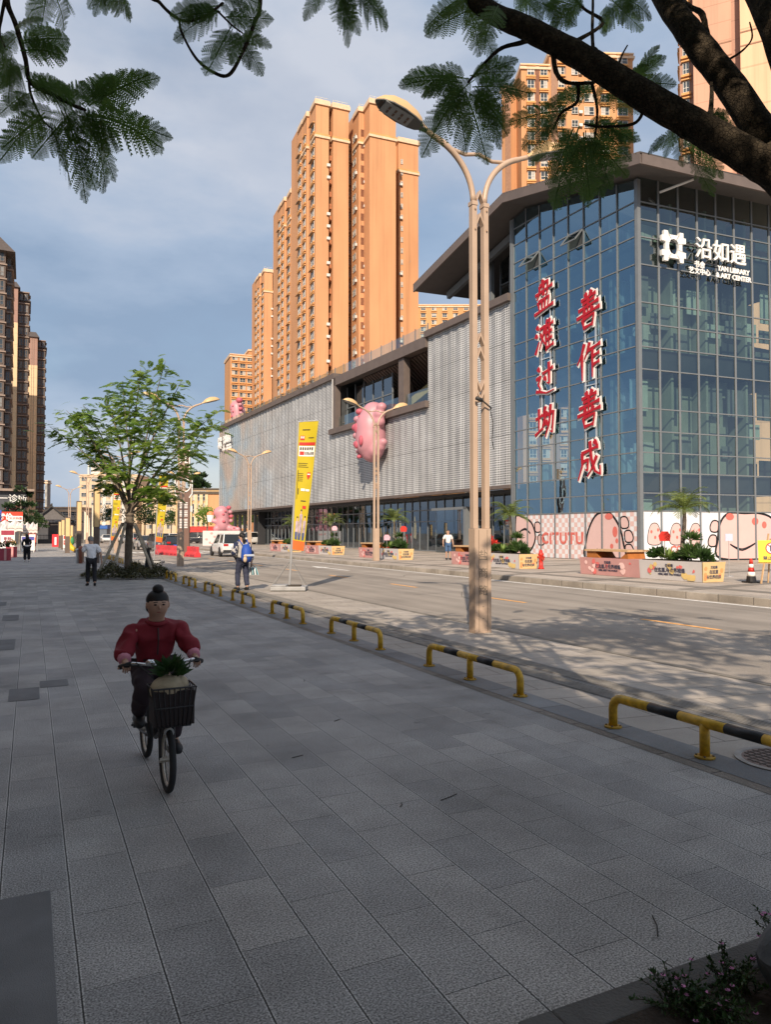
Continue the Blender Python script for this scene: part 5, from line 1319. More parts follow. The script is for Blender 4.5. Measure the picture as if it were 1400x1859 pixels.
# round light columns on the left footway
lcb = M("column_brown", (.14, .105, .085), .6); lcy = M("column_glow_panel", (.72, .52, .26), .6, var=.06)
def lightcol(px, py, h, lab, i, r=.13):
    t = thing("light_column", lab, "light column", G(px, py), 0, "square light columns on the left footway")
    MB().box(-r, r, -r, r, 0, h*.48).build("base", lcb, t); MB().box(-r*.97, r*.97, -r*.97, r*.97, h*.48, h).build("lantern", lcy, t)
    b = MB(); b.box(-r*1.1, r*1.1, -r*1.1, r*1.1, h, h+.06)
    for sx in (-1, 1):
        for sy in (-1, 1): b.box(sx*r-.02, sx*r+.02, sy*r-.02, sy*r+.02, h*.48, h)
    b.build("cap_frame", lcb, t)
for i, (px, py, h, lab) in enumerate(((121.5, 1004, 3.0, "light column left of the yellow crescent seat, tallest looking in its cluster"), (142, 1012, 3.9, "light column just behind the yellow crescent seat"), (174, 1022, 4.3, "dark framed light column right behind the old man"), (108, 995, 3.0, "light column left beside the red banner, thinner one"), (113, 997, 3.1, "light column between the red banner and the tallest column"), (129, 992, 2.7, "short light column left behind the yellow crescent seat"))): lightcol(px, py, h, lab, i, .16 if i else .19)
# ================================================================ TREES AND PLANTS
barkm = M("bark", (.055, .043, .030), .92, var=.6, vs=14, bump=1.0, bs=55, spec=.15)
bark2 = M("bark_pale", (.17, .14, .11), .9, var=.35, vs=7, bump=.9, bs=30, spec=.15)
def barkmat(name, dark, mid, pale, sc_):
    m, n, l, b = newmat(name); MATS[name] = m
    t = n.new("ShaderNodeTexCoord"); z = n.new("ShaderNodeTexNoise"); z.inputs['Scale'].default_value = sc_; z.inputs['Detail'].default_value = 12; z.inputs['Roughness'].default_value = .72; l.new(t.outputs['Object'], z.inputs[0])
    v = n.new("ShaderNodeTexVoronoi"); v.feature = 'DISTANCE_TO_EDGE'; v.inputs['Scale'].default_value = sc_*2.2; l.new(t.outputs['Object'], v.inputs[0])
    r = n.new("ShaderNodeValToRGB"); e_ = r.color_ramp.elements; e_[0].position = .34; e_[0].color = (*dark, 1); e_[1].position = .68; e_[1].color = (*pale, 1); q = e_.new(.5); q.color = (*mid, 1); l.new(z.outputs[0], r.inputs[0])
    k = n.new("ShaderNodeMapRange"); k.inputs['From Max'].default_value = .10; k.inputs['To Min'].default_value = .45; l.new(v.outputs['Distance'], k.inputs[0])
    mu = n.new("ShaderNodeMix"); mu.data_type = 'RGBA'; mu.blend_type = 'MULTIPLY'; mu.inputs[0].default_value = .7; l.new(r.outputs[0], mu.inputs[6]); l.new(k.outputs[0], mu.inputs[7]); l.new(mu.outputs[2], b.inputs['Base Color'])
    h = math_node(n, l, 'ADD', z.outputs[0], math_node(n, l, 'MULTIPLY', k.outputs[0], .35)); bp = n.new("ShaderNodeBump"); bp.inputs['Strength'].default_value = 1; bp.inputs['Distance'].default_value = .03; l.new(h, bp.inputs['Height']); l.new(bp.outputs[0], b.inputs['Normal'])
    b.inputs['Roughness'].default_value = .95; b.inputs['Specular IOR Level'].default_value = .15
    return m
barkm = barkmat("rough_bark", (.022, .018, .013), (.055, .043, .030), (.12, .095, .065), 24)
leafn = leafmat("feather_leaf", (.070, .14, .036), (.13, .23, .052), .55)
leafm = leafmat("tree_leaf", (.13, .25, .032), (.28, .38, .075), .5)
leafp = leafmat("palm_leaf", (.09, .15, .03), (.20, .24, .06), .3)
leafs = leafmat("shrub_leaf", (.02, .055, .012), (.05, .10, .02), .25)
leafy = leafmat("agave_leaf", (.12, .22, .04), (.22, .30, .06), .25)
def spline(pts, n=6):
    out = []; k = len(pts); pts = [V(p_) for p_ in pts]
    for i in range(k-1):
        p0, p1, p2, p3 = pts[max(i-1, 0)], pts[i], pts[i+1], pts[min(i+2, k-1)]
        for j in range(n):
            t = j/n; out.append(.5*((2*p1)+(p2-p0)*t+(2*p0-5*p1+4*p2-p3)*t*t+(3*p1-p0-3*p2+p3)*t**3))
    out.append(pts[-1]); return out
def limb(mb, pts, r0, r1, n=9, knob=0, rg=rng):
    q = spline(pts); k = len(q)
    mb.tube(q, [(r0+(r1-r0)*i/(k-1))*(1+knob*rg.uniform(-1, 1)) for i in range(k)], n)
    return q
def feather(mb, base, tip, nrm, detail=2, pairs=14, rg=rng, wf=1.0):
    """twice-pinnate leaf: midrib with paired combs of small leaflets"""
    base, tip = V(base), V(tip); ax = tip-base; Ln = ax.length; ax = ax/Ln
    side = ax.cross(V(nrm)); side.normalize(); up = side.cross(ax).normalized()
    droop = rg.uniform(.05, .18)
    def mid(t): return base+ax*(Ln*t)-V((0, 0, 1))*(droop*Ln*t*t)+up*(.04*Ln*sin(pi*t))
    # midrib ribbon
    w = .006*Ln/.3*.5
    for i in range(4):
        a, b = mid(i/4), mid((i+1)/4); mb.quad(a-side*w, a+side*w, b+side*w*.7, b-side*w*.7)
    for k in range(pairs):
        t = .10+.90*k/(pairs-1); m = mid(t)
        pl_ = Ln*.27*(sin(pi*min(1, .18+.80*t))**.75)*rg.uniform(.85, 1.1)
        for s in (-1, 1):
            an = radians(62-26*t)+rg.uniform(-.08, .08)
            d = (ax*cos(an)+side*s*sin(an)+up*rg.uniform(-.22, .05)).normalized()
            e_ = up.cross(d).normalized(); wl_ = Ln*.036*wf
            if detail == 0:
                mb.quad(m, m+d*pl_*.5+e_*wl_*.9, m+d*pl_, m+d*pl_*.5-e_*wl_*.9)
            else:
                nl = 9 if detail == 2 else 5
                for j in range(nl):
                    u = (j+.6)/nl; c = m+d*(pl_*u)-V((0, 0, 1))*(pl_*.12*u*u); ww = wl_*1.05*(1-.55*u*u); hl = pl_/nl*.50
                    for q in (-1, 1):
                        f = d*.55+e_*q
                        mb.quad(c-d*hl, c+d*hl*.5, c+f*ww+d*hl*.5, c+f*ww*.96-d*hl*.45)
# ---------------- the near tree: trunk out of the picture at the right, two great limbs overhead
nt_ = thing("near_tree", "big feathery leaved tree whose two dark limbs cross the upper right corner", "tree", (3.05, 1.62, .02), 0, "feathery leaved street trees")
O_ = V(nt_.location)
def L3(px, py, D): return P(px, py, D)-O_
tb_ = MB(); tb_.smooth = True
limb(tb_, [(0, 0, -.02), (.02, .05, .5), (.03, .12, 1.6), (.0, .28, 2.4), tuple(L3(1520, 440, 3.06)), tuple(L3(1445, 335, 3.12)), tuple(L3(1385, 285, 3.18))], .18, .085, 14, .03)
limb(tb_, [tuple(L3(1450, 335, 3.12)), tuple(L3(1385, 298, 3.16)), tuple(L3(1290, 243, 3.2)), tuple(L3(1180, 180, 3.25)), tuple(L3(1060, 106, 3.35)), tuple(L3(960, 53, 3.45)), tuple(L3(870, 5, 3.6)), tuple(L3(780, -120, 3.9)), tuple(L3(700, -260, 4.3))], .080, .036, 14, .035)
limb(tb_, [tuple(L3(1440, 320, 3.14)), tuple(L3(1385, 245, 3.25)), tuple(L3(1330, 160, 3.35)), tuple(L3(1260, 70, 3.45)), tuple(L3(1205, -10, 3.6)), tuple(L3(1150, -120, 3.9)), tuple(L3(1100, -280, 4.4))], .074, .046, 14, .035)
limb(tb_, [tuple(L3(1470, 200, 3.0)), tuple(L3(1420, 60, 3.1)), tuple(L3(1375, -30, 3.3)), tuple(L3(1330, -160, 3.6))], .09, .05, 12, .03)
limb(tb_, [tuple(L3(1500, 390, 3.08)), tuple(L3(1500, 250, 3.0)), tuple(L3(1465, 190, 3.0))], .11, .085, 12, .02)
tws = [([(1005, 95, 3.4), (1010, 130, 3.4), (1030, 150, 3.42), (1080, 150, 3.45)], .014), ([(1050, 150, 3.43), (1048, 185, 3.45), (1020, 205, 3.5), (1005, 235, 3.55)], .009), ([(1075, 150, 3.45), (1085, 200, 3.5), (1080, 255, 3.55)], .009),
       ([(963, 72, 3.45), (945, 78, 3.5), (910, 88, 3.55), (880, 115, 3.6), (850, 150, 3.6)], .012), ([(1078, 95, 3.35), (1076, 60, 3.4), (1077, 10, 3.5), (1077, -40, 3.6)], .009), ([(1123, 120, 3.3), (1130, 100, 3.3), (1140, 82, 3.3)], .006),
       ([(1040, 78, 3.4), (1095, 42, 3.5), (1060, 15, 3.6), (1030, -20, 3.7)], .010), ([(1290, 215, 3.2), (1293, 175, 3.3), (1292, 150, 3.35)], .012), ([(1295, 98, 3.4), (1283, 60, 3.45), (1275, 25, 3.5), (1250, 10, 3.6), (1225, -15, 3.7)], .018),
       ([(1310, 115, 3.4), (1345, 95, 3.4), (1366, 70, 3.4), (1362, 40, 3.4)], .006), ([(1170, 200, 3.25), (1150, 225, 3.3), (1090, 230, 3.45), (1060, 225, 3.5)], .008), ([(1225, 235, 3.2), (1240, 250, 3.2), (1245, 240, 3.25)], .007), ([(1125, 175, 3.35), (1140, 150, 3.4), (1160, 140, 3.45)], .008),
       ([(900, 20, 3.5), (870, 5, 3.6), (850, -20, 3.7)], .012)]
for pts, r in tws: limb(tb_, [tuple(L3(*q)) for q in pts], r, r*.55, 6, .08)
tb_.ball(L3(1040, 78, 3.38), .02, 6, 5); tb_.ball(L3(1078, 95, 3.36), .024, 6, 5)
tb_.build("trunk", barkm, nt_)
lf = MB(); rl_ = random.Random(21)
def spray(mb, o, b, t, D, detail=2, dd=None, pairs=18):
    b3 = P(b[0], b[1], D)-o; dd = rl_.uniform(-.16, .16) if dd is None else dd
    t3 = P(t[0], t[1], D+dd)-o
    n = V((rl_.uniform(-.35, .35), rl_.uniform(-.35, .35), 1)) + F0*rl_.uniform(.3, 1.4)
    feather(mb, b3, t3, n, detail, pairs, rl_)
SF = [((840, 150), (728, 138)), ((862, 140), (938, 100)), ((850, 152), (788, 222)), ((862, 160), (908, 255)), ((832, 170), (768, 262)), ((870, 150), (945, 158)), ((820, 150), (852, 235)), ((845, 165), (885, 275)), ((838, 145), (770, 160)), ((860, 170), (915, 215)),
      ((850, -12), (772, 42)), ((850, 10), (872, 82)), ((862, 0), (800, 24)), ((905, 10), (880, 62)), ((880, -10), (905, 35)), ((930, -15), (985, 20)), ((960, -10), (935, 30)), ((985, 5), (1045, 35)), ((1000, -5), (1010, 48)),
      ((1040, 200), (928, 212)), ((1012, 220), (968, 292)), ((1042, 232), (1006, 322)), ((1060, 240), (1072, 348)), ((1075, 250), (1138, 306)), ((1062, 222), (1152, 240)), ((1080, 190), (1130, 165)), ((1080, 165), (992, 182)), ((1095, 175), (1178, 192)), ((1020, 228), (1048, 300)), ((1010, 210), (950, 262)), ((1070, 245), (1110, 330)), ((1085, 230), (1145, 280)), ((1050, 235), (1035, 345)), ((1030, 205), (985, 240)), ((1065, 250), (1095, 345)),
      ((1150, 150), (1208, 98)), ((1140, 155), (1168, 110)), ((1160, 160), (1200, 140)), ((1210, 245), (1178, 275)), ((1240, 238), (1294, 335)), ((1242, 236), (1188, 262)), ((1250, 238), (1312, 305)), ((1255, 225), (1325, 200)), ((1230, 240), (1240, 290)),
      ((1102, 8), (1094, 56)), ((1112, 0), (1166, 48)), ((1130, -5), (1182, 22)), ((1062, -5), (996, 52)), ((1150, -15), (1130, 40)), ((1290, 205), (1340, 240)), ((1330, 240), (1280, 200)), ((1180, 190), (1240, 205))]
for b, t in SF: spray(lf, O_, b, t, 3.5+rl_.uniform(-.12, .2))
for b, t in SF:
    if rl_.random() < (.35 if b[1] > 195 else .7): spray(lf, O_, (b[0]+rl_.uniform(-14, 14), b[1]+rl_.uniform(-10, 10)), (t[0]+rl_.uniform(-34, 34), t[1]+rl_.uniform(-26, 26)), 3.6+rl_.uniform(-.12, .2))
# what hangs above the picture: enough crown to throw the dappled shade on the road
cnt = 0
cc_ = []
while len(cc_) < 44:
    q = V((rl_.uniform(-1, 1), rl_.uniform(-1, 1), rl_.uniform(-1, 1)))
    if q.length < 1: cc_.append(V((2.2+q.x*4.4, .5+q.y*4.8, 6.5+q.z*1.7)))
for k in range(9000):
    q = rl_.choice(cc_)+V((rl_.gauss(0, .42), rl_.gauss(0, .42), rl_.gauss(0, .25)))
    dq = q-CP; zc = dq.dot(FW)
    if zc > .3:
        px = 700+1340*dq.dot(RT)/zc; py = 929.5-1340*dq.dot(UP)/zc
        if py > -140*3.5/max(zc, 1) and -200 < px < 1600: continue
    an = rl_.uniform(0, 2*pi); l_ = rl_.uniform(.28, .45)
    feather(lf, q-O_, q-O_+V((cos(an)*l_, sin(an)*l_, rl_.uniform(-.2, .08))), V((rl_.uniform(-.3, .3), rl_.uniform(-.3, .3), 1)), 0, 9, rl_, 2.2); cnt += 1
    if cnt > 2250: break
lf.build("crown", leafn, nt_)
# ---------------- a second tree behind the camera on the left; its twigs hang into the top left corner
t2_ = thing("near_tree", "feathery leaved tree outside the frame whose twigs hang into the upper left corner", "tree", (-2.6, .9, .0), 0, "feathery leaved street trees")
O2 = V(t2_.location); b = MB(); b.smooth = True
def l3(px, py, D): return P(px, py, D)-O2
limb(b, [(0, 0, 0), (.05, 0, 1.2), (0, .1, 2.4), (.2, .3, 3.2), (.7, .7, 4.4), tuple(l3(60, -260, 2.9)), tuple(l3(200, -420, 3.2)), tuple(l3(420, -330, 3.5)), tuple(l3(620, -260, 3.8))], .15, .03, 12, .03)
limb(b, [(.0, .1, 2.4), (-.4, .5, 3.4), (-.8, 1.0, 5)], .10, .05, 10, .03)
for pts, r in (([(60, -260, 2.9), (20, -60, 2.9), (12, 0, 2.9), (28, 45, 2.9), (45, 105, 2.9), (55, 150, 2.9), (95, 172, 2.9), (130, 190, 2.9), (155, 200, 2.9)], .012), ([(20, -60, 2.9), (4, 20, 2.9), (-2, 60, 2.9), (8, 85, 2.9)], .008), ([(52, 140, 2.9), (55, 170, 2.9), (75, 215, 2.9), (95, 235, 2.9)], .006),
               ([(470, -330, 3.5), (473, -20, 3.3), (462, 40, 3.3), (440, 95, 3.3), (415, 136, 3.3), (385, 130, 3.3), (355, 105, 3.3), (330, 60, 3.3), (325, 35, 3.3)], .010), ([(300, -300, 3.4), (270, -40, 3.3), (290, 5, 3.3), (330, 37, 3.3), (370, 30, 3.3), (405, 5, 3.3)], .010), ([(395, 20, 3.3), (420, 45, 3.3), (440, 60, 3.3)], .005),
               ([(620, -260, 3.8), (640, -90, 3.6), (630, -30, 3.6)], .01), ([(120, -400, 3), (110, -100, 3), (95, -20, 3)], .008), ([(200, -420, 3.2), (190, -120, 3.1), (185, -30, 3.1)], .008)): limb(b, [tuple(l3(*q)) for q in pts], r, r*.55, 6, .06)
b.build("trunk", barkm, t2_)
lf = MB()
for bb, tt, D in (((42, 78), (122, 62), 2.9), ((36, 92), (118, 86), 2.9), ((20, 100), (14, 178), 2.9), ((46, 142), (130, 160), 2.9), ((30, 110), (34, 176), 2.9), ((50, 120), (-5, 150), 2.9), ((55, 160), (126, 158), 2.9), ((60, 172), (24, 192), 2.9), ((30, 60), (-20, 90), 2.9), ((25, 50), (70, 30), 2.9), ((-5, 60), (10, 130), 2.9),
                  ((148, 190), (206, 118), 2.9), ((160, 192), (268, 128), 2.9), ((165, 205), (292, 246), 2.9), ((150, 198), (207, 312), 2.9), ((110, 200), (172, 334), 2.9), ((82, 212), (5, 256), 2.9), ((100, 205), (20, 190), 2.9), ((142, 202), (198, 268), 2.9), ((120, 190), (160, 150), 2.9), ((90, 230), (120, 300), 2.9), ((130, 205), (60, 275), 2.9), ((95, 180), (170, 250), 2.9),
                  ((95, -15), (116, 36), 3), ((85, -25), (74, 32), 3), ((105, -20), (124, 12), 3), ((172, -30), (192, 24), 3.1), ((200, -25), (236, 20), 3.1), ((185, -30), (160, 4), 3.1), ((210, -40), (215, 22), 3.1),
                  ((400, 20), (318, 62), 3.3), ((410, 30), (494, 30), 3.3), ((420, 46), (374, 120), 3.3), ((430, 60), (476, 130), 3.3), ((440, 60), (492, 80), 3.3), ((402, 0), (452, 10), 3.3), ((395, 20), (330, 25), 3.3), ((430, 55), (420, 110), 3.3), ((410, -5), (470, -5), 3.3), ((405, 10), (312, 18), 3.3),
                  ((612, -25), (652, 52), 3.6), ((640, -25), (694, 24), 3.6), ((592, -32), (572, 16), 3.6), ((620, -30), (625, 40), 3.6), ((645, -30), (668, 40), 3.6)):
    spray(lf, O2, bb, tt, D+rl_.uniform(-.08, .08))
    if rl_.random() < .8: spray(lf, O2, (bb[0]+rl_.uniform(-10, 10), bb[1]+rl_.uniform(-8, 8)), (tt[0]+rl_.uniform(-30, 24), tt[1]+rl_.uniform(-20, 22)), D+rl_.uniform(.0, .15))
cnt = 0
for k in range(1500):
    q = V((rl_.uniform(-6, 2), rl_.uniform(-3, 4), rl_.uniform(4, 7.5))); e_ = q-V((-2.2, .8, 5.8))
    if (e_.x/3.6)**2+(e_.y/3.4)**2+(e_.z/1.8)**2 > 1: continue
    dq = q-CP; zc = dq.dot(FW)
    if zc > .3 and 929.5-1340*dq.dot(UP)/zc > -400: continue
    an = rl_.uniform(0, 2*pi); l_ = rl_.uniform(.28, .42)
    feather(lf, q-O2, q-O2+V((cos(an)*l_, sin(an)*l_, rl_.uniform(-.15, .08))), V((0, 0, 1)), 0, 9, rl_, 2.2); cnt += 1
    if cnt > 350: break
lf.build("crown", leafn, t2_)
# ---------------- the staked tree in the middle distance
mt = thing("staked_tree", "young feathery leaved tree propped by four stakes in a low shrub bed", "tree", (3.55, 31.2, 0), 0, "feathery leaved street trees")
OM = V(mt.location); b = MB(); b.smooth = True
def m3(px, py, D): return P(px, py, D)-OM
DM = (OM-V((0, 0, 0))).dot(F0)
limb(b, [(0, 0, -.05), (.0, 0, .8), (.02, 0, 1.7), (.03, 0, 2.35), (.05, 0, 2.75)], .155, .135, 12, .04)
for z in (2.1, 2.45): b.ball((.02, 0, z), (.19, .19, .12), 10, 6)
ends = [(90, 775, -.5), (120, 745, .6), (150, 735, -1.2), (190, 722, 1.4), (222, 692, -.4), (255, 668, .9), (300, 655, -1.0), (330, 690, .3), (398, 745, -.6), (385, 775, 1.2), (365, 815, -1.5), (345, 860, .4), (300, 888, -1.8), (205, 850, -1.6), (160, 800, 1.2), (245, 765, -1.8), (290, 730, 2.0), (180, 835, .8), (330, 760, -2), (275, 800, -2.2), (235, 720, 2.0), (140, 765, 1.9), (310, 905, .6), (190, 880, .9)]
tips = []
r6 = random.Random(8)
for i, (px, py, dd) in enumerate(ends):
    e_ = m3(px, py, DM+dd*1.15); st_ = V((.03+.05*cos(i*2), .05*sin(i*2), 2.35+.3*r6.random()))
    hx = V((e_.x, e_.y, 0)); low = py > 840
    m1 = st_+hx*.28+V((0, 0, (e_.z-st_.z)*(.40 if not low else .55))); m2 = st_+hx*.64+V((0, 0, (e_.z-st_.z)*(.74 if not low else .9)))
    q = limb(b, [st_, m1+V((r6.uniform(-.1, .1), r6.uniform(-.1, .1), 0)), m2, e_], .06 if i % 2 else .042, .007, 7, .05)
    tips.append(q)
b.build("trunk", bark2, mt)
lf = MB()
for q in tips:
    n = len(q)
    for k in range(76):
        u = r6.uniform(.46, 1.0)**.75; i = min(n-1, int(u*(n-1))); c = q[i]+V((r6.gauss(0, .24), r6.gauss(0, .24), r6.gauss(0, .17)))
        an = r6.uniform(0, 2*pi); l_ = r6.uniform(.32, .58)
        d = V((cos(an)*l_, sin(an)*l_, r6.uniform(-.22, .10)))
        feather(lf, c, c+d, V((r6.uniform(-.6, .6), r6.uniform(-.6, .6), 1)), 0, 7, r6, 3.4)
lf.build("crown", leafm, mt)
stk = thing("tree_stakes", "four bleached timber stakes lashed round the young tree trunk", "stakes", (3.55, 31.2, 0)); swm = M("stake_wood", (.42, .37, .30), .85, var=.35, vs=5)
for (x, y) in ((-1.25, -.5), (-.75, -1.1), (.9, -1.0), (1.25, .5)):
    c = MB(); c.tube([(x, y, -.05), (x*.20, y*.20, 2.08)], .06, 7); c.build("stake", swm, stk)
c = MB(); c.lathe([(.30, 1.98), (.30, 2.12)], 12); c.build("lashing", M("rope_dark", (.08, .06, .05), .9), stk)
pc = thing("dark_cone", "small dark pointed marker standing in the shrub bed right of the trunk", "marker", (4.35, 31.4, .1))
c = MB(); c.lathe([(.22, 0), (.18, .1), (.05, .95), (.02, 1.0)], 12); c.build("body", rblk, pc)
shrm = leafmat("bed_shrub_leaf", (.05, .05, .02), (.10, .095, .04), .25)
sh_ = MB()
for k in range(5200):
    a = r6.uniform(0, 2*pi); rr = sqrt(r6.random()); x = 1.75*rr*cos(a); y = 2.1*rr*sin(a); z = (.26+.13*sin(x*7)+.1*cos(y*6))*(1-rr**4)*r6.uniform(.5, 1.2)+.04
    d = V((r6.uniform(-1, 1), r6.uniform(-1, 1), r6.uniform(.1, 1))).normalized()*.13; s_ = d.cross(V((0, 0, 1)))*.32
    c = V((x, y, z)); sh_.quad(c, c+d*.5+s_, c+d, c+d*.5-s_)
o = sh_.build("bed_shrub", shrm); o.location = (3.5, 30.3, 0); tag(o, "low olive brown ground shrub filling the bed around the staked tree", "shrub")
# ---------------- flowering plants at the lower right corner
flm = M("pink_petal", (.50, .18, .36), .6, var=.2, vs=20)
def flower_plant(loc, n, hgt, sprd, lab, lean=(0, 0)):
    t = thing("flowering_plant", lab, "plant", loc, 0, "pink flowered plants in the bed"); s_ = MB(); l_ = MB(); f_ = MB(); r7 = random.Random(int(loc[0]*997+loc[1]*77))
    for k in range(n):
        a = r7.uniform(0, 2*pi); d = V((cos(a)*sprd*r7.random()+lean[0], sin(a)*sprd*r7.random()+lean[1], hgt*r7.uniform(.5, 1)))
        p0 = V((r7.uniform(-.06, .06), r7.uniform(-.06, .06), 0)); q = spline([p0, p0+d*.5+V((0, 0, hgt*.12)), p0+d], 4); s_.tube(q, .0016, 4)
        for c in q[1:]:
            for j in range(4):
                v = V((r7.uniform(-1, 1), r7.uniform(-1, 1), r7.uniform(-.3, 1))).normalized()*r7.uniform(.012, .026); w = v.cross(V((r7.random(), r7.random(), 1))).normalized()*.0045
                l_.quad(c, c+v*.5+w, c+v, c+v*.5-w)
        if r7.random() < .32:
            c = q[-1]
            for j in range(5):
                v = V((cos(j*1.257), sin(j*1.257), .35))*.010; w = v.cross(V((0, 0, 1))).normalized()*.006
                f_.quad(c, c+v*.6+w, c+v, c+v*.6-w)
    s_.build("stems", M("stem_brown", (.06, .05, .03), .8), t); l_.build("foliage", leafs, t); f_.build("blossoms", flm, t)
for i, (px, py, n, h, s, lab) in enumerate(((1240, 1850, 34, .10, .15, "low leafy plant with scattered pink flowers nearest the bed corner"), (1335, 1815, 30, .12, .13, "leafy pink flowered plant just left of the grey rock"), (1385, 1735, 26, .18, .13, "thin twiggy plant standing behind the grey rock at the right edge"), (1300, 1880, 36, .10, .16, "pink flowered plant below the brown rock"), (1420, 1760, 30, .17, .15, "thin twiggy plant cut by the right edge beside the rocks"), (1400, 1690, 18, .12, .10, "sparse twiggy plant at the far end of the bed edge"))):
    g = G(px, py); flower_plant((g.x, min(g.y, 1.93), .03), n, h, s, lab)
# ---------------- palms and planting in the planters
def frond(mb, o, az, L_, el, rg, nl=16):
    pts = []; c = V(o)
    for k in range(9):
        u = k/8; e2 = el-1.75*u*u
        d = V((cos(az)*cos(e2), sin(az)*cos(e2), sin(e2))); pts.append(c.copy()); c = c+d*L_/8
    mb.tube(pts, [.014-.011*i/8 for i in range(9)], 4)
    for k in range(nl):
        u = .12+.88*k/(nl-1); f = u*8; i = min(7, int(f)); p_ = pts[i].lerp(pts[i+1], f-i); d = (pts[i+1]-pts[i]).normalized()
        s_ = d.cross(V((0, 0, 1))).normalized(); l_ = L_*.34*sin(pi*min(1, .2+.78*u))
        for q in (-1, 1):
            v = (d*.65+s_*q*.8+V((0, 0, -.28+.2*rg.random()))).normalized()*l_; w = d*.016
            mb.quad(p_-w, p_+w, p_+v*.6+w*.8-V((0, 0, .02)), p_+v-V((0, 0, .08*l_)))
def make_palm(rg):
    t = thing("palm", "x", "palm", (0, 0, 0)); b = MB(); b.smooth = True
    q = spline([(0, 0, 0), (.03, .02, .6), (.10, .0, 1.2), (.13, .03, 1.7)], 4); b.tube(q, [.075-.02*i/(len(q)-1)+.006*(i % 2) for i in range(len(q))], 9); b.build("trunk", bark2, t)
    f = MB()
    for k in range(22): frond(f, (.13, .03, 1.7), k*2.4+rg.uniform(-.2, .2), rg.uniform(.9, 1.25), rg.uniform(.15, 1.35), rg)
    f.build("crown", leafp, t); return t
pm = make_palm(random.Random(3))
def clump(mb, c, r, n, rg, lw=.03, ll=.22, up=.4):
    for k in range(n):
        v = V((rg.gauss(0, 1), rg.gauss(0, 1), abs(rg.gauss(0, .8))+up)).normalized(); p_ = V(c)+v*r*rg.uniform(.35, 1); s_ = v.cross(V((rg.random(), rg.random(), .2))).normalized()*lw
        e_ = v*ll*rg.uniform(.6, 1.1); mb.quad(p_, p_+e_*.5+s_, p_+e_, p_+e_*.5-s_)
def make_planting(seed):
    rg = random.Random(seed); t = thing("planter_shrubs", "x", "shrub", (0, 0, 0))
    b = MB(); clump(b, (.45, 2.15, .05), .34, 420, rg, .035, .16); b.build("round_shrub", leafs, t)
    b = MB()
    for k in range(26):
        a = k*2.4; el = rg.uniform(.5, 1.4); v = V((cos(a)*cos(el), sin(a)*cos(el), sin(el)))*rg.uniform(.38, .56); c = V((.35, 1.6, .0)); s_ = v.cross(V((0, 0, 1))).normalized()*.035
        b.add([c-s_*.6, c+s_*.6, c+v*.6+s_, c+v, c+v*.6-s_], [(0, 1, 2, 3, 4)])
    b.build("agave", leafy, t)
    b = MB()
    for cc, rr, n in (((.45, .75, .1), .36, 300), ((.4, .35, .05), .28, 220), ((.5, .85, .65), .16, 90)): clump(b, cc, rr, n, rg, .022, .30, .5)
    b.tube([(.5, .85, 0), (.5, .85, .7)], .03, 6); b.build("spiky_shrub", leafs, t)
    b = MB(); clump(b, (.45, 1.25, .0), .3, 220, rg, .04, .12); clump(b, (.45, .15, .0), .2, 150, rg, .04, .12); b.build("low_cover", leafs, t)
    return t
pg0 = make_planting(5)
for i, (x, y) in enumerate(PLY):
    o = pm if i == 0 else dup(pm); o.location = (x+.45, y+1.15, .78); o.rotation_euler = (0, 0, i*1.3); o['group'] = "small palms in the planters"
    o['label'] = ["small palm in the planter right of the hydrant, before the pink graphics", "small palm in the planter behind the nearest lamp shaft", "small palm right beside the lamp below the climbing inflatable", "small palm right of the nearest yellow flag's lower end", "small palm half hidden behind the nearest yellow flag's lower end"][i]
    o = pg0 if i == 0 else dup(pg0); o.location = (x, y, .79); o['group'] = "mixed shrubs in the planters"
    o['label'] = ["dark shrubs and pale agave at the foot of the palm before the pink graphics", "dark shrubs and agave in the planter behind the nearest lamp shaft", "dark shrubs and agave below the palm by the second lamp", "dark shrubs and agave in the planter right of the nearest flag mast", "dark shrubs and agave in the planter left of the nearest flag mast"][i]
pick = [("red plant pick with a plain signboard among shrubs before the pink graphics", rd, (PLY[0][0]+.3, PLY[0][1]+1.75, .79), .75), ("pink bow shaped plant pick in the planter beside the second lamp", M("pick_pink", (.75, .40, .50), .6), (PLY[2][0]+.2, PLY[2][1]+1.9, .79), .6), ("red plant pick in the planter beside the second lamp", rd, (PLY[2][0]+.5, PLY[2][1]+.3, .79), 1.1), ("mauve plant pick in the planter right of the nearest flag", M("pick_mauve", (.62, .38, .45), .6), (PLY[3][0]+.3, PLY[3][1]+.2, .79), 1.2)]
for lab, m, loc, h in pick:
    t = thing("plant_pick", lab, "plant sign", loc, -TH, "decorative plant picks"); b = MB(); b.tube([(0, 0, -.1), (0, 0, h)], .015, 6); b.build("stick", pole, t); b = MB(); b.prism([(-.16, 0), (.16, 0), (.2, .18), (.1, .32), (-.1, .32), (-.2, .18)], (0, -.02, h-.1), (1, 0, 0), (0, 0, 1), (0, .03, 0)); b.build("shape", m, t)
bp_ = thing("bromeliad", "tall bright red bromeliad in the planter behind the nearest lamp shaft", "plant", (PLY[1][0]+.3, PLY[1][1]+3.0, .5))
b = MB(); rg = random.Random(9)
for cc in ((0, 0, .8), (.2, -.3, .5), (-.1, .3, 1.0), (.1, .1, .3)): clump(b, cc, .26, 90, rg, .05, .25)
b.build("red_bracts", M("bract_red", (.60, .04, .03), .6, var=.3, vs=6), bp_); b = MB(); clump(b, (0, 0, .3), .4, 120, rg, .04, .4); b.tube([(0, 0, 0), (0, 0, 1.2)], .03, 6); b.build("foliage", leafs, bp_)
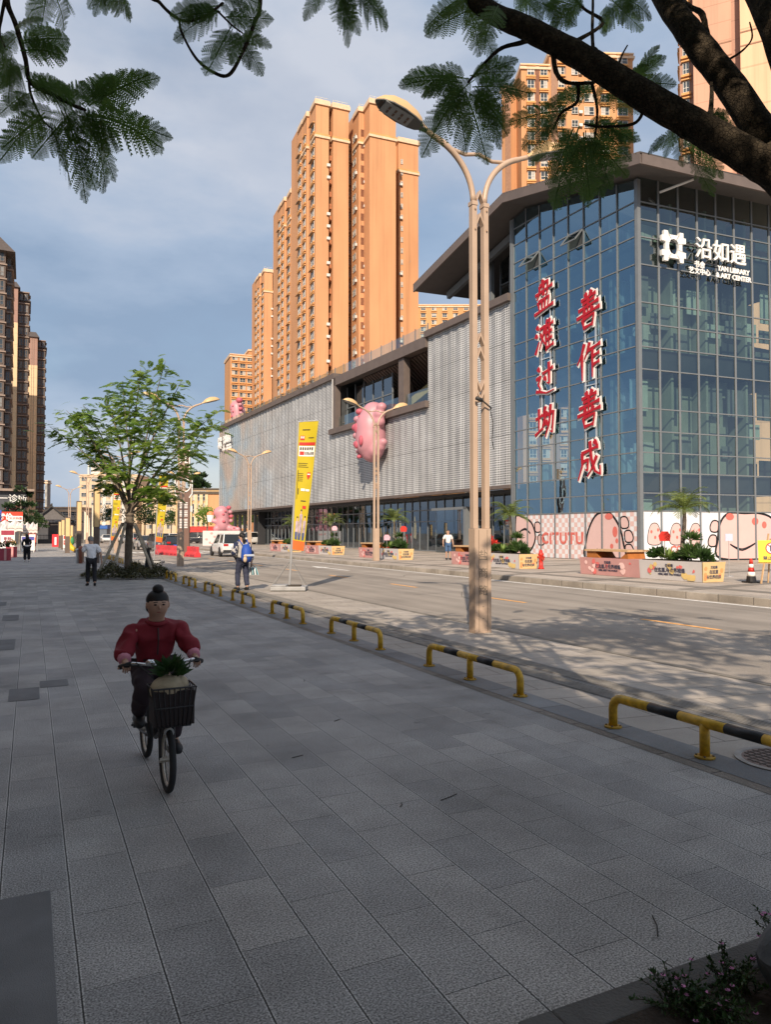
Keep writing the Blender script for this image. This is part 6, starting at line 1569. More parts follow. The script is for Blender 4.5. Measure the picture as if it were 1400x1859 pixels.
# ---------------- trees far off
def far_tree(px, py, D, h, w_, lab, col, seed, grp="trees in the distance", z=0):
    rg = random.Random(seed); o = P(px, 968, D); o.z = z; t = thing("distant_tree", lab, "tree", o, 0, grp); b = MB(); b.tube([(0, 0, 0), (.1, 0, h*.5), (0, 0, h*.8)], [h*.03, h*.02, h*.01], 6); b.build("trunk", bark2, t)
    c = MB()
    cl_ = [(rg.gauss(0, w_*.28), rg.gauss(0, w_*.28), h*rg.uniform(.42, .92)) for _ in range(12)]
    for q in cl_:
        clump(c, q, w_*.28, 70, rg, h*.02, h*.07)
    c.build("crown", col, t)
dkl = leafmat("dark_tree_leaf", (.012, .032, .012), (.03, .06, .018), .2)
for a in ((36, 0, 114, 9, 2.6, "dark dense tree beside the clinic sign building", dkl, 1), (43, 0, 100, 5.4, 2.2, "dark tree in front of the clinic sign building, lower right one", dkl, 2), (66, 0, 116, 4.4, 2.2, "small green tree before the tiled gatehouse wall", leafs, 3), (16, 0, 108, 5, 2.4, "dark tree below the clinic sign", dkl, 4),
          (200, 0, 260, 10, 9, "green roadside tree far down the road, left of the staked trunk", leafs, 6), (262, 0, 230, 9, 10, "green tree far down the road, right of the staked trunk", leafs, 7), (275, 0, 250, 9, 10, "green tree far down the road close to the yellow flag", leafs, 8), (310, 0, 220, 8, 8, "green tree far down the road left of the sign tower", leafs, 9),
          (375, 0, 135, 6.2, 4.5, "green tree left of the sitting pink inflatable", leafm, 10), (465, 0, 128, 7, 6, "green tree below the far end of the mall", leafm, 12), (452, 0, 120, 6, 5, "green tree right of the sitting pink inflatable", leafm, 13),
          (358, 0, 176, 17, 4.5, "dark conifer like tree rising over the ochre brick building", dkl, 14)): far_tree(*a)
# ================================================================ PEOPLE
skinm = M("skin", (.46, .28, .20), .55, var=.06); hairb = M("hair_black", (.012, .010, .010), .5, var=.2, vs=30); hairg = M("hair_grey", (.24, .23, .22), .6, var=.3, vs=30); shoeb = M("shoe_black", (.02, .02, .022), .5); shoew = M("shoe_white", (.7, .7, .68), .5)
def skin(name, pts, edges, mats, parent, levels=2, extra=None, fold=0):
    keys = list(pts); me = bpy.data.meshes.new(name); me.from_pydata([pts[k][0] for k in keys], [(keys.index(a), keys.index(b)) for a, b in edges], [])
    o = bpy.data.objects.new(name, me); COL.objects.link(o)
    m = o.modifiers.new("skin", 'SKIN'); m.use_smooth_shade = True; m.branch_smoothing = .5
    for i, k in enumerate(keys):
        r = pts[k][1]; me.skin_vertices[0].data[i].radius = (r, r) if not isinstance(r, tuple) else r
        me.skin_vertices[0].data[i].use_root = (i == 0)
    s = o.modifiers.new("sub", 'SUBSURF'); s.levels = levels; s.render_levels = levels
    dg = bpy.context.evaluated_depsgraph_get(); dg.update()
    nm = bpy.data.meshes.new_from_object(o.evaluated_get(dg)); bpy.data.objects.remove(o); bpy.data.meshes.remove(me)
    mb = MB(); mb.smooth = True
    mb.v = [tuple(v.co) for v in nm.vertices]; mb.f = [tuple(p.vertices) for p in nm.polygons]; mb.m = [0]*len(mb.f); mb.sm = [True]*len(mb.f)
    bpy.data.meshes.remove(nm)
    if fold:
        from mathutils import noise
        for i, q in enumerate(mb.v):
            q = V(q); d = V((noise.noise(q*13), noise.noise(q*13+V((7, 3, 1))), noise.noise(q*V((13, 13, 22))*1.0 if False else V((q.x*13, q.y*13, q.z*24))))); mb.v[i] = tuple(q+d*fold)
    if extra: extra(mb)
    return mb.build(name, mats, parent)
def hand(mb, w, d, palm_n, curl=.5, s=1.0):
    """palm from wrist w along d, five bent fingers; palm_n points out of the palm"""
    w, d, n = V(w), V(d).normalized(), V(palm_n).normalized(); side = d.cross(n).normalized()
    mb.tube([w-d*.01, w+d*.03*s, w+d*.07*s], [.022*s, .028*s, .026*s], 8)
    for i, (q, ln) in enumerate(((-.024, .062), (-.008, .072), (.008, .068), (.023, .052))):
        p0 = w+d*.075*s+side*q*s; a1 = d*cos(curl)+n*sin(curl); a2 = d*cos(curl*2.2)+n*sin(curl*2.2)
        mb.tube([p0-d*.012*s, p0+a1*ln*.45*s, p0+(a1*.45+a2*.55)*ln*s], [.0085*s, .008*s, .006*s], 6)
    p0 = w+d*.025*s-side*.024*s; t1 = (d*.6-side*.7+n*.4).normalized(); mb.tube([p0, p0+t1*.03*s, p0+(t1*.03+(t1+n*.5).normalized()*.03)*s], [.010*s, .009*s, .007*s], 6)
def figure(label, loc, rz, J, top, pants, hair, shoes, sleeve=1.0, s=1.0, pantlen=.93, topn="shirt", pantn="trousers", face=False, hairfn=None, legw=1.0, topw=1.0, hem=None, curl=.5, group=None):
    """J: joints in metres facing +y"""
    t = thing("person", label, "person", loc, rz, group); j = {k: V(v) for k, v in J.items()}
    hd = j['head']; nk = j['neck']; hv = (hd-nk).normalized()
    B = {'pel': (j['pel'], .12*s), 'spine': (j['pel'].lerp(j['chest'], .5), .115*s), 'chest': (j['chest'], .125*s), 'neck': (nk, .05*s), 'jaw': (nk.lerp(hd, .55), .082*s), 'head': (hd, .104*s), 'crown': (hd+hv*.075*s, .078*s)}
    Eb = [('pel', 'spine'), ('spine', 'chest'), ('chest', 'neck'), ('neck', 'jaw'), ('jaw', 'head'), ('head', 'crown')]
    for q in 'LR':
        B['sh'+q] = (j['sh'+q], .055*s); B['el'+q] = (j['el'+q], .042*s); B['wr'+q] = (j['wr'+q], .030*s)
        B['hip'+q] = (j['hip'+q], .085*s); B['kn'+q] = (j['kn'+q], .06*s); B['an'+q] = (j['an'+q], .04*s); B['to'+q] = (j['to'+q], .032*s)
        Eb += [('chest', 'sh'+q), ('sh'+q, 'el'+q), ('el'+q, 'wr'+q), ('pel', 'hip'+q), ('hip'+q, 'kn'+q), ('kn'+q, 'an'+q), ('an'+q, 'to'+q)]
    def ex(mb):
        for q in 'LR':
            d = (j['wr'+q]-j['el'+q]).normalized(); inn = V((1 if q == 'L' else -1, 0, 0)); inn = (inn-d*inn.dot(d)).normalized()
            if 'hd'+q in j: d = j['hd'+q].normalized()
            if 'pn'+q in j: inn = j['pn'+q]
            hand(mb, j['wr'+q], d, inn, curl, s)
        f = V((0, 1, 0)) if 'look' not in j else j['look'].normalized(); r = f.cross(hv).normalized()
        mb.ball(hd+f*.092*s-hv*.012*s, (.012*s, .016*s, .02*s), 8, 6)
        for q in (-1, 1): mb.ball(hd+r*q*.088*s-hv*.005*s, (.012*s, .02*s, .03*s), 8, 6)
        if face:
            for q in (-1, 1):
                mb.mi = 1; mb.ball(hd+f*.081*s+r*q*.033*s+hv*.012*s, (.013*s, .008*s, .007*s), 8, 6); mb.mi = 2; mb.bar(hd+f*.086*s+r*q*.018*s+hv*.036*s, hd+f*.080*s+r*q*.05*s+hv*.034*s, .006*s)
            mb.mi = 3; mb.ball(hd+f*.078*s-hv*.055*s, (.024*s, .010*s, .007*s), 8, 6); mb.mi = 0
    skin("body", B, Eb, [skinm, M("eye_dark", (.02, .015, .012), .2), hairb, M("lip", (.35, .10, .09), .5)], t, 2, ex)
    T = {'pel': (j['pel']-V((0, 0, .02*s)) if hem is None else j['pel']-V((0, 0, hem)), .150*s*topw), 'sp': (j['pel'].lerp(j['chest'], .5), .142*s*topw), 'chest': (j['chest'], .150*s*topw), 'nk': (j['chest'].lerp(nk, .72), .075*s)}
    Et = [('pel', 'sp'), ('sp', 'chest'), ('chest', 'nk')]
    for q in 'LR':
        T['sh'+q] = (j['sh'+q], .077*s*topw); Et.append(('chest', 'sh'+q))
        e1 = j['sh'+q].lerp(j['el'+q], min(1, sleeve*1.0)); T['a'+q] = (e1, .064*s*topw); Et.append(('sh'+q, 'a'+q))
        if sleeve > 1: T['b'+q] = (j['el'+q].lerp(j['wr'+q], min(1, sleeve-1)), .050*s*topw); Et.append(('a'+q, 'b'+q))
    sh = skin(topn, T, Et, top, t, 3, None, .024)
    Pn = {'pel': (j['pel'], .140*s*legw)}; Ep = []
    for q in 'LR':
        Pn['h'+q] = (j['hip'+q], .102*s*legw); Pn['k'+q] = (j['kn'+q], .078*s*legw); Pn['a'+q] = (j['kn'+q].lerp(j['an'+q], pantlen), .070*s*legw); Ep += [('pel', 'h'+q), ('h'+q, 'k'+q), ('k'+q, 'a'+q)]
    skin(pantn, Pn, Ep, pants, t, 3, None, .013)
    for q in 'LR':
        a, e_ = j['an'+q], j['to'+q]; d = (e_-a); d.z = 0; d.normalize(); b = MB(); b.smooth = True
        c = V((a.x, a.y, min(a.z, e_.z)))-V((0, 0, .01)); b.tube([a-d*.055*s-V((0, 0, .035*s)), a-V((0, 0, .02*s))+d*.01, e_+d*.02*s+V((0, 0, .0)), e_+d*.08*s-V((0, 0, .005*s))], [.035*s, .048*s, .045*s, .022*s], 10); b.build("shoe", shoes, t)
    b = MB(); b.smooth = True
    if hairfn: hairfn(b, hd, hv, s)
    else:
        b.ball(hd+hv*.035*s-V((0, .022*s, 0)), (.092*s, .094*s, .088*s), 14, 10); b.ball(hd-hv*.02*s-V((0, .045*s, 0)), (.088*s, .066*s, .085*s), 14, 10)
    b.build("hair", hair, t)
    return t, sh
def stand(s=1.0, lean=0, stride=.0, armL=(-.30, .05, .85), armR=(.30, .05, .85), headfwd=0, elL=None, elR=None):
    J = {'pel': (0, 0, .93*s), 'chest': (0, lean*.7, 1.28*s), 'neck': (0, lean, 1.45*s), 'head': (0, lean+headfwd, 1.60*s), 'shL': (-.17*s, lean*.8, 1.39*s), 'shR': (.17*s, lean*.8, 1.39*s),
         'wrL': tuple(V(armL)*s), 'wrR': tuple(V(armR)*s), 'hipL': (-.09*s, 0, .88*s), 'hipR': (.09*s, 0, .88*s), 'knL': (-.10*s, stride*.45+.03, .49*s), 'knR': (.10*s, -stride*.30+.04, .49*s),
         'anL': (-.10*s, stride*.5, .085), 'anR': (.10*s, -stride*.55, .10), 'toL': (-.115*s, stride*.5+.13*s, .04), 'toR': (.115*s, -stride*.55+.13*s, .04)}
    J['elL'] = elL or tuple(V(J['shL']).lerp(V(J['wrL']), .5)+V((-.05, -.05, 0))); J['elR'] = elR or tuple(V(J['shR']).lerp(V(J['wrR']), .5)+V((.05, -.05, 0)))
    return J
# old man walking away, seen from behind
g = G(165, 1064)
figure("elderly man seen from behind in pale grey shirt and black trousers, walking away", (g.x, g.y, 0), .05, stand(.94, .20, .22, (-.24, .30, .90), (.33, .05, .84), .09), M("shirt_pale", (.80, .80, .81), .8, var=.06, vs=6), M("trousers_black", (.018, .018, .022), .7), hairg, shoeb, .95, .95, topw=1.25, hem=.16, legw=1.0)
# woman in black with long hair
g = G(48, 1020)
def longhair(b, hd, hv, s):
    b.ball(hd+hv*.03-V((0, .022, 0)), (.096, .098, .092), 14, 10); b.tube([hd+V((0, -.05, .0)), hd+V((0, -.10, -.15)), hd+V((0, -.14, -.36))], [.095, .105, .06], 10)
figure("woman seen from behind with long dark hair, all in black with a white waist panel", (g.x, g.y, 0), .1, stand(.96, .03, .12, (-.24, .10, .92), (.16, .22, 1.0)), M("blouse_black", (.015, .015, .018), .8), M("wide_trousers_black", (.014, .014, .018), .8), hairb, shoew, 1.7, .96, legw=1.35, hairfn=longhair)
bb = MB(); bb.smooth = True; bb.lathe([(.165, 0), (.17, .05), (.165, .10)], 14); pw_ = [o for o in COL.objects if o.name.startswith("person")][-1]; o = bb.build("waist_panel", M("cloth_white", (.72, .71, .70), .8), pw_); o.location = (0, 0, .90)
# student with backpack crossing the forecourt
g = G(440, 1072)
def ponytail(b, hd, hv, s):
    b.ball(hd+hv*.03-V((0, .022, 0)), (.096, .098, .092), 14, 10); b.ball(hd+V((0, -.09, .0)), (.06, .06, .06), 10, 8); b.tube([hd+V((0, -.10, .0)), hd+V((0, -.14, -.10)), hd+V((0, -.13, -.22))], [.045, .05, .02], 8)
st_, _ = figure("student seen from behind with a blue backpack, grey and navy jacket, carrying a striped bag", (g.x, g.y, .004), .25, stand(1.0, .05, .20, (-.20, .16, 1.02), (.31, .02, .80), .02, elL=(-.34, -.06, 1.12)), M("jacket_grey", (.42, .40, .38), .8, var=.05), M("trousers_navy", (.035, .04, .07), .8), hairb, shoeb, 1.75, 1.0, .93, "jacket", legw=1.12, topw=1.32, hem=.16, hairfn=ponytail)
navy = M("sleeve_navy", (.02, .028, .07), .8)
for q, a, e_, w_ in (('L', (-.17, .04, 1.39), (-.34, -.06, 1.12), (-.24, .10, 1.04)), ('R', (.17, .04, 1.39), (.29, -.03, 1.10), (.31, .01, .90))):
    b = MB(); b.smooth = True; b.tube([V(a)+V((-.01 if q == 'L' else .01, 0, .01)), V(a).lerp(V(e_), .5), e_, w_], [.088, .078, .072, .058], 10); b.build("sleeve", navy, st_)
blue = M("backpack_blue", (.02, .075, .36), .6, var=.08, vs=5)
b = MB(); b.smooth = True; b.tube([(0, -.20, .88), (0, -.23, 1.0), (0, -.22, 1.2), (0, -.19, 1.36)], [.15, .165, .15, .09], 12); bk_ = b.build("backpack", blue, st_)
b = MB(); b.box(-.13, .15, -.41, -.37, 1.02, 1.08); b.build("pale_band", M("band_pale", (.5, .55, .65), .6), bk_)
b = MB(); b.smooth = True; b.ball((-.13, -.38, .93), (.06, .05, .09), 10, 8); b.ball((-.13, -.38, 1.03), (.045, .045, .045), 10, 8); b.build("plush_charm", M("plush_tan", (.58, .44, .30), .9), bk_)
b = MB()
for s_ in (-1, 1): b.tube([(s_*.10, -.16, 1.36), (s_*.13, -.02, 1.50), (s_*.13, .14, 1.38), (s_*.15, .12, 1.1)], .018, 6)
b.build("strap", blue, bk_)
tb = thing("carrier_bag", "teal black and white striped carrier bag in the student's right hand", "bag", (g.x, g.y, .004), .25)
b = MB(); b.add([(.21, -.10, .45), (.49, -.10, .45), (.49, .10, .45), (.21, .10, .45), (.25, -.03, .68), (.44, -.03, .68), (.44, .03, .68), (.25, .03, .68)], [(0, 3, 2, 1), (4, 5, 6, 7), (0, 1, 5, 4), (1, 2, 6, 5), (2, 3, 7, 6), (3, 0, 4, 7)]); bg_ = b.build("bag_body", M("bag_white", (.66, .70, .70), .6), tb)
b = MB()
for k, x in enumerate((.23, .31, .40)): b.quad((x, -.103, .455), (x+.04, -.103, .455), (x+.045, -.036, .67), (x+.01, -.036, .67))
b.build("dark_stripe", inkb, bg_); b = MB(); b.quad((.275, -.1035, .455), (.305, -.1035, .455), (.315, -.0365, .67), (.29, -.0365, .67)); b.quad((.445, -.1035, .455), (.48, -.1035, .455), (.435, -.0365, .67), (.41, -.0365, .67)); b.build("teal_stripe", M("bag_teal", (.10, .34, .38), .6), bg_)
b = MB(); b.tube([(.29, -.03, .675), (.32, 0, .755), (.40, -.03, .675)], .008, 5); b.build("handle", inkb, bg_)
# man beside the planters over the road
g = G(815, 1008, .18)
figure("balding man in white t-shirt and blue shorts on the plaza before the shopfront", (21.6, 36.6, .185), 2.9, stand(1.0, 0, .06, (-.30, .04, .84), (.30, .04, .84)), M("tshirt_white", (.74, .72, .70), .8), M("shorts_blue", (.06, .12, .24), .8), M("hair_short", (.05, .04, .035), .7), shoeb, .85, 1.0, .06, "t_shirt", "shorts", face=True, topw=1.15, hem=.05, hairfn=lambda b, hd, hv, s: b.ball(hd+hv*.03-V((0, .02, 0)), (.092, .094, .085), 12, 8))
# ---------------- rider on a small bicycle with a front basket, coming towards the camera
g = G(303, 1438); RZ = pi+.02
bk = thing("bicycle", "small dark bicycle with a loaded front basket, ridden towards the camera", "bicycle", (g.x+.0, g.y, 0), RZ)
tyr = M("tyre", (.025, .025, .026), .8); rim = M("rim_dull", (.42, .38, .32), .4, metal=.5); frm = M("frame_dark", (.03, .028, .03), .4); chrome = M("chrome", (.6, .6, .6), .2, metal=1); WR = .215
def ring(mb, c, r, w, n=28, m=8):
    vs = []; fs = []
    for i in range(n):
        a = 2*pi*i/n
        for k in range(m):
            t = 2*pi*k/m; vs.append((c[0]+w*sin(t), c[1]+(r+w*cos(t))*cos(a), c[2]+(r+w*cos(t))*sin(a)))
    for i in range(n):
        for k in range(m): fs.append((i*m+k, ((i+1) % n)*m+k, ((i+1) % n)*m+(k+1) % m, i*m+(k+1) % m))
    mb.add(vs, fs)
for y, nm in ((0, "wheel"), (-.86, "wheel")):
    b = MB(); b.smooth = True; ring(b, (0, y, WR), WR-.022, .022); wh = b.build(nm, tyr, bk)
    b = MB(); ring(b, (0, y, WR), WR-.045, .010, 28, 6)
    for k in range(14):
        a = k*pi/7; b.tube([(.012*(-1)**k, y, WR), (0, y+(WR-.045)*cos(a), WR+(WR-.045)*sin(a))], .0014, 4)
    b.tube([(-.05, y, WR), (.05, y, WR)], .018, 8); b.build("rim", rim, wh)
b = MB(); b.smooth = True
for s_ in (-1, 1): b.tube([(s_*.045, 0, WR), (s_*.045, -.05, WR*2+.03), (0, -.07, .50)], .011, 7); b.tube([(s_*.05, -.86, WR), (s_*.04, -.42, .26)], .010, 7); b.tube([(s_*.05, -.86, WR), (s_*.02, -.60, .58)], .009, 7)
b.tube([(0, -.07, .50), (0, -.14, .80)], .017, 8); b.tube([(0, -.085, .55), (0, -.2, .34), (0, -.42, .26), (0, -.52, .40)], .020, 8); b.tube([(0, -.42, .26), (0, -.60, .64)], .016, 8)
b.build("frame", frm, bk)
b = MB(); b.smooth = True; b.tube([(-.27, -.24, .80), (-.20, -.17, .83), (-.05, -.14, .81), (.05, -.14, .81), (.20, -.17, .83), (.27, -.24, .80)], .011, 8); hb_ = b.build("handlebar", chrome, bk)
for s_ in (-1, 1): b = MB(); b.smooth = True; b.tube([(s_*.205, -.175, .828), (s_*.275, -.245, .798)], .017, 8); b.build("grip", tyr, hb_)
b = MB(); b.smooth = True
for s_ in (-1, 1): b.tube([(s_*.18, -.15, .835), (s_*.14, -.02, .80), (s_*.05, .0, .70), (s_*.03, -.03, .52)], .004, 5); b.tube([(s_*.25, -.19, .815), (s_*.16, -.11, .822)], .005, 5)
b.build("brake_cable", tyr, bk)
b = MB(); b.smooth = True; b.lathe([(.03, 0), (.036, .02), (.02, .035)], 10, (.09, -.13, .82)); b.build("bell", chrome, bk)
b = MB(); b.tube([(0, .03, .40), (0, .06, .40)], .032, 12); b.build("front_lamp", M("lamp_lens", (.5, .5, .48), .2), bk)
b = MB(); b.smooth = True; b.tube([(0, -.50, .66), (0, -.60, .67), (0, -.72, .67)], [.035, .075, .095], 10); b.build("saddle", frm, bk)
b = MB(); b.smooth = True
for (z, w) in ((.48, .10), (.60, .12), (.72, .135)): b.tube([(-w, .02, z), (w, .02, z), (w, .23, z), (-w, .23, z), (-w, .02, z)], .006, 5)
for k in range(9):
    x = -1+k*.25; b.tube([(.10*x, .23, .48), (.135*x, .23, .72)], .004, 4); b.tube([(.10*x, .02, .48), (.135*x, .02, .72)], .004, 4)
for s_ in (-1, 1):
    for k in range(5): b.tube([(s_*.10, .02+k*.05, .48), (s_*.135, .02+k*.05, .72)], .004, 4)
b.box(-.10, .10, .02, .23, .477, .483); bsk = b.build("basket", frm, bk)
b = MB(); b.box(-.125, .125, .025, .225, .485, .70); b.build("basket_lining", M("lining_dark", (.03, .022, .022), .8), bsk)
for s_ in (-1, 1):
    z = .18 if s_ < 0 else .34; y = -.34 if s_ < 0 else -.50
    b = MB(); b.bar((s_*.05, -.42, .26), (s_*.06, y, z), .016); b.bar((s_*.06, y, z), (s_*.16, y, z), .012); b.box(s_*.06+(0 if s_ > 0 else -.09), s_*.06+(.09 if s_ > 0 else 0), y-.04, y+.04, z-.012, z+.012); b.build("pedal", frm, bk)
b = MB(); b.tube([(-.04, -.88, .45), (0, -.87, .46), (.04, -.86, .45)], .012, 6); b.smooth = True
vs = []
for i in range(9):
    a = .25+i*.27
    for x in (-.035, .035): vs.append((x, -.86+(WR+.03)*cos(a+.6), WR+(WR+.03)*sin(a+.3)))
b.add(vs, [(2*i, 2*i+1, 2*i+3, 2*i+2) for i in range(8)]); b.build("mudguard", frm, bk)
sg_ = tag((lambda b: b.build("beige_bag", M("bag_beige", (.40, .33, .22), .8, var=.15, vs=9)))(type('q', (), {})()) if False else None, None, None) if False else None
b = MB(); b.smooth = True; b.ball((.02, .13, .70), (.12, .10, .09), 14, 10); b.ball((-.05, .12, .72), (.06, .08, .06), 12, 8); o = b.build("shopping_bag", M("bag_beige", (.38, .31, .21), .8, var=.2, vs=9, bump=.6, bs=25)); o.location = bk.location; o.rotation_euler = bk.rotation_euler; tag(o, "beige cloth bag stuffed into the bicycle's front basket", "bag")
b = MB(); rg = random.Random(2); clump(b, (.0, .10, .78), .07, 130, rg, .014, .09, .3); o = b.build("green_vegetables", leafs); o.location = bk.location; o.rotation_euler = bk.rotation_euler; tag(o, "bunch of leafy greens on top of the beige bag in the bicycle basket", "vegetables")
def bun(b, hd, hv, s):
    b.ball(hd+hv*.032-V((0, .026, 0)), (.080, .078, .076), 14, 10); b.ball(hd+V((0, -.048, -.015)), (.078, .05, .072), 12, 8); b.ball(hd+hv*.115-V((0, .035, 0)), (.04, .04, .036), 10, 8)
J = {'pel': (0, -.62, .74), 'chest': (0, -.50, 1.0), 'neck': (0, -.45, 1.09), 'head': (0, -.41, 1.195), 'shL': (-.15, -.47, 1.015), 'shR': (.15, -.47, 1.015), 'elL': (-.235, -.40, .875), 'elR': (.235, -.40, .875), 'wrL': (-.235, -.27, .825), 'wrR': (.235, -.27, .825),
     'hdL': (0, 1, -.2), 'hdR': (0, 1, -.2), 'pnL': (0, -.2, -1), 'pnR': (0, -.2, -1), 'hipL': (-.08, -.57, .70), 'hipR': (.08, -.57, .70), 'knL': (-.115, -.30, .52), 'knR': (.115, -.26, .62), 'anL': (-.115, -.40, .225), 'anR': (.115, -.50, .405), 'toL': (-.12, -.29, .195), 'toR': (.12, -.39, .375), 'look': (0, 1, -.1)}
rd_, sh_ = figure("person in a dark red jacket riding the small bicycle towards the camera", bk.location, RZ, J, M("jacket_red", (.20, .012, .022), .75, var=.12, vs=10), M("trousers_plum", (.035, .022, .028), .8), hairb, shoeb, 1.72, .84, .93, "jacket", face=True, topw=1.25, hairfn=bun, curl=.9)
b = MB(); b.smooth = True; ring(b, (0, 0, 0), .062, .016, 18, 6); b.v = [(z*1.05, y-.452, .0*x+1.072+x-.25*y) for x, y, z in b.v]; b.build("collar", M("jacket_red", (.20, .012, .022), .75), sh_)
b = MB(); b.tube([(0, -.388, 1.03), (0, -.368, .95), (0, -.40, .84)], .006, 5); b.build("zip", M("zip_dark", (.05, .02, .02), .5), sh_)
for s_ in (-1, 1):
    b = MB(); b.smooth = True; b.tube([(s_*.235, -.335, .848), (s_*.235, -.285, .83)], [.048, .040], 10); b.build("pink_cuff", M("cuff_pink", (.55, .22, .28), .8), sh_)
# ================================================================ VEHICLES
glassc = M("car_glass", (.015, .018, .02), .06, var=0, spec=.7); lampr = M("tail_light", (.42, .015, .015), .2); lampw = M("head_light", (.7, .7, .72), .15); trim = M("car_trim", (.03, .03, .032), .6)
def make_car(name, label, paint, loc, rz, kind="suv", plate=None, group=None):
    """nose towards +y"""
    t = thing(name, label, "car", loc, rz, group); suv = kind == "suv"; Lh = 2.2 if suv else 2.35; W_ = .9
    # stations: y, z floor, z shoulder, half width ; greenhouse on top
    stn = [(-Lh, .42, .80, .74), (-Lh+.12, .30, .95, .83), (-Lh+.6, .27, 1.0 if suv else .96, .89), (-.6, .25, .98, W_), (.6, .25, .95, W_), (Lh-.9, .27, .92, .88), (Lh-.3, .30, .80, .82), (Lh, .40, .66, .68)]
    b = MB(); b.smooth = True; vs = []; n = 10
    for (y, z0, z1, hw) in stn:
        sec = [(-hw*.92, z0), (-hw, z0+.12), (-hw*1.0, (z0+z1)/2), (-hw*.97, z1-.05), (-hw*.86, z1), (hw*.86, z1), (hw*.97, z1-.05), (hw, (z0+z1)/2), (hw, z0+.12), (hw*.92, z0)]
        vs += [(x, y, z) for x, z in sec]
    fs = [(i*n+j, i*n+(j+1) % n, (i+1)*n+(j+1) % n, (i+1)*n+j) for i in range(len(stn)-1) for j in range(n)]+[tuple(range(n)), tuple(range((len(stn)-1)*n, len(stn)*n))[::-1]]
    b.add(vs, fs); bd = b.build("body", paint, t, bevel=.02)
    zr = 1.62 if suv else 1.42
    ys = (-Lh+.15, -Lh+.55, .35, 1.15) if suv else (-Lh+.55, -Lh+1.25, .25, 1.15)
    b = MB(); q = [(ys[0], .97, .78), (ys[1], zr-.02, .62), (ys[2], zr, .62), (ys[3], .94, .76)]
    vs = []
    for y, z, hw in q: vs += [(-hw, y, z), (hw, y, z)]
    zb = .93
    b.add(vs, [(0, 1, 3, 2), (4, 5, 7, 6), (0, 2, 4, 6), (1, 7, 5, 3)]); gh = b.build("windows", glassc, t)
    b = MB(); b.smooth = False; b.obox((-.63, ys[1]-.02, zr-.01), (1.26, 0, 0), (0, ys[2]-ys[1]+.04, .02), (0, 0, .045)); rf_ = b.build("roof", paint, t, bevel=.02)
    b = MB()
    for s_ in (-1, 1):
        for (a, c) in ((0, 1), (2, 3)): b.bar((s_*q[a][2]*1.0, q[a][0], q[a][1]), (s_*q[c][2], q[c][0], q[c][1]), .07)
        m = ((ys[1]+ys[2])/2); b.bar((s_*.79, m, .95), (s_*.63, m, zr), .06); b.bar((s_*.63, ys[1], zr), (s_*.63, ys[2], zr), .05)
    b.build("pillars", paint, t)
    for (x, y) in ((-.80, -1.32), (.80, -1.32), (-.80, 1.36), (.80, 1.36)):
        b = MB(); b.smooth = True; ring(b, (x, y, .33), .25, .085, 22, 8); w = b.build("wheel", tyr, t)
        b = MB(); b.tube([(x-.06, y, .33), (x+.06, y, .33)], .20, 14); b.build("rim", rim, w)
        b = MB(); b.tube([(x*1.02-.03, y, .36), (x*1.02+.08*(1 if x > 0 else -1), y, .36)], .37, 18); b.build("wheel_arch", trim, bd)
    for s_ in (-1, 1):
        b = MB(); b.box(s_*.62-.16, s_*.62+.16, -Lh-.02, -Lh+.14, .78, .93); b.build("tail_light", lampr, t); b = MB(); b.box(s_*.56-.17, s_*.56+.17, Lh-.16, Lh+.015, .64, .76); b.build("headlight", lampw, t)
        b = MB(); b.box(s_*.90-.0, s_*.90+.16*s_, .72, .86, .98, 1.10) if s_ > 0 else b.box(-1.06, -.90, .72, .86, .98, 1.10); b.build("mirror", paint, t)
    b = MB(); b.box(-.80, .80, -Lh-.03, -Lh+.2, .30, .50); b.box(-.7, .7, Lh-.15, Lh+.02, .32, .48); b.build("bumper", trim, t)
    b = MB(); b.box(-.24, .24, -Lh-.04, -Lh-.025, .56, .68); b.build("plate", plate or M("plate_blue", (.02, .10, .42), .5), t)
    return t
white = M("paint_white", (.74, .74, .73), .25, var=.02, coat=.6); silver = M("paint_silver", (.50, .48, .46), .3, metal=.5, var=.02, coat=.6); black = M("paint_black", (.02, .022, .028), .2, var=.02, coat=.8)
make_car("parked_car", "white suv with dark windows driving away just left of the student", white, (13.2, 54.6, .005), .0, "suv")
make_car("parked_car", "silver sedan seen from behind between the staked tree and the yellow flag", silver, tuple(P(262, 968, 76).xy)+(.005,), .03, "sedan")
make_car("parked_car", "black sedan with blue plate seen from behind the red barriers", black, tuple(P(311, 968, 68).xy)+(.005,), .0, "sedan")
make_car("parked_car", "dark hatchback left of the black sedan, partly behind the yellow flag", M("paint_grey", (.05, .05, .055), .3, coat=.6), tuple(P(291, 968, 71).xy)+(.005,), pi+.1, "suv")
make_car("parked_car", "white car coming closer on the left lane, far down the road", white, tuple(P(193, 968, 128).xy)+(.005,), pi, "sedan")
make_car("parked_car", "white van like car beyond the yellow flag's right edge", white, tuple(P(312, 968, 100).xy)+(.005,), .0, "suv")
for i, (px, D, pm_, lab) in enumerate(((222, 140, white, "white car far off behind the staked trunk"), (238, 120, silver, "silver car far off right of the staked trunk"), (366, 112, white, "white car parked beyond the sign tower"), (352, 108, black, "dark car parked right behind the sign tower's foot"), (378, 118, M("paint_red", (.4, .03, .02), .3, coat=.5), "red car parked left of the sitting pink inflatable"), (455, 100, white, "white car parked under the far end of the mall"))):
    make_car("parked_car", lab, pm_, tuple(P(px, 968, D).xy)+(.005 if i < 2 else .19,), .4*i, "suv" if i % 2 else "sedan")
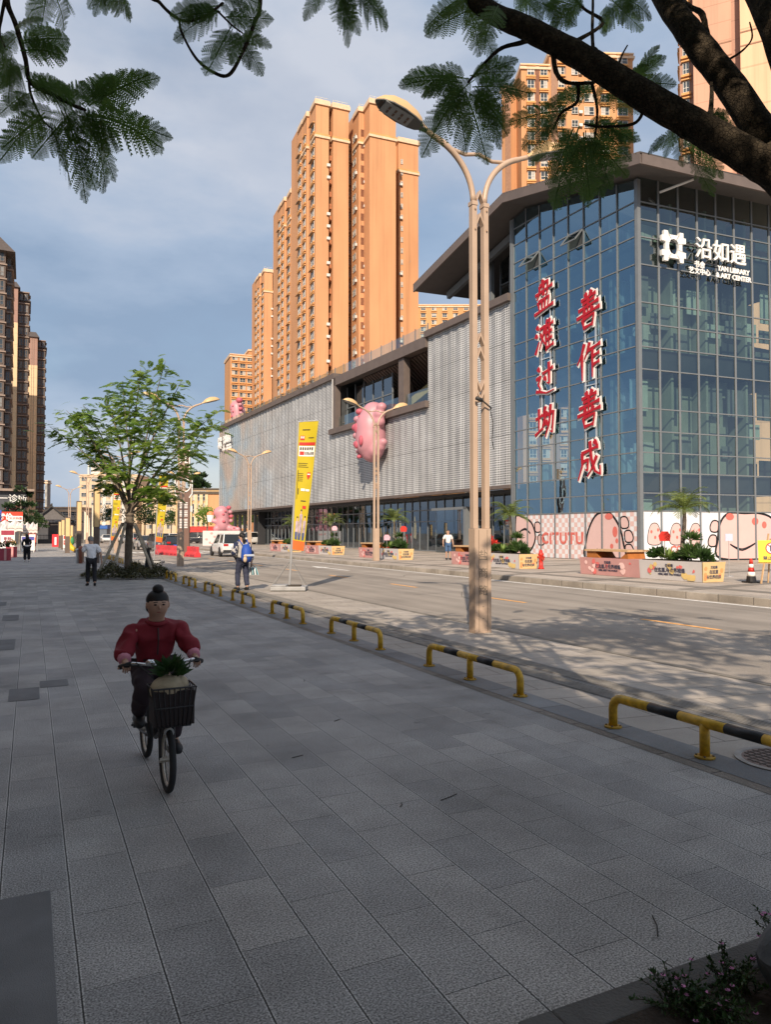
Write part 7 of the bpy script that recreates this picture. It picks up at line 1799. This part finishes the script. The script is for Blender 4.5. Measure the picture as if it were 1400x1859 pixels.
# ================================================================ PINK INFLATABLES (plain rounded bodies with bumps and spots)
infp = M("inflatable_pink", (.50, .235, .275), .45, var=.05, vs=1.2, spec=.5); infd = M("inflatable_rose", (.50, .11, .15), .45, var=.05); infw = M("inflatable_white", (.85, .83, .82), .45); info = M("inflatable_orange", (.82, .25, .10), .45)
def inflate(label, loc, rz, sc_, parts, bumps, spots, extra=None, zs=1.0):
    t = thing("pink_inflatable", label, "inflatable", loc, rz, "pink inflatables at the mall")
    mb_ = bpy.data.metaballs.new("m"); mb_.resolution = .14; mb_.render_resolution = .14; mb_.threshold = .35
    for (x, y, z, r, *q) in parts:
        e_ = mb_.elements.new(); e_.co = (x, y, z); e_.radius = r*1.32
    o = bpy.data.objects.new("inflbody", mb_); COL.objects.link(o); dg = bpy.context.evaluated_depsgraph_get(); dg.update()
    nm = bpy.data.meshes.new_from_object(o.evaluated_get(dg)); bpy.data.objects.remove(o)
    b = MB(); b.v = [tuple(v.co) for v in nm.vertices]; b.f = [tuple(p_.vertices) for p_ in nm.polygons]; b.m = [0]*len(b.f); b.sm = [True]*len(b.f)
    bo = b.build("body", infp, t)
    b = MB(); b.smooth = True
    for i, (x, y, z, r) in enumerate(bumps): 
        if i % 2 == 0: b.ball((x, y, z), (r, r, r*.85), 12, 8)
    if b.v: b.split("rose_bump", infd, t)
    b = MB(); b.smooth = True
    for i, (x, y, z, r) in enumerate(bumps):
        if i % 2: b.ball((x, y, z), (r, r, r*.85), 12, 8)
    if b.v: b.split("pink_bump", infp, t)
    b = MB(); b.smooth = True
    for (x, y, z, rx, ry, rz_) in spots: b.ball((x, y, z), (rx, ry, rz_), 12, 8)
    if b.v: b.split("rose_spot", infd, t)
    if extra: extra(t)
    t.scale = (sc_, sc_, sc_*zs)
    return t
# one that climbs the screen below the loggia (seen from behind); local x along the wall to the right, y outwards
inflate("big pink inflatable with rose bumps clinging to the screen wall under the loggia", fpt(29.3, 1.1, 7.9), FRZ+pi, 1.0,
        [(0, -.0, 2.6, 1.5), (0, -.05, 3.7, 1.35), (0, 0, 1.5, 1.45), (.1, .1, .6, .9), (.1, .25, 4.75, 1.1), (1.35, .2, 4.3, .55), (1.5, .3, 5.0, .5), (1.3, .2, 3.6, .55), (.9, .1, .8, .7), (1.4, .2, 1.2, .55), (1.75, .3, 1.6, .42), (-.9, .3, .6, .5)],
        [(-1.15, -.5, 4.9, .38), (-1.5, -.5, 4.2, .42), (-1.72, -.5, 3.4, .5), (-1.68, -.5, 2.6, .42), (-1.6, -.5, 1.75, .42), (-1.45, -.4, 1.0, .33), (-1.2, -.4, .55, .28)],
        [(-.35, -1.22, 3.1, .36, .2, .52), (-.3, -1.25, 1.5, .34, .18, .40), (.55, -1.25, 1.8, .26, .16, .5), (-.4, -.95, .35, .22, .2, .2), (-.05, -1.1, 4.2, .12, .1, .16)], zs=.9)
inflate("pink inflatable standing on the far roof corner with one arm stretched out to the left", fpt(77.6, -1.6, 17.0), FRZ+pi, .92,
        [(0, 0, 1.2, 1.3), (0, 0, 2.3, 1.25), (-.2, -.1, 3.3, 1.3), (-.8, -.3, 3.2, .7), (-1.2, -.3, 1.6, .4), (-1.7, -.35, 1.5, .36), (-2.2, -.4, 1.4, .34), (-.9, 0, .2, .6)],
        [(.75, 0, 4.35, .55), (1.2, 0, 3.6, .33), (1.45, 0, 2.9, .36), (1.5, 0, 2.2, .33), (1.5, 0, 1.5, .36)],
        [(.1, -1.1, 3.0, .2, .15, .22), (.5, -1.0, 3.4, .16, .14, .15), (.6, -1.0, 2.5, .14, .14, .14), (.4, -1.15, 1.7, .26, .15, .22), (.2, -1.2, 1.0, .24, .15, .2)])
gs = P(404, 968, 92); gs.z = 2.0
def scoop(t):
    b = MB(); b.smooth = True; b.ball((-1.9, -.3, 2.6), (.62, .55, .5), 12, 8); b.build("orange_top", info, t); b = MB(); b.lathe([(.42, 0), (.62, 1.1)], 12, (-1.9, -.3, 1.4)); b.build("white_cup", infw, t)
inflate("pink inflatable sitting on a box at street level, holding an orange topped white cup", gs, -TH, .78,
        [(0, 0, 1.0, 1.25), (0, 0, 2.0, 1.2), (-.1, -.1, 3.0, 1.15), (-.7, -.3, 2.9, .8), (-1.1, -.4, 1.5, .42), (-1.5, -.4, 1.6, .4), (-.9, -.4, .3, .6), (1.2, -.1, .4, .6), (1.9, -.1, .3, .5), (2.5, -.1, .25, .4)],
        [(.95, 0, 3.7, .4), (1.2, 0, 3.0, .36), (1.35, 0, 2.3, .36), (1.3, 0, 1.6, .36)], [(.3, -1.05, 2.6, .2, .12, .2), (.4, -1.15, 1.5, .25, .12, .22), (.6, -.95, 3.1, .16, .14, .16), (1.9, -.55, .45, .2, .1, .12)], scoop)
bx = thing("display_box", "pale printed display box under the sitting pink inflatable", "plinth", (gs.x, gs.y, .18), -TH); b = MB(); b.box(-2.2, 2.4, -1.2, 1.2, 0, 1.82); bo = b.build("box", pan[1], bx); b = MB(); r8 = random.Random(4)
for k in range(14):
    x, z = r8.uniform(-2, 2.2), r8.uniform(.2, 1.6); b.add([(x+.2*cos(q*pi/3), -1.205, z+.15*sin(q*pi/3)) for q in range(6)], [tuple(range(6))])
b.build("printed_shapes", pan[0], bo)
# ================================================================ FAR BUILDINGS
far1 = towerwall("far_beige", (.62, .48, .34), lines=3.0); far2 = towerwall("far_white", (.62, .60, .57))
t_, w_ = plain_tower("far_apartment_block", "beige apartment block with balconies and a roof frame behind the staked tree", 143, 248, 340, 28.6, far1, 7, (.08, (.30, K(w=5.0, h=2.1)), .50, (.66, K(w=4.4, h=2.1)), .9), K(w=2.6, h=1.8), None, depth=16, strips=((.40, .46, far2), (.54, .58, far2), (.74, .80, far2)))
b = MB()
for x in (.12, .32): b.box(w_*x, w_*x+.6, 1, 1.6, 28.6, 35)
b.box(w_*.12, w_*.34, 1, 1.6, 34.2, 35); b.box(w_*.15, w_*.3, 3, 9, 28.6, 33); b.build("roof_frame", far2, t_)
t_, w_ = plain_tower("far_apartment_block", "beige apartment block with a blank gable, right wing behind the staked tree", 248, 322, 345, 23.5, far1, 6, (.3, .55, .8), K(w=2.6, h=1.8), None, depth=16)
plain_tower("far_low_building", "low pale building with a grey roof line beyond the light columns", 80, 145, 200, 8.6, M("far_grey_wall", (.42, .38, .35), .9), 2, (.15, .35, .6, .85), K(w=3, h=1.5), None, depth=12)
plain_tower("far_low_building", "white long low building far down the road right of the staked trunk", 255, 345, 420, 16.5, far2, 3, (.1, .3, .5, .7, .9), K(w=7, h=1.6), None, depth=20)
brick = paving("ochre_brick", (.56, .37, .19), (.66, .46, .25), (.38, .27, .17), 1.2, .6, 0, .03, speck=.1, stain=.12)
t_, w_ = plain_tower("ochre_brick_building", "ochre brick building with arched bays and an orange end wall behind the sign tower", 318, 398, 170, 11.8, M("ochre_block_wall", (.60, .41, .22), .85, var=.15, vs=.8), 3, (.12, .25, .38, .50, .62), K(w=1.5, h=2.2), None, depth=25, cornice=M("dark_cornice", (.1, .08, .06), .8), strips=((.72, .99, ow),))
b = MB()
for x in (.05, .185, .315, .44, .56, .68): b.box(w_*x, w_*x+.7, -.5, -.02, 0, 10.6)
b.build("pier", M("pale_brick", (.66, .50, .31), .85, var=.15, vs=1.5), t_)
b = MB(); b.box(w_*.1, w_*.4, -.6, -.5, 6.6, 8); b.build("sign_panel", far2, t_)
rc = thing("red_awning", "long red awning along the foot of the ochre brick building", "awning", P(330, 968, 160).xy.to_3d(), -TH); b = MB(); b.add([(0, 0, 2.2), (12, 0, 2.2), (12, 3, 3.2), (0, 3, 3.2)], [(0, 1, 2, 3)]); b.box(0, 12, -.05, .0, 1.7, 2.2)
b.build("canopy", M("awning_red", (.5, .05, .04), .7), rc); b = MB()
for k in range(5): b.box(k*2.95, k*2.95+.1, 0, .1, 0, 2.19)
b.build("post", pole, rc)
# tiled gatehouse with a whitewashed wall
gh_ = thing("tiled_gatehouse", "whitewashed gatehouse under a dark curved tile roof at the end of the left footway", "building", P(50, 968, 128).xy.to_3d(), 0)
tile = M("roof_tile_grey", (.055, .055, .058), .8, var=.25, vs=3)
b = MB(); b.box(0, 3.2, 0, 6, 0, 3.9); b.build("wall", M("whitewash", (.74, .62, .50), .9, var=.08), gh_)
b = MB(); b.box(3.2, 7.6, .6, 6, 0, 3.6); b.build("dark_wall", M("gate_dark", (.10, .085, .08), .8, var=.3, vs=1), gh_)
def tile_roof(x0, x1, zb, zt, y0=-.9, y1=7, ov=1.2):
    b = MB(); n = 8; xm = (x0+x1)/2; vs = []
    for i in range(n+1):
        u = i/n; x = x0-ov+(x1-x0+2*ov)*u; h = 1-abs(2*u-1); z = zb+(zt-zb)*(h**1.35)+(.25 if i in (0, n) else 0); vs += [(x, y0, z), (x, y1, z), (x, y0, z-.3), (x, y1, z-.3)]
    for i in range(n): b.add([vs[4*i], vs[4*i+1], vs[4*i+4], vs[4*i+5], vs[4*i+2], vs[4*i+3], vs[4*i+6], vs[4*i+7]], [(0, 2, 3, 1), (4, 5, 7, 6), (0, 4, 6, 2), (1, 3, 7, 5)])
    b.box(xm-.12, xm+.12, y0-.1, y1+.1, zt-.05, zt+.3)
    return b
tile_roof(1.2, 6.2, 4.0, 6.6).build("roof", tile, gh_); tile_roof(6.4, 9, 3.7, 4.6, .2, 6).build("side_roof", tile, gh_)
b = MB(); b.prism([(.9, 4.1), (6.4, 4.1), (3.7, 6.3)], (0, -.5, 0), (1, 0, 0), (0, 0, 1), (0, .2, 0)); b.build("gable_wall", M("gable_grey", (.16, .15, .15), .9), gh_)
b = MB(); b.lathe([(.45, 0), (.45, .01)], 8); o = b.build("round_window", M("lattice_brown", (.35, .22, .15), .8), gh_); o.rotation_euler = (pi/2, 0, 0); o.location = (1.4, -.01, 2.5)
rlg = thing("wall_railing", "dark iron railing before the whitewashed gatehouse wall", "railing", P(62, 968, 122).xy.to_3d(), 0); b = MB()
for k in range(30): b.box(k*.22, k*.22+.04, 0, .04, 0, 1.5)
b.box(0, 6.6, 0, .05, 1.3, 1.36); b.box(0, 6.6, 0, .05, .2, .26); b.build("bars", trim, rlg)
b = MB(); b.box(0, 9, 0, .5, 0, .7); lw = b.build("low_wall", M("low_wall_dark", (.09, .085, .08), .9)); lw.location = P(62, 968, 121).xy.to_3d(); lw.rotation_euler = (0, 0, 0); tag(lw, "low dark wall at the end of the left footway below the railing", "wall")
# clinic corner building, stalls, tents
cb2 = thing("clinic_building", "dark glazed corner building with a white 诊所 sign below the beige towers", "building", P(-40, 968, 112).xy.to_3d(), 0)
b = MB(); b.box(0, 6.4, 0, 8, 0, 8.2); b.build("wall", M("clinic_dark", (.07, .075, .085), .5, var=.25, vs=.8), cb2); b = MB(); b.box(-.3, 7.6, -.8, 8, 8.2, 8.55); b.build("canopy", slabm, cb2)
b = MB(); put_text(b, "一诊所", 1.35, .03, (4.6, -.06, 7.1), (1, 0, 0), (0, 0, 1), off=.01); b.build("lettering", whc, cb2); b = MB(); put_text(b, "口腔科", .9, .03, (4.8, -.06, 5.6), (1, 0, 0), (0, 0, 1), off=.01); b.build("red_lettering", M("dull_red_letter", (.30, .10, .09), .6), cb2)
b = MB(); b.box(4.9, 6.2, -.4, .0, 3.8, 4.8); b.box(3.2, 4.0, -.4, .0, 3.8, 4.8); b.build("blue_panel", M("panel_blue", (.12, .22, .32), .5), cb2)
st1 = thing("stall_sign", "red and white market stall sign board above the white tents", "sign", P(-12, 968, 70).xy.to_3d(), 0); srd = M("stall_red", (.62, .06, .03), .6)
b = MB(); b.box(0, 2.45, 0, .12, 2.85, 3.75); b.build("board", srd, st1); b = MB(); b.box(1.2, 2.44, -.02, 0, 2.86, 3.35); b.build("pale_panel", whc, st1); b = MB(); put_text(b, "特价", .62, .01, (.95, -.02, 3.3), (1, 0, 0), (0, 0, 1), off=.02); b.build("lettering", whc, st1); b = MB(); put_text(b, "天天特惠", .28, .01, (1.83, -.03, 3.12), (1, 0, 0), (0, 0, 1)); b.build("red_lettering", srd, st1)
b = MB(); b.box(.3, .38, .02, .1, 0, 2.85); b.box(2.3, 2.38, .02, .1, 0, 2.85); b.build("post", pole, st1); b = MB(); b.box(.35, .62, -.03, 0, 2.9, 3.9); b.build("blue_panel", M("sign_blue", (.06, .10, .45), .6), st1)
tentm = M("tent_white", (.72, .66, .62), .8, var=.06); tedge = M("tent_edge", (.25, .18, .14), .8)
def tent(px, D, wd, lab, h=2.0):
    t = thing("market_tent", lab, "tent", P(px, 968, D).xy.to_3d(), 0, "white scalloped market tents"); b = MB()
    for s_ in (0, wd):
        for y in (0, 2.4): b.tube([(s_, y, 0), (s_, y, h+.1)], .035, 6)
    b.build("pole", pole, t); b = MB(); n = 12; ed = MB()
    for i in range(n):
        x0, x1 = wd*i/n, wd*(i+1)/n; z0, z1 = h+.55+.14*sin(i*1.6), h+.55+.14*sin((i+1)*1.6); f = lambda x: h-.08+.10*abs(sin(x/wd*pi*4))
        b.quad((x0, -.3, f(x0)+.38), (x1, -.3, f(x1)+.38), (x1, 1.2, z1+.25), (x0, 1.2, z0+.25)); b.quad((x0, 2.7, f(x0)+.38), (x1, 2.7, f(x1)+.38), (x1, 1.2, z1+.25), (x0, 1.2, z0+.25))
        b.quad((x0, -.3, f(x0)-.12), (x1, -.3, f(x1)-.12), (x1, -.3, f(x1)+.38), (x0, -.3, f(x0)+.38))
        for o_ in (-.12, .14): ed.quad((x0, -.305, f(x0)+o_-.02), (x1, -.305, f(x1)+o_-.02), (x1, -.305, f(x1)+o_+.03), (x0, -.305, f(x0)+o_+.03))
    b.build("cover", tentm, t); ed.build("dark_piping", tedge, t)
tent(-16, 67, 2.55, "white scalloped tent under the red and white stall sign"); tent(36, 69, 1.45, "white scalloped tent right of the stall sign", 1.85); tent(-40, 62, 2.1, "white scalloped tent cut by the left edge", 1.7)
def board(px, D, wd, hgt, z, lab, m1, m2, txt, cat="sign", name="display_board", tsz=.2):
    t = thing(name, lab, cat, P(px, 968, D).xy.to_3d(), 0); b = MB(); b.box(0, wd, 0, .06, z, z+hgt); b.box(.05, .1, .0, .05, 0, z); b.box(wd-.1, wd-.05, .0, .05, 0, z); bo = b.build("panel", m1, t)
    b = MB(); b.box(.05, wd-.05, -.012, -.003, z+hgt*.70, z+hgt*.95); b.build("header", m2, bo); b = MB(); put_text(b, txt, tsz, .004, (wd/2, -.016, z+hgt*.42), (1, 0, 0), (0, 0, 1), off=.004); b.build("lettering", m2, bo); return t
mroon = M("board_maroon", (.35, .05, .08), .6)
board(0, 60, 1.05, 1.5, .5, "white stall board with maroon header at the left edge", whc, mroon, "新鲜\n水果", tsz=.28); board(38, 66, 1.1, 1.3, .15, "pale board with small print behind the woman in black", whc, M("board_blue", (.10, .10, .35), .6), "欢迎\n光临", tsz=.26); board(51, 67, .62, 1.15, .5, "red notice board right of the woman in black", srd, whc, "优惠", tsz=.2)
rb_ = thing("red_banner", "bright red upright banner board beside the light columns", "banner", P(94, 968, 92).xy.to_3d(), -TH); b = MB(); b.box(0, .85, 0, .5, 0, 1.55); bo = b.build("panel", M("banner_bright_red", (.72, .03, .04), .5), rb_); b = MB(); b.box(.32, .55, -.012, -.0, .25, 1.2); b.build("white_print", whc, bo)
board(114, 73, .3, 1.25, .25, "narrow white board with red writing between the light columns", whc, srd, "招\n租", tsz=.24)
def flowerbox(px, py, lab, i):
    t = thing("flower_box", lab, "planter", G(px, py), -TH, "striped pink flower boxes by the left edge"); b = MB(); b.box(-.25, .3, 0, .5, 0, .75); bo = b.build("box", mroon, t)
    b = MB(); b.box(.12, .27, -.008, 0, .03, .72); b.build("pale_stripe", pan[0], bo); b = MB(); rg = random.Random(i); clump(b, (0, .25, .8), .3, 130, rg, .05, .16); b.build("foliage", leafs, t); b = MB(); clump(b, (0, .25, .95), .28, 50, rg, .06, .14); b.build("dry_blossoms", M("blossom_tan", (.4, .24, .12), .8), t)
flowerbox(3, 1018, "striped pink flower box nearest the left edge corner", 1); flowerbox(16, 1012, "striped pink flower box right of the nearest one", 2)
def crescent():
    g_ = G(140, 1003); t = thing("crescent_seat", "yellow crescent shaped play seat between the light columns", "play seat", g_, -TH); b = MB(); b.smooth = True
    b.tube([(.75*cos(a), 0, .95+.75*sin(a)) for a in [pi*.75+i*pi*.105 for i in range(11)]], [.04, .12, .18, .21, .22, .22, .21, .18, .14, .09, .04], 10); b.build("crescent", M("play_yellow", (.75, .48, .03), .5), t); b = MB(); b.smooth = True; b.ball((.0, 0, 1.55), (.2, .2, .22), 12, 8); b.ball((0, 0, 1.25), (.16, .16, .22), 10, 8); b.build("round_figure", M("play_cream", (.65, .5, .3), .6), t)
    b = MB(); b.smooth = True; b.ball((-.55, .1, 1.0), (.22, .2, .4), 10, 8); b.build("green_leaf_shape", M("play_green", (.06, .26, .10), .6), t); b = MB(); b.lathe([(.3, 0), (.3, .18)], 12); b.build("foot", lcb, t)
crescent()
bol = thing("rust_bollard", "low rust brown bollard pair left of the old man's elbow", "bollard", G(146, 1023), -TH); b = MB(); b.smooth = True; b.lathe([(.1, 0), (.1, .75), (.14, .78), (.14, .9), (.05, .98)], 12); b.build("body", M("bollard_rust", (.32, .12, .08), .6, var=.2), bol); b = MB(); b.lathe([(.09, 0), (.09, .75), (.13, .77), (.02, .85)], 12, (-.24, .1, 0)); b.build("grey_post", pole, bol)
for (px, D, hh, lab) in ((152, 90, 4.4, "pale feather flag left of the lamps behind the old man"), (166, 86, 5.0, "pale tilted feather flag right of the lamp behind the old man")):
    t = thing("feather_flag", lab, "banner", P(px, 968, D).xy.to_3d(), -TH); b = MB(); b.tube([(0, 0, 0), (0, 0, hh)], .03, 6); b.build("mast", pole, t); b = MB(); b.add([(.03, 0, .9), (.7, .05, 1.1), (.62, .0, hh*.8), (.03, 0, hh)], [(0, 1, 2, 3)]); b.build("cloth", M("flag_pale", (.72, .66, .5), .7), t)
bs_ = thing("blue_kiosk", "blue roofed roadside kiosk far down on the left of the road", "kiosk", P(170, 968, 150).xy.to_3d(), -TH); b = MB(); b.box(0, 2.6, 0, 2, 0, 2.6); b.build("body", M("kiosk_grey", (.12, .14, .17), .6), bs_); b = MB(); b.box(-.15, 2.75, -.15, 2.1, 2.6, 3.3); b.build("roof", M("kiosk_blue", (.04, .12, .38), .5), bs_)
# hazy line of distant greenery closing the street
hl = MB(); rg = random.Random(12); R_ = 520
for k in range(900):
    a = radians(-10+rg.random()*62); r = R_+rg.uniform(-30, 60); c = V((r*sin(a), r*cos(a), rg.uniform(0, 7+4*sin(a*30)))); s_ = rg.uniform(2, 5); v = V((rg.gauss(0, 1), rg.gauss(0, 1), rg.gauss(0, 1))).normalized()*s_; w = v.cross(V((rg.random(), rg.random(), 1))).normalized()*s_*.7
    hl.quad(c-v, c+w, c+v, c-w)
o = hl.build("distant_woods", M("far_green", (.10, .13, .10), .9, var=.3, vs=.05)); o['kind'] = 'stuff'
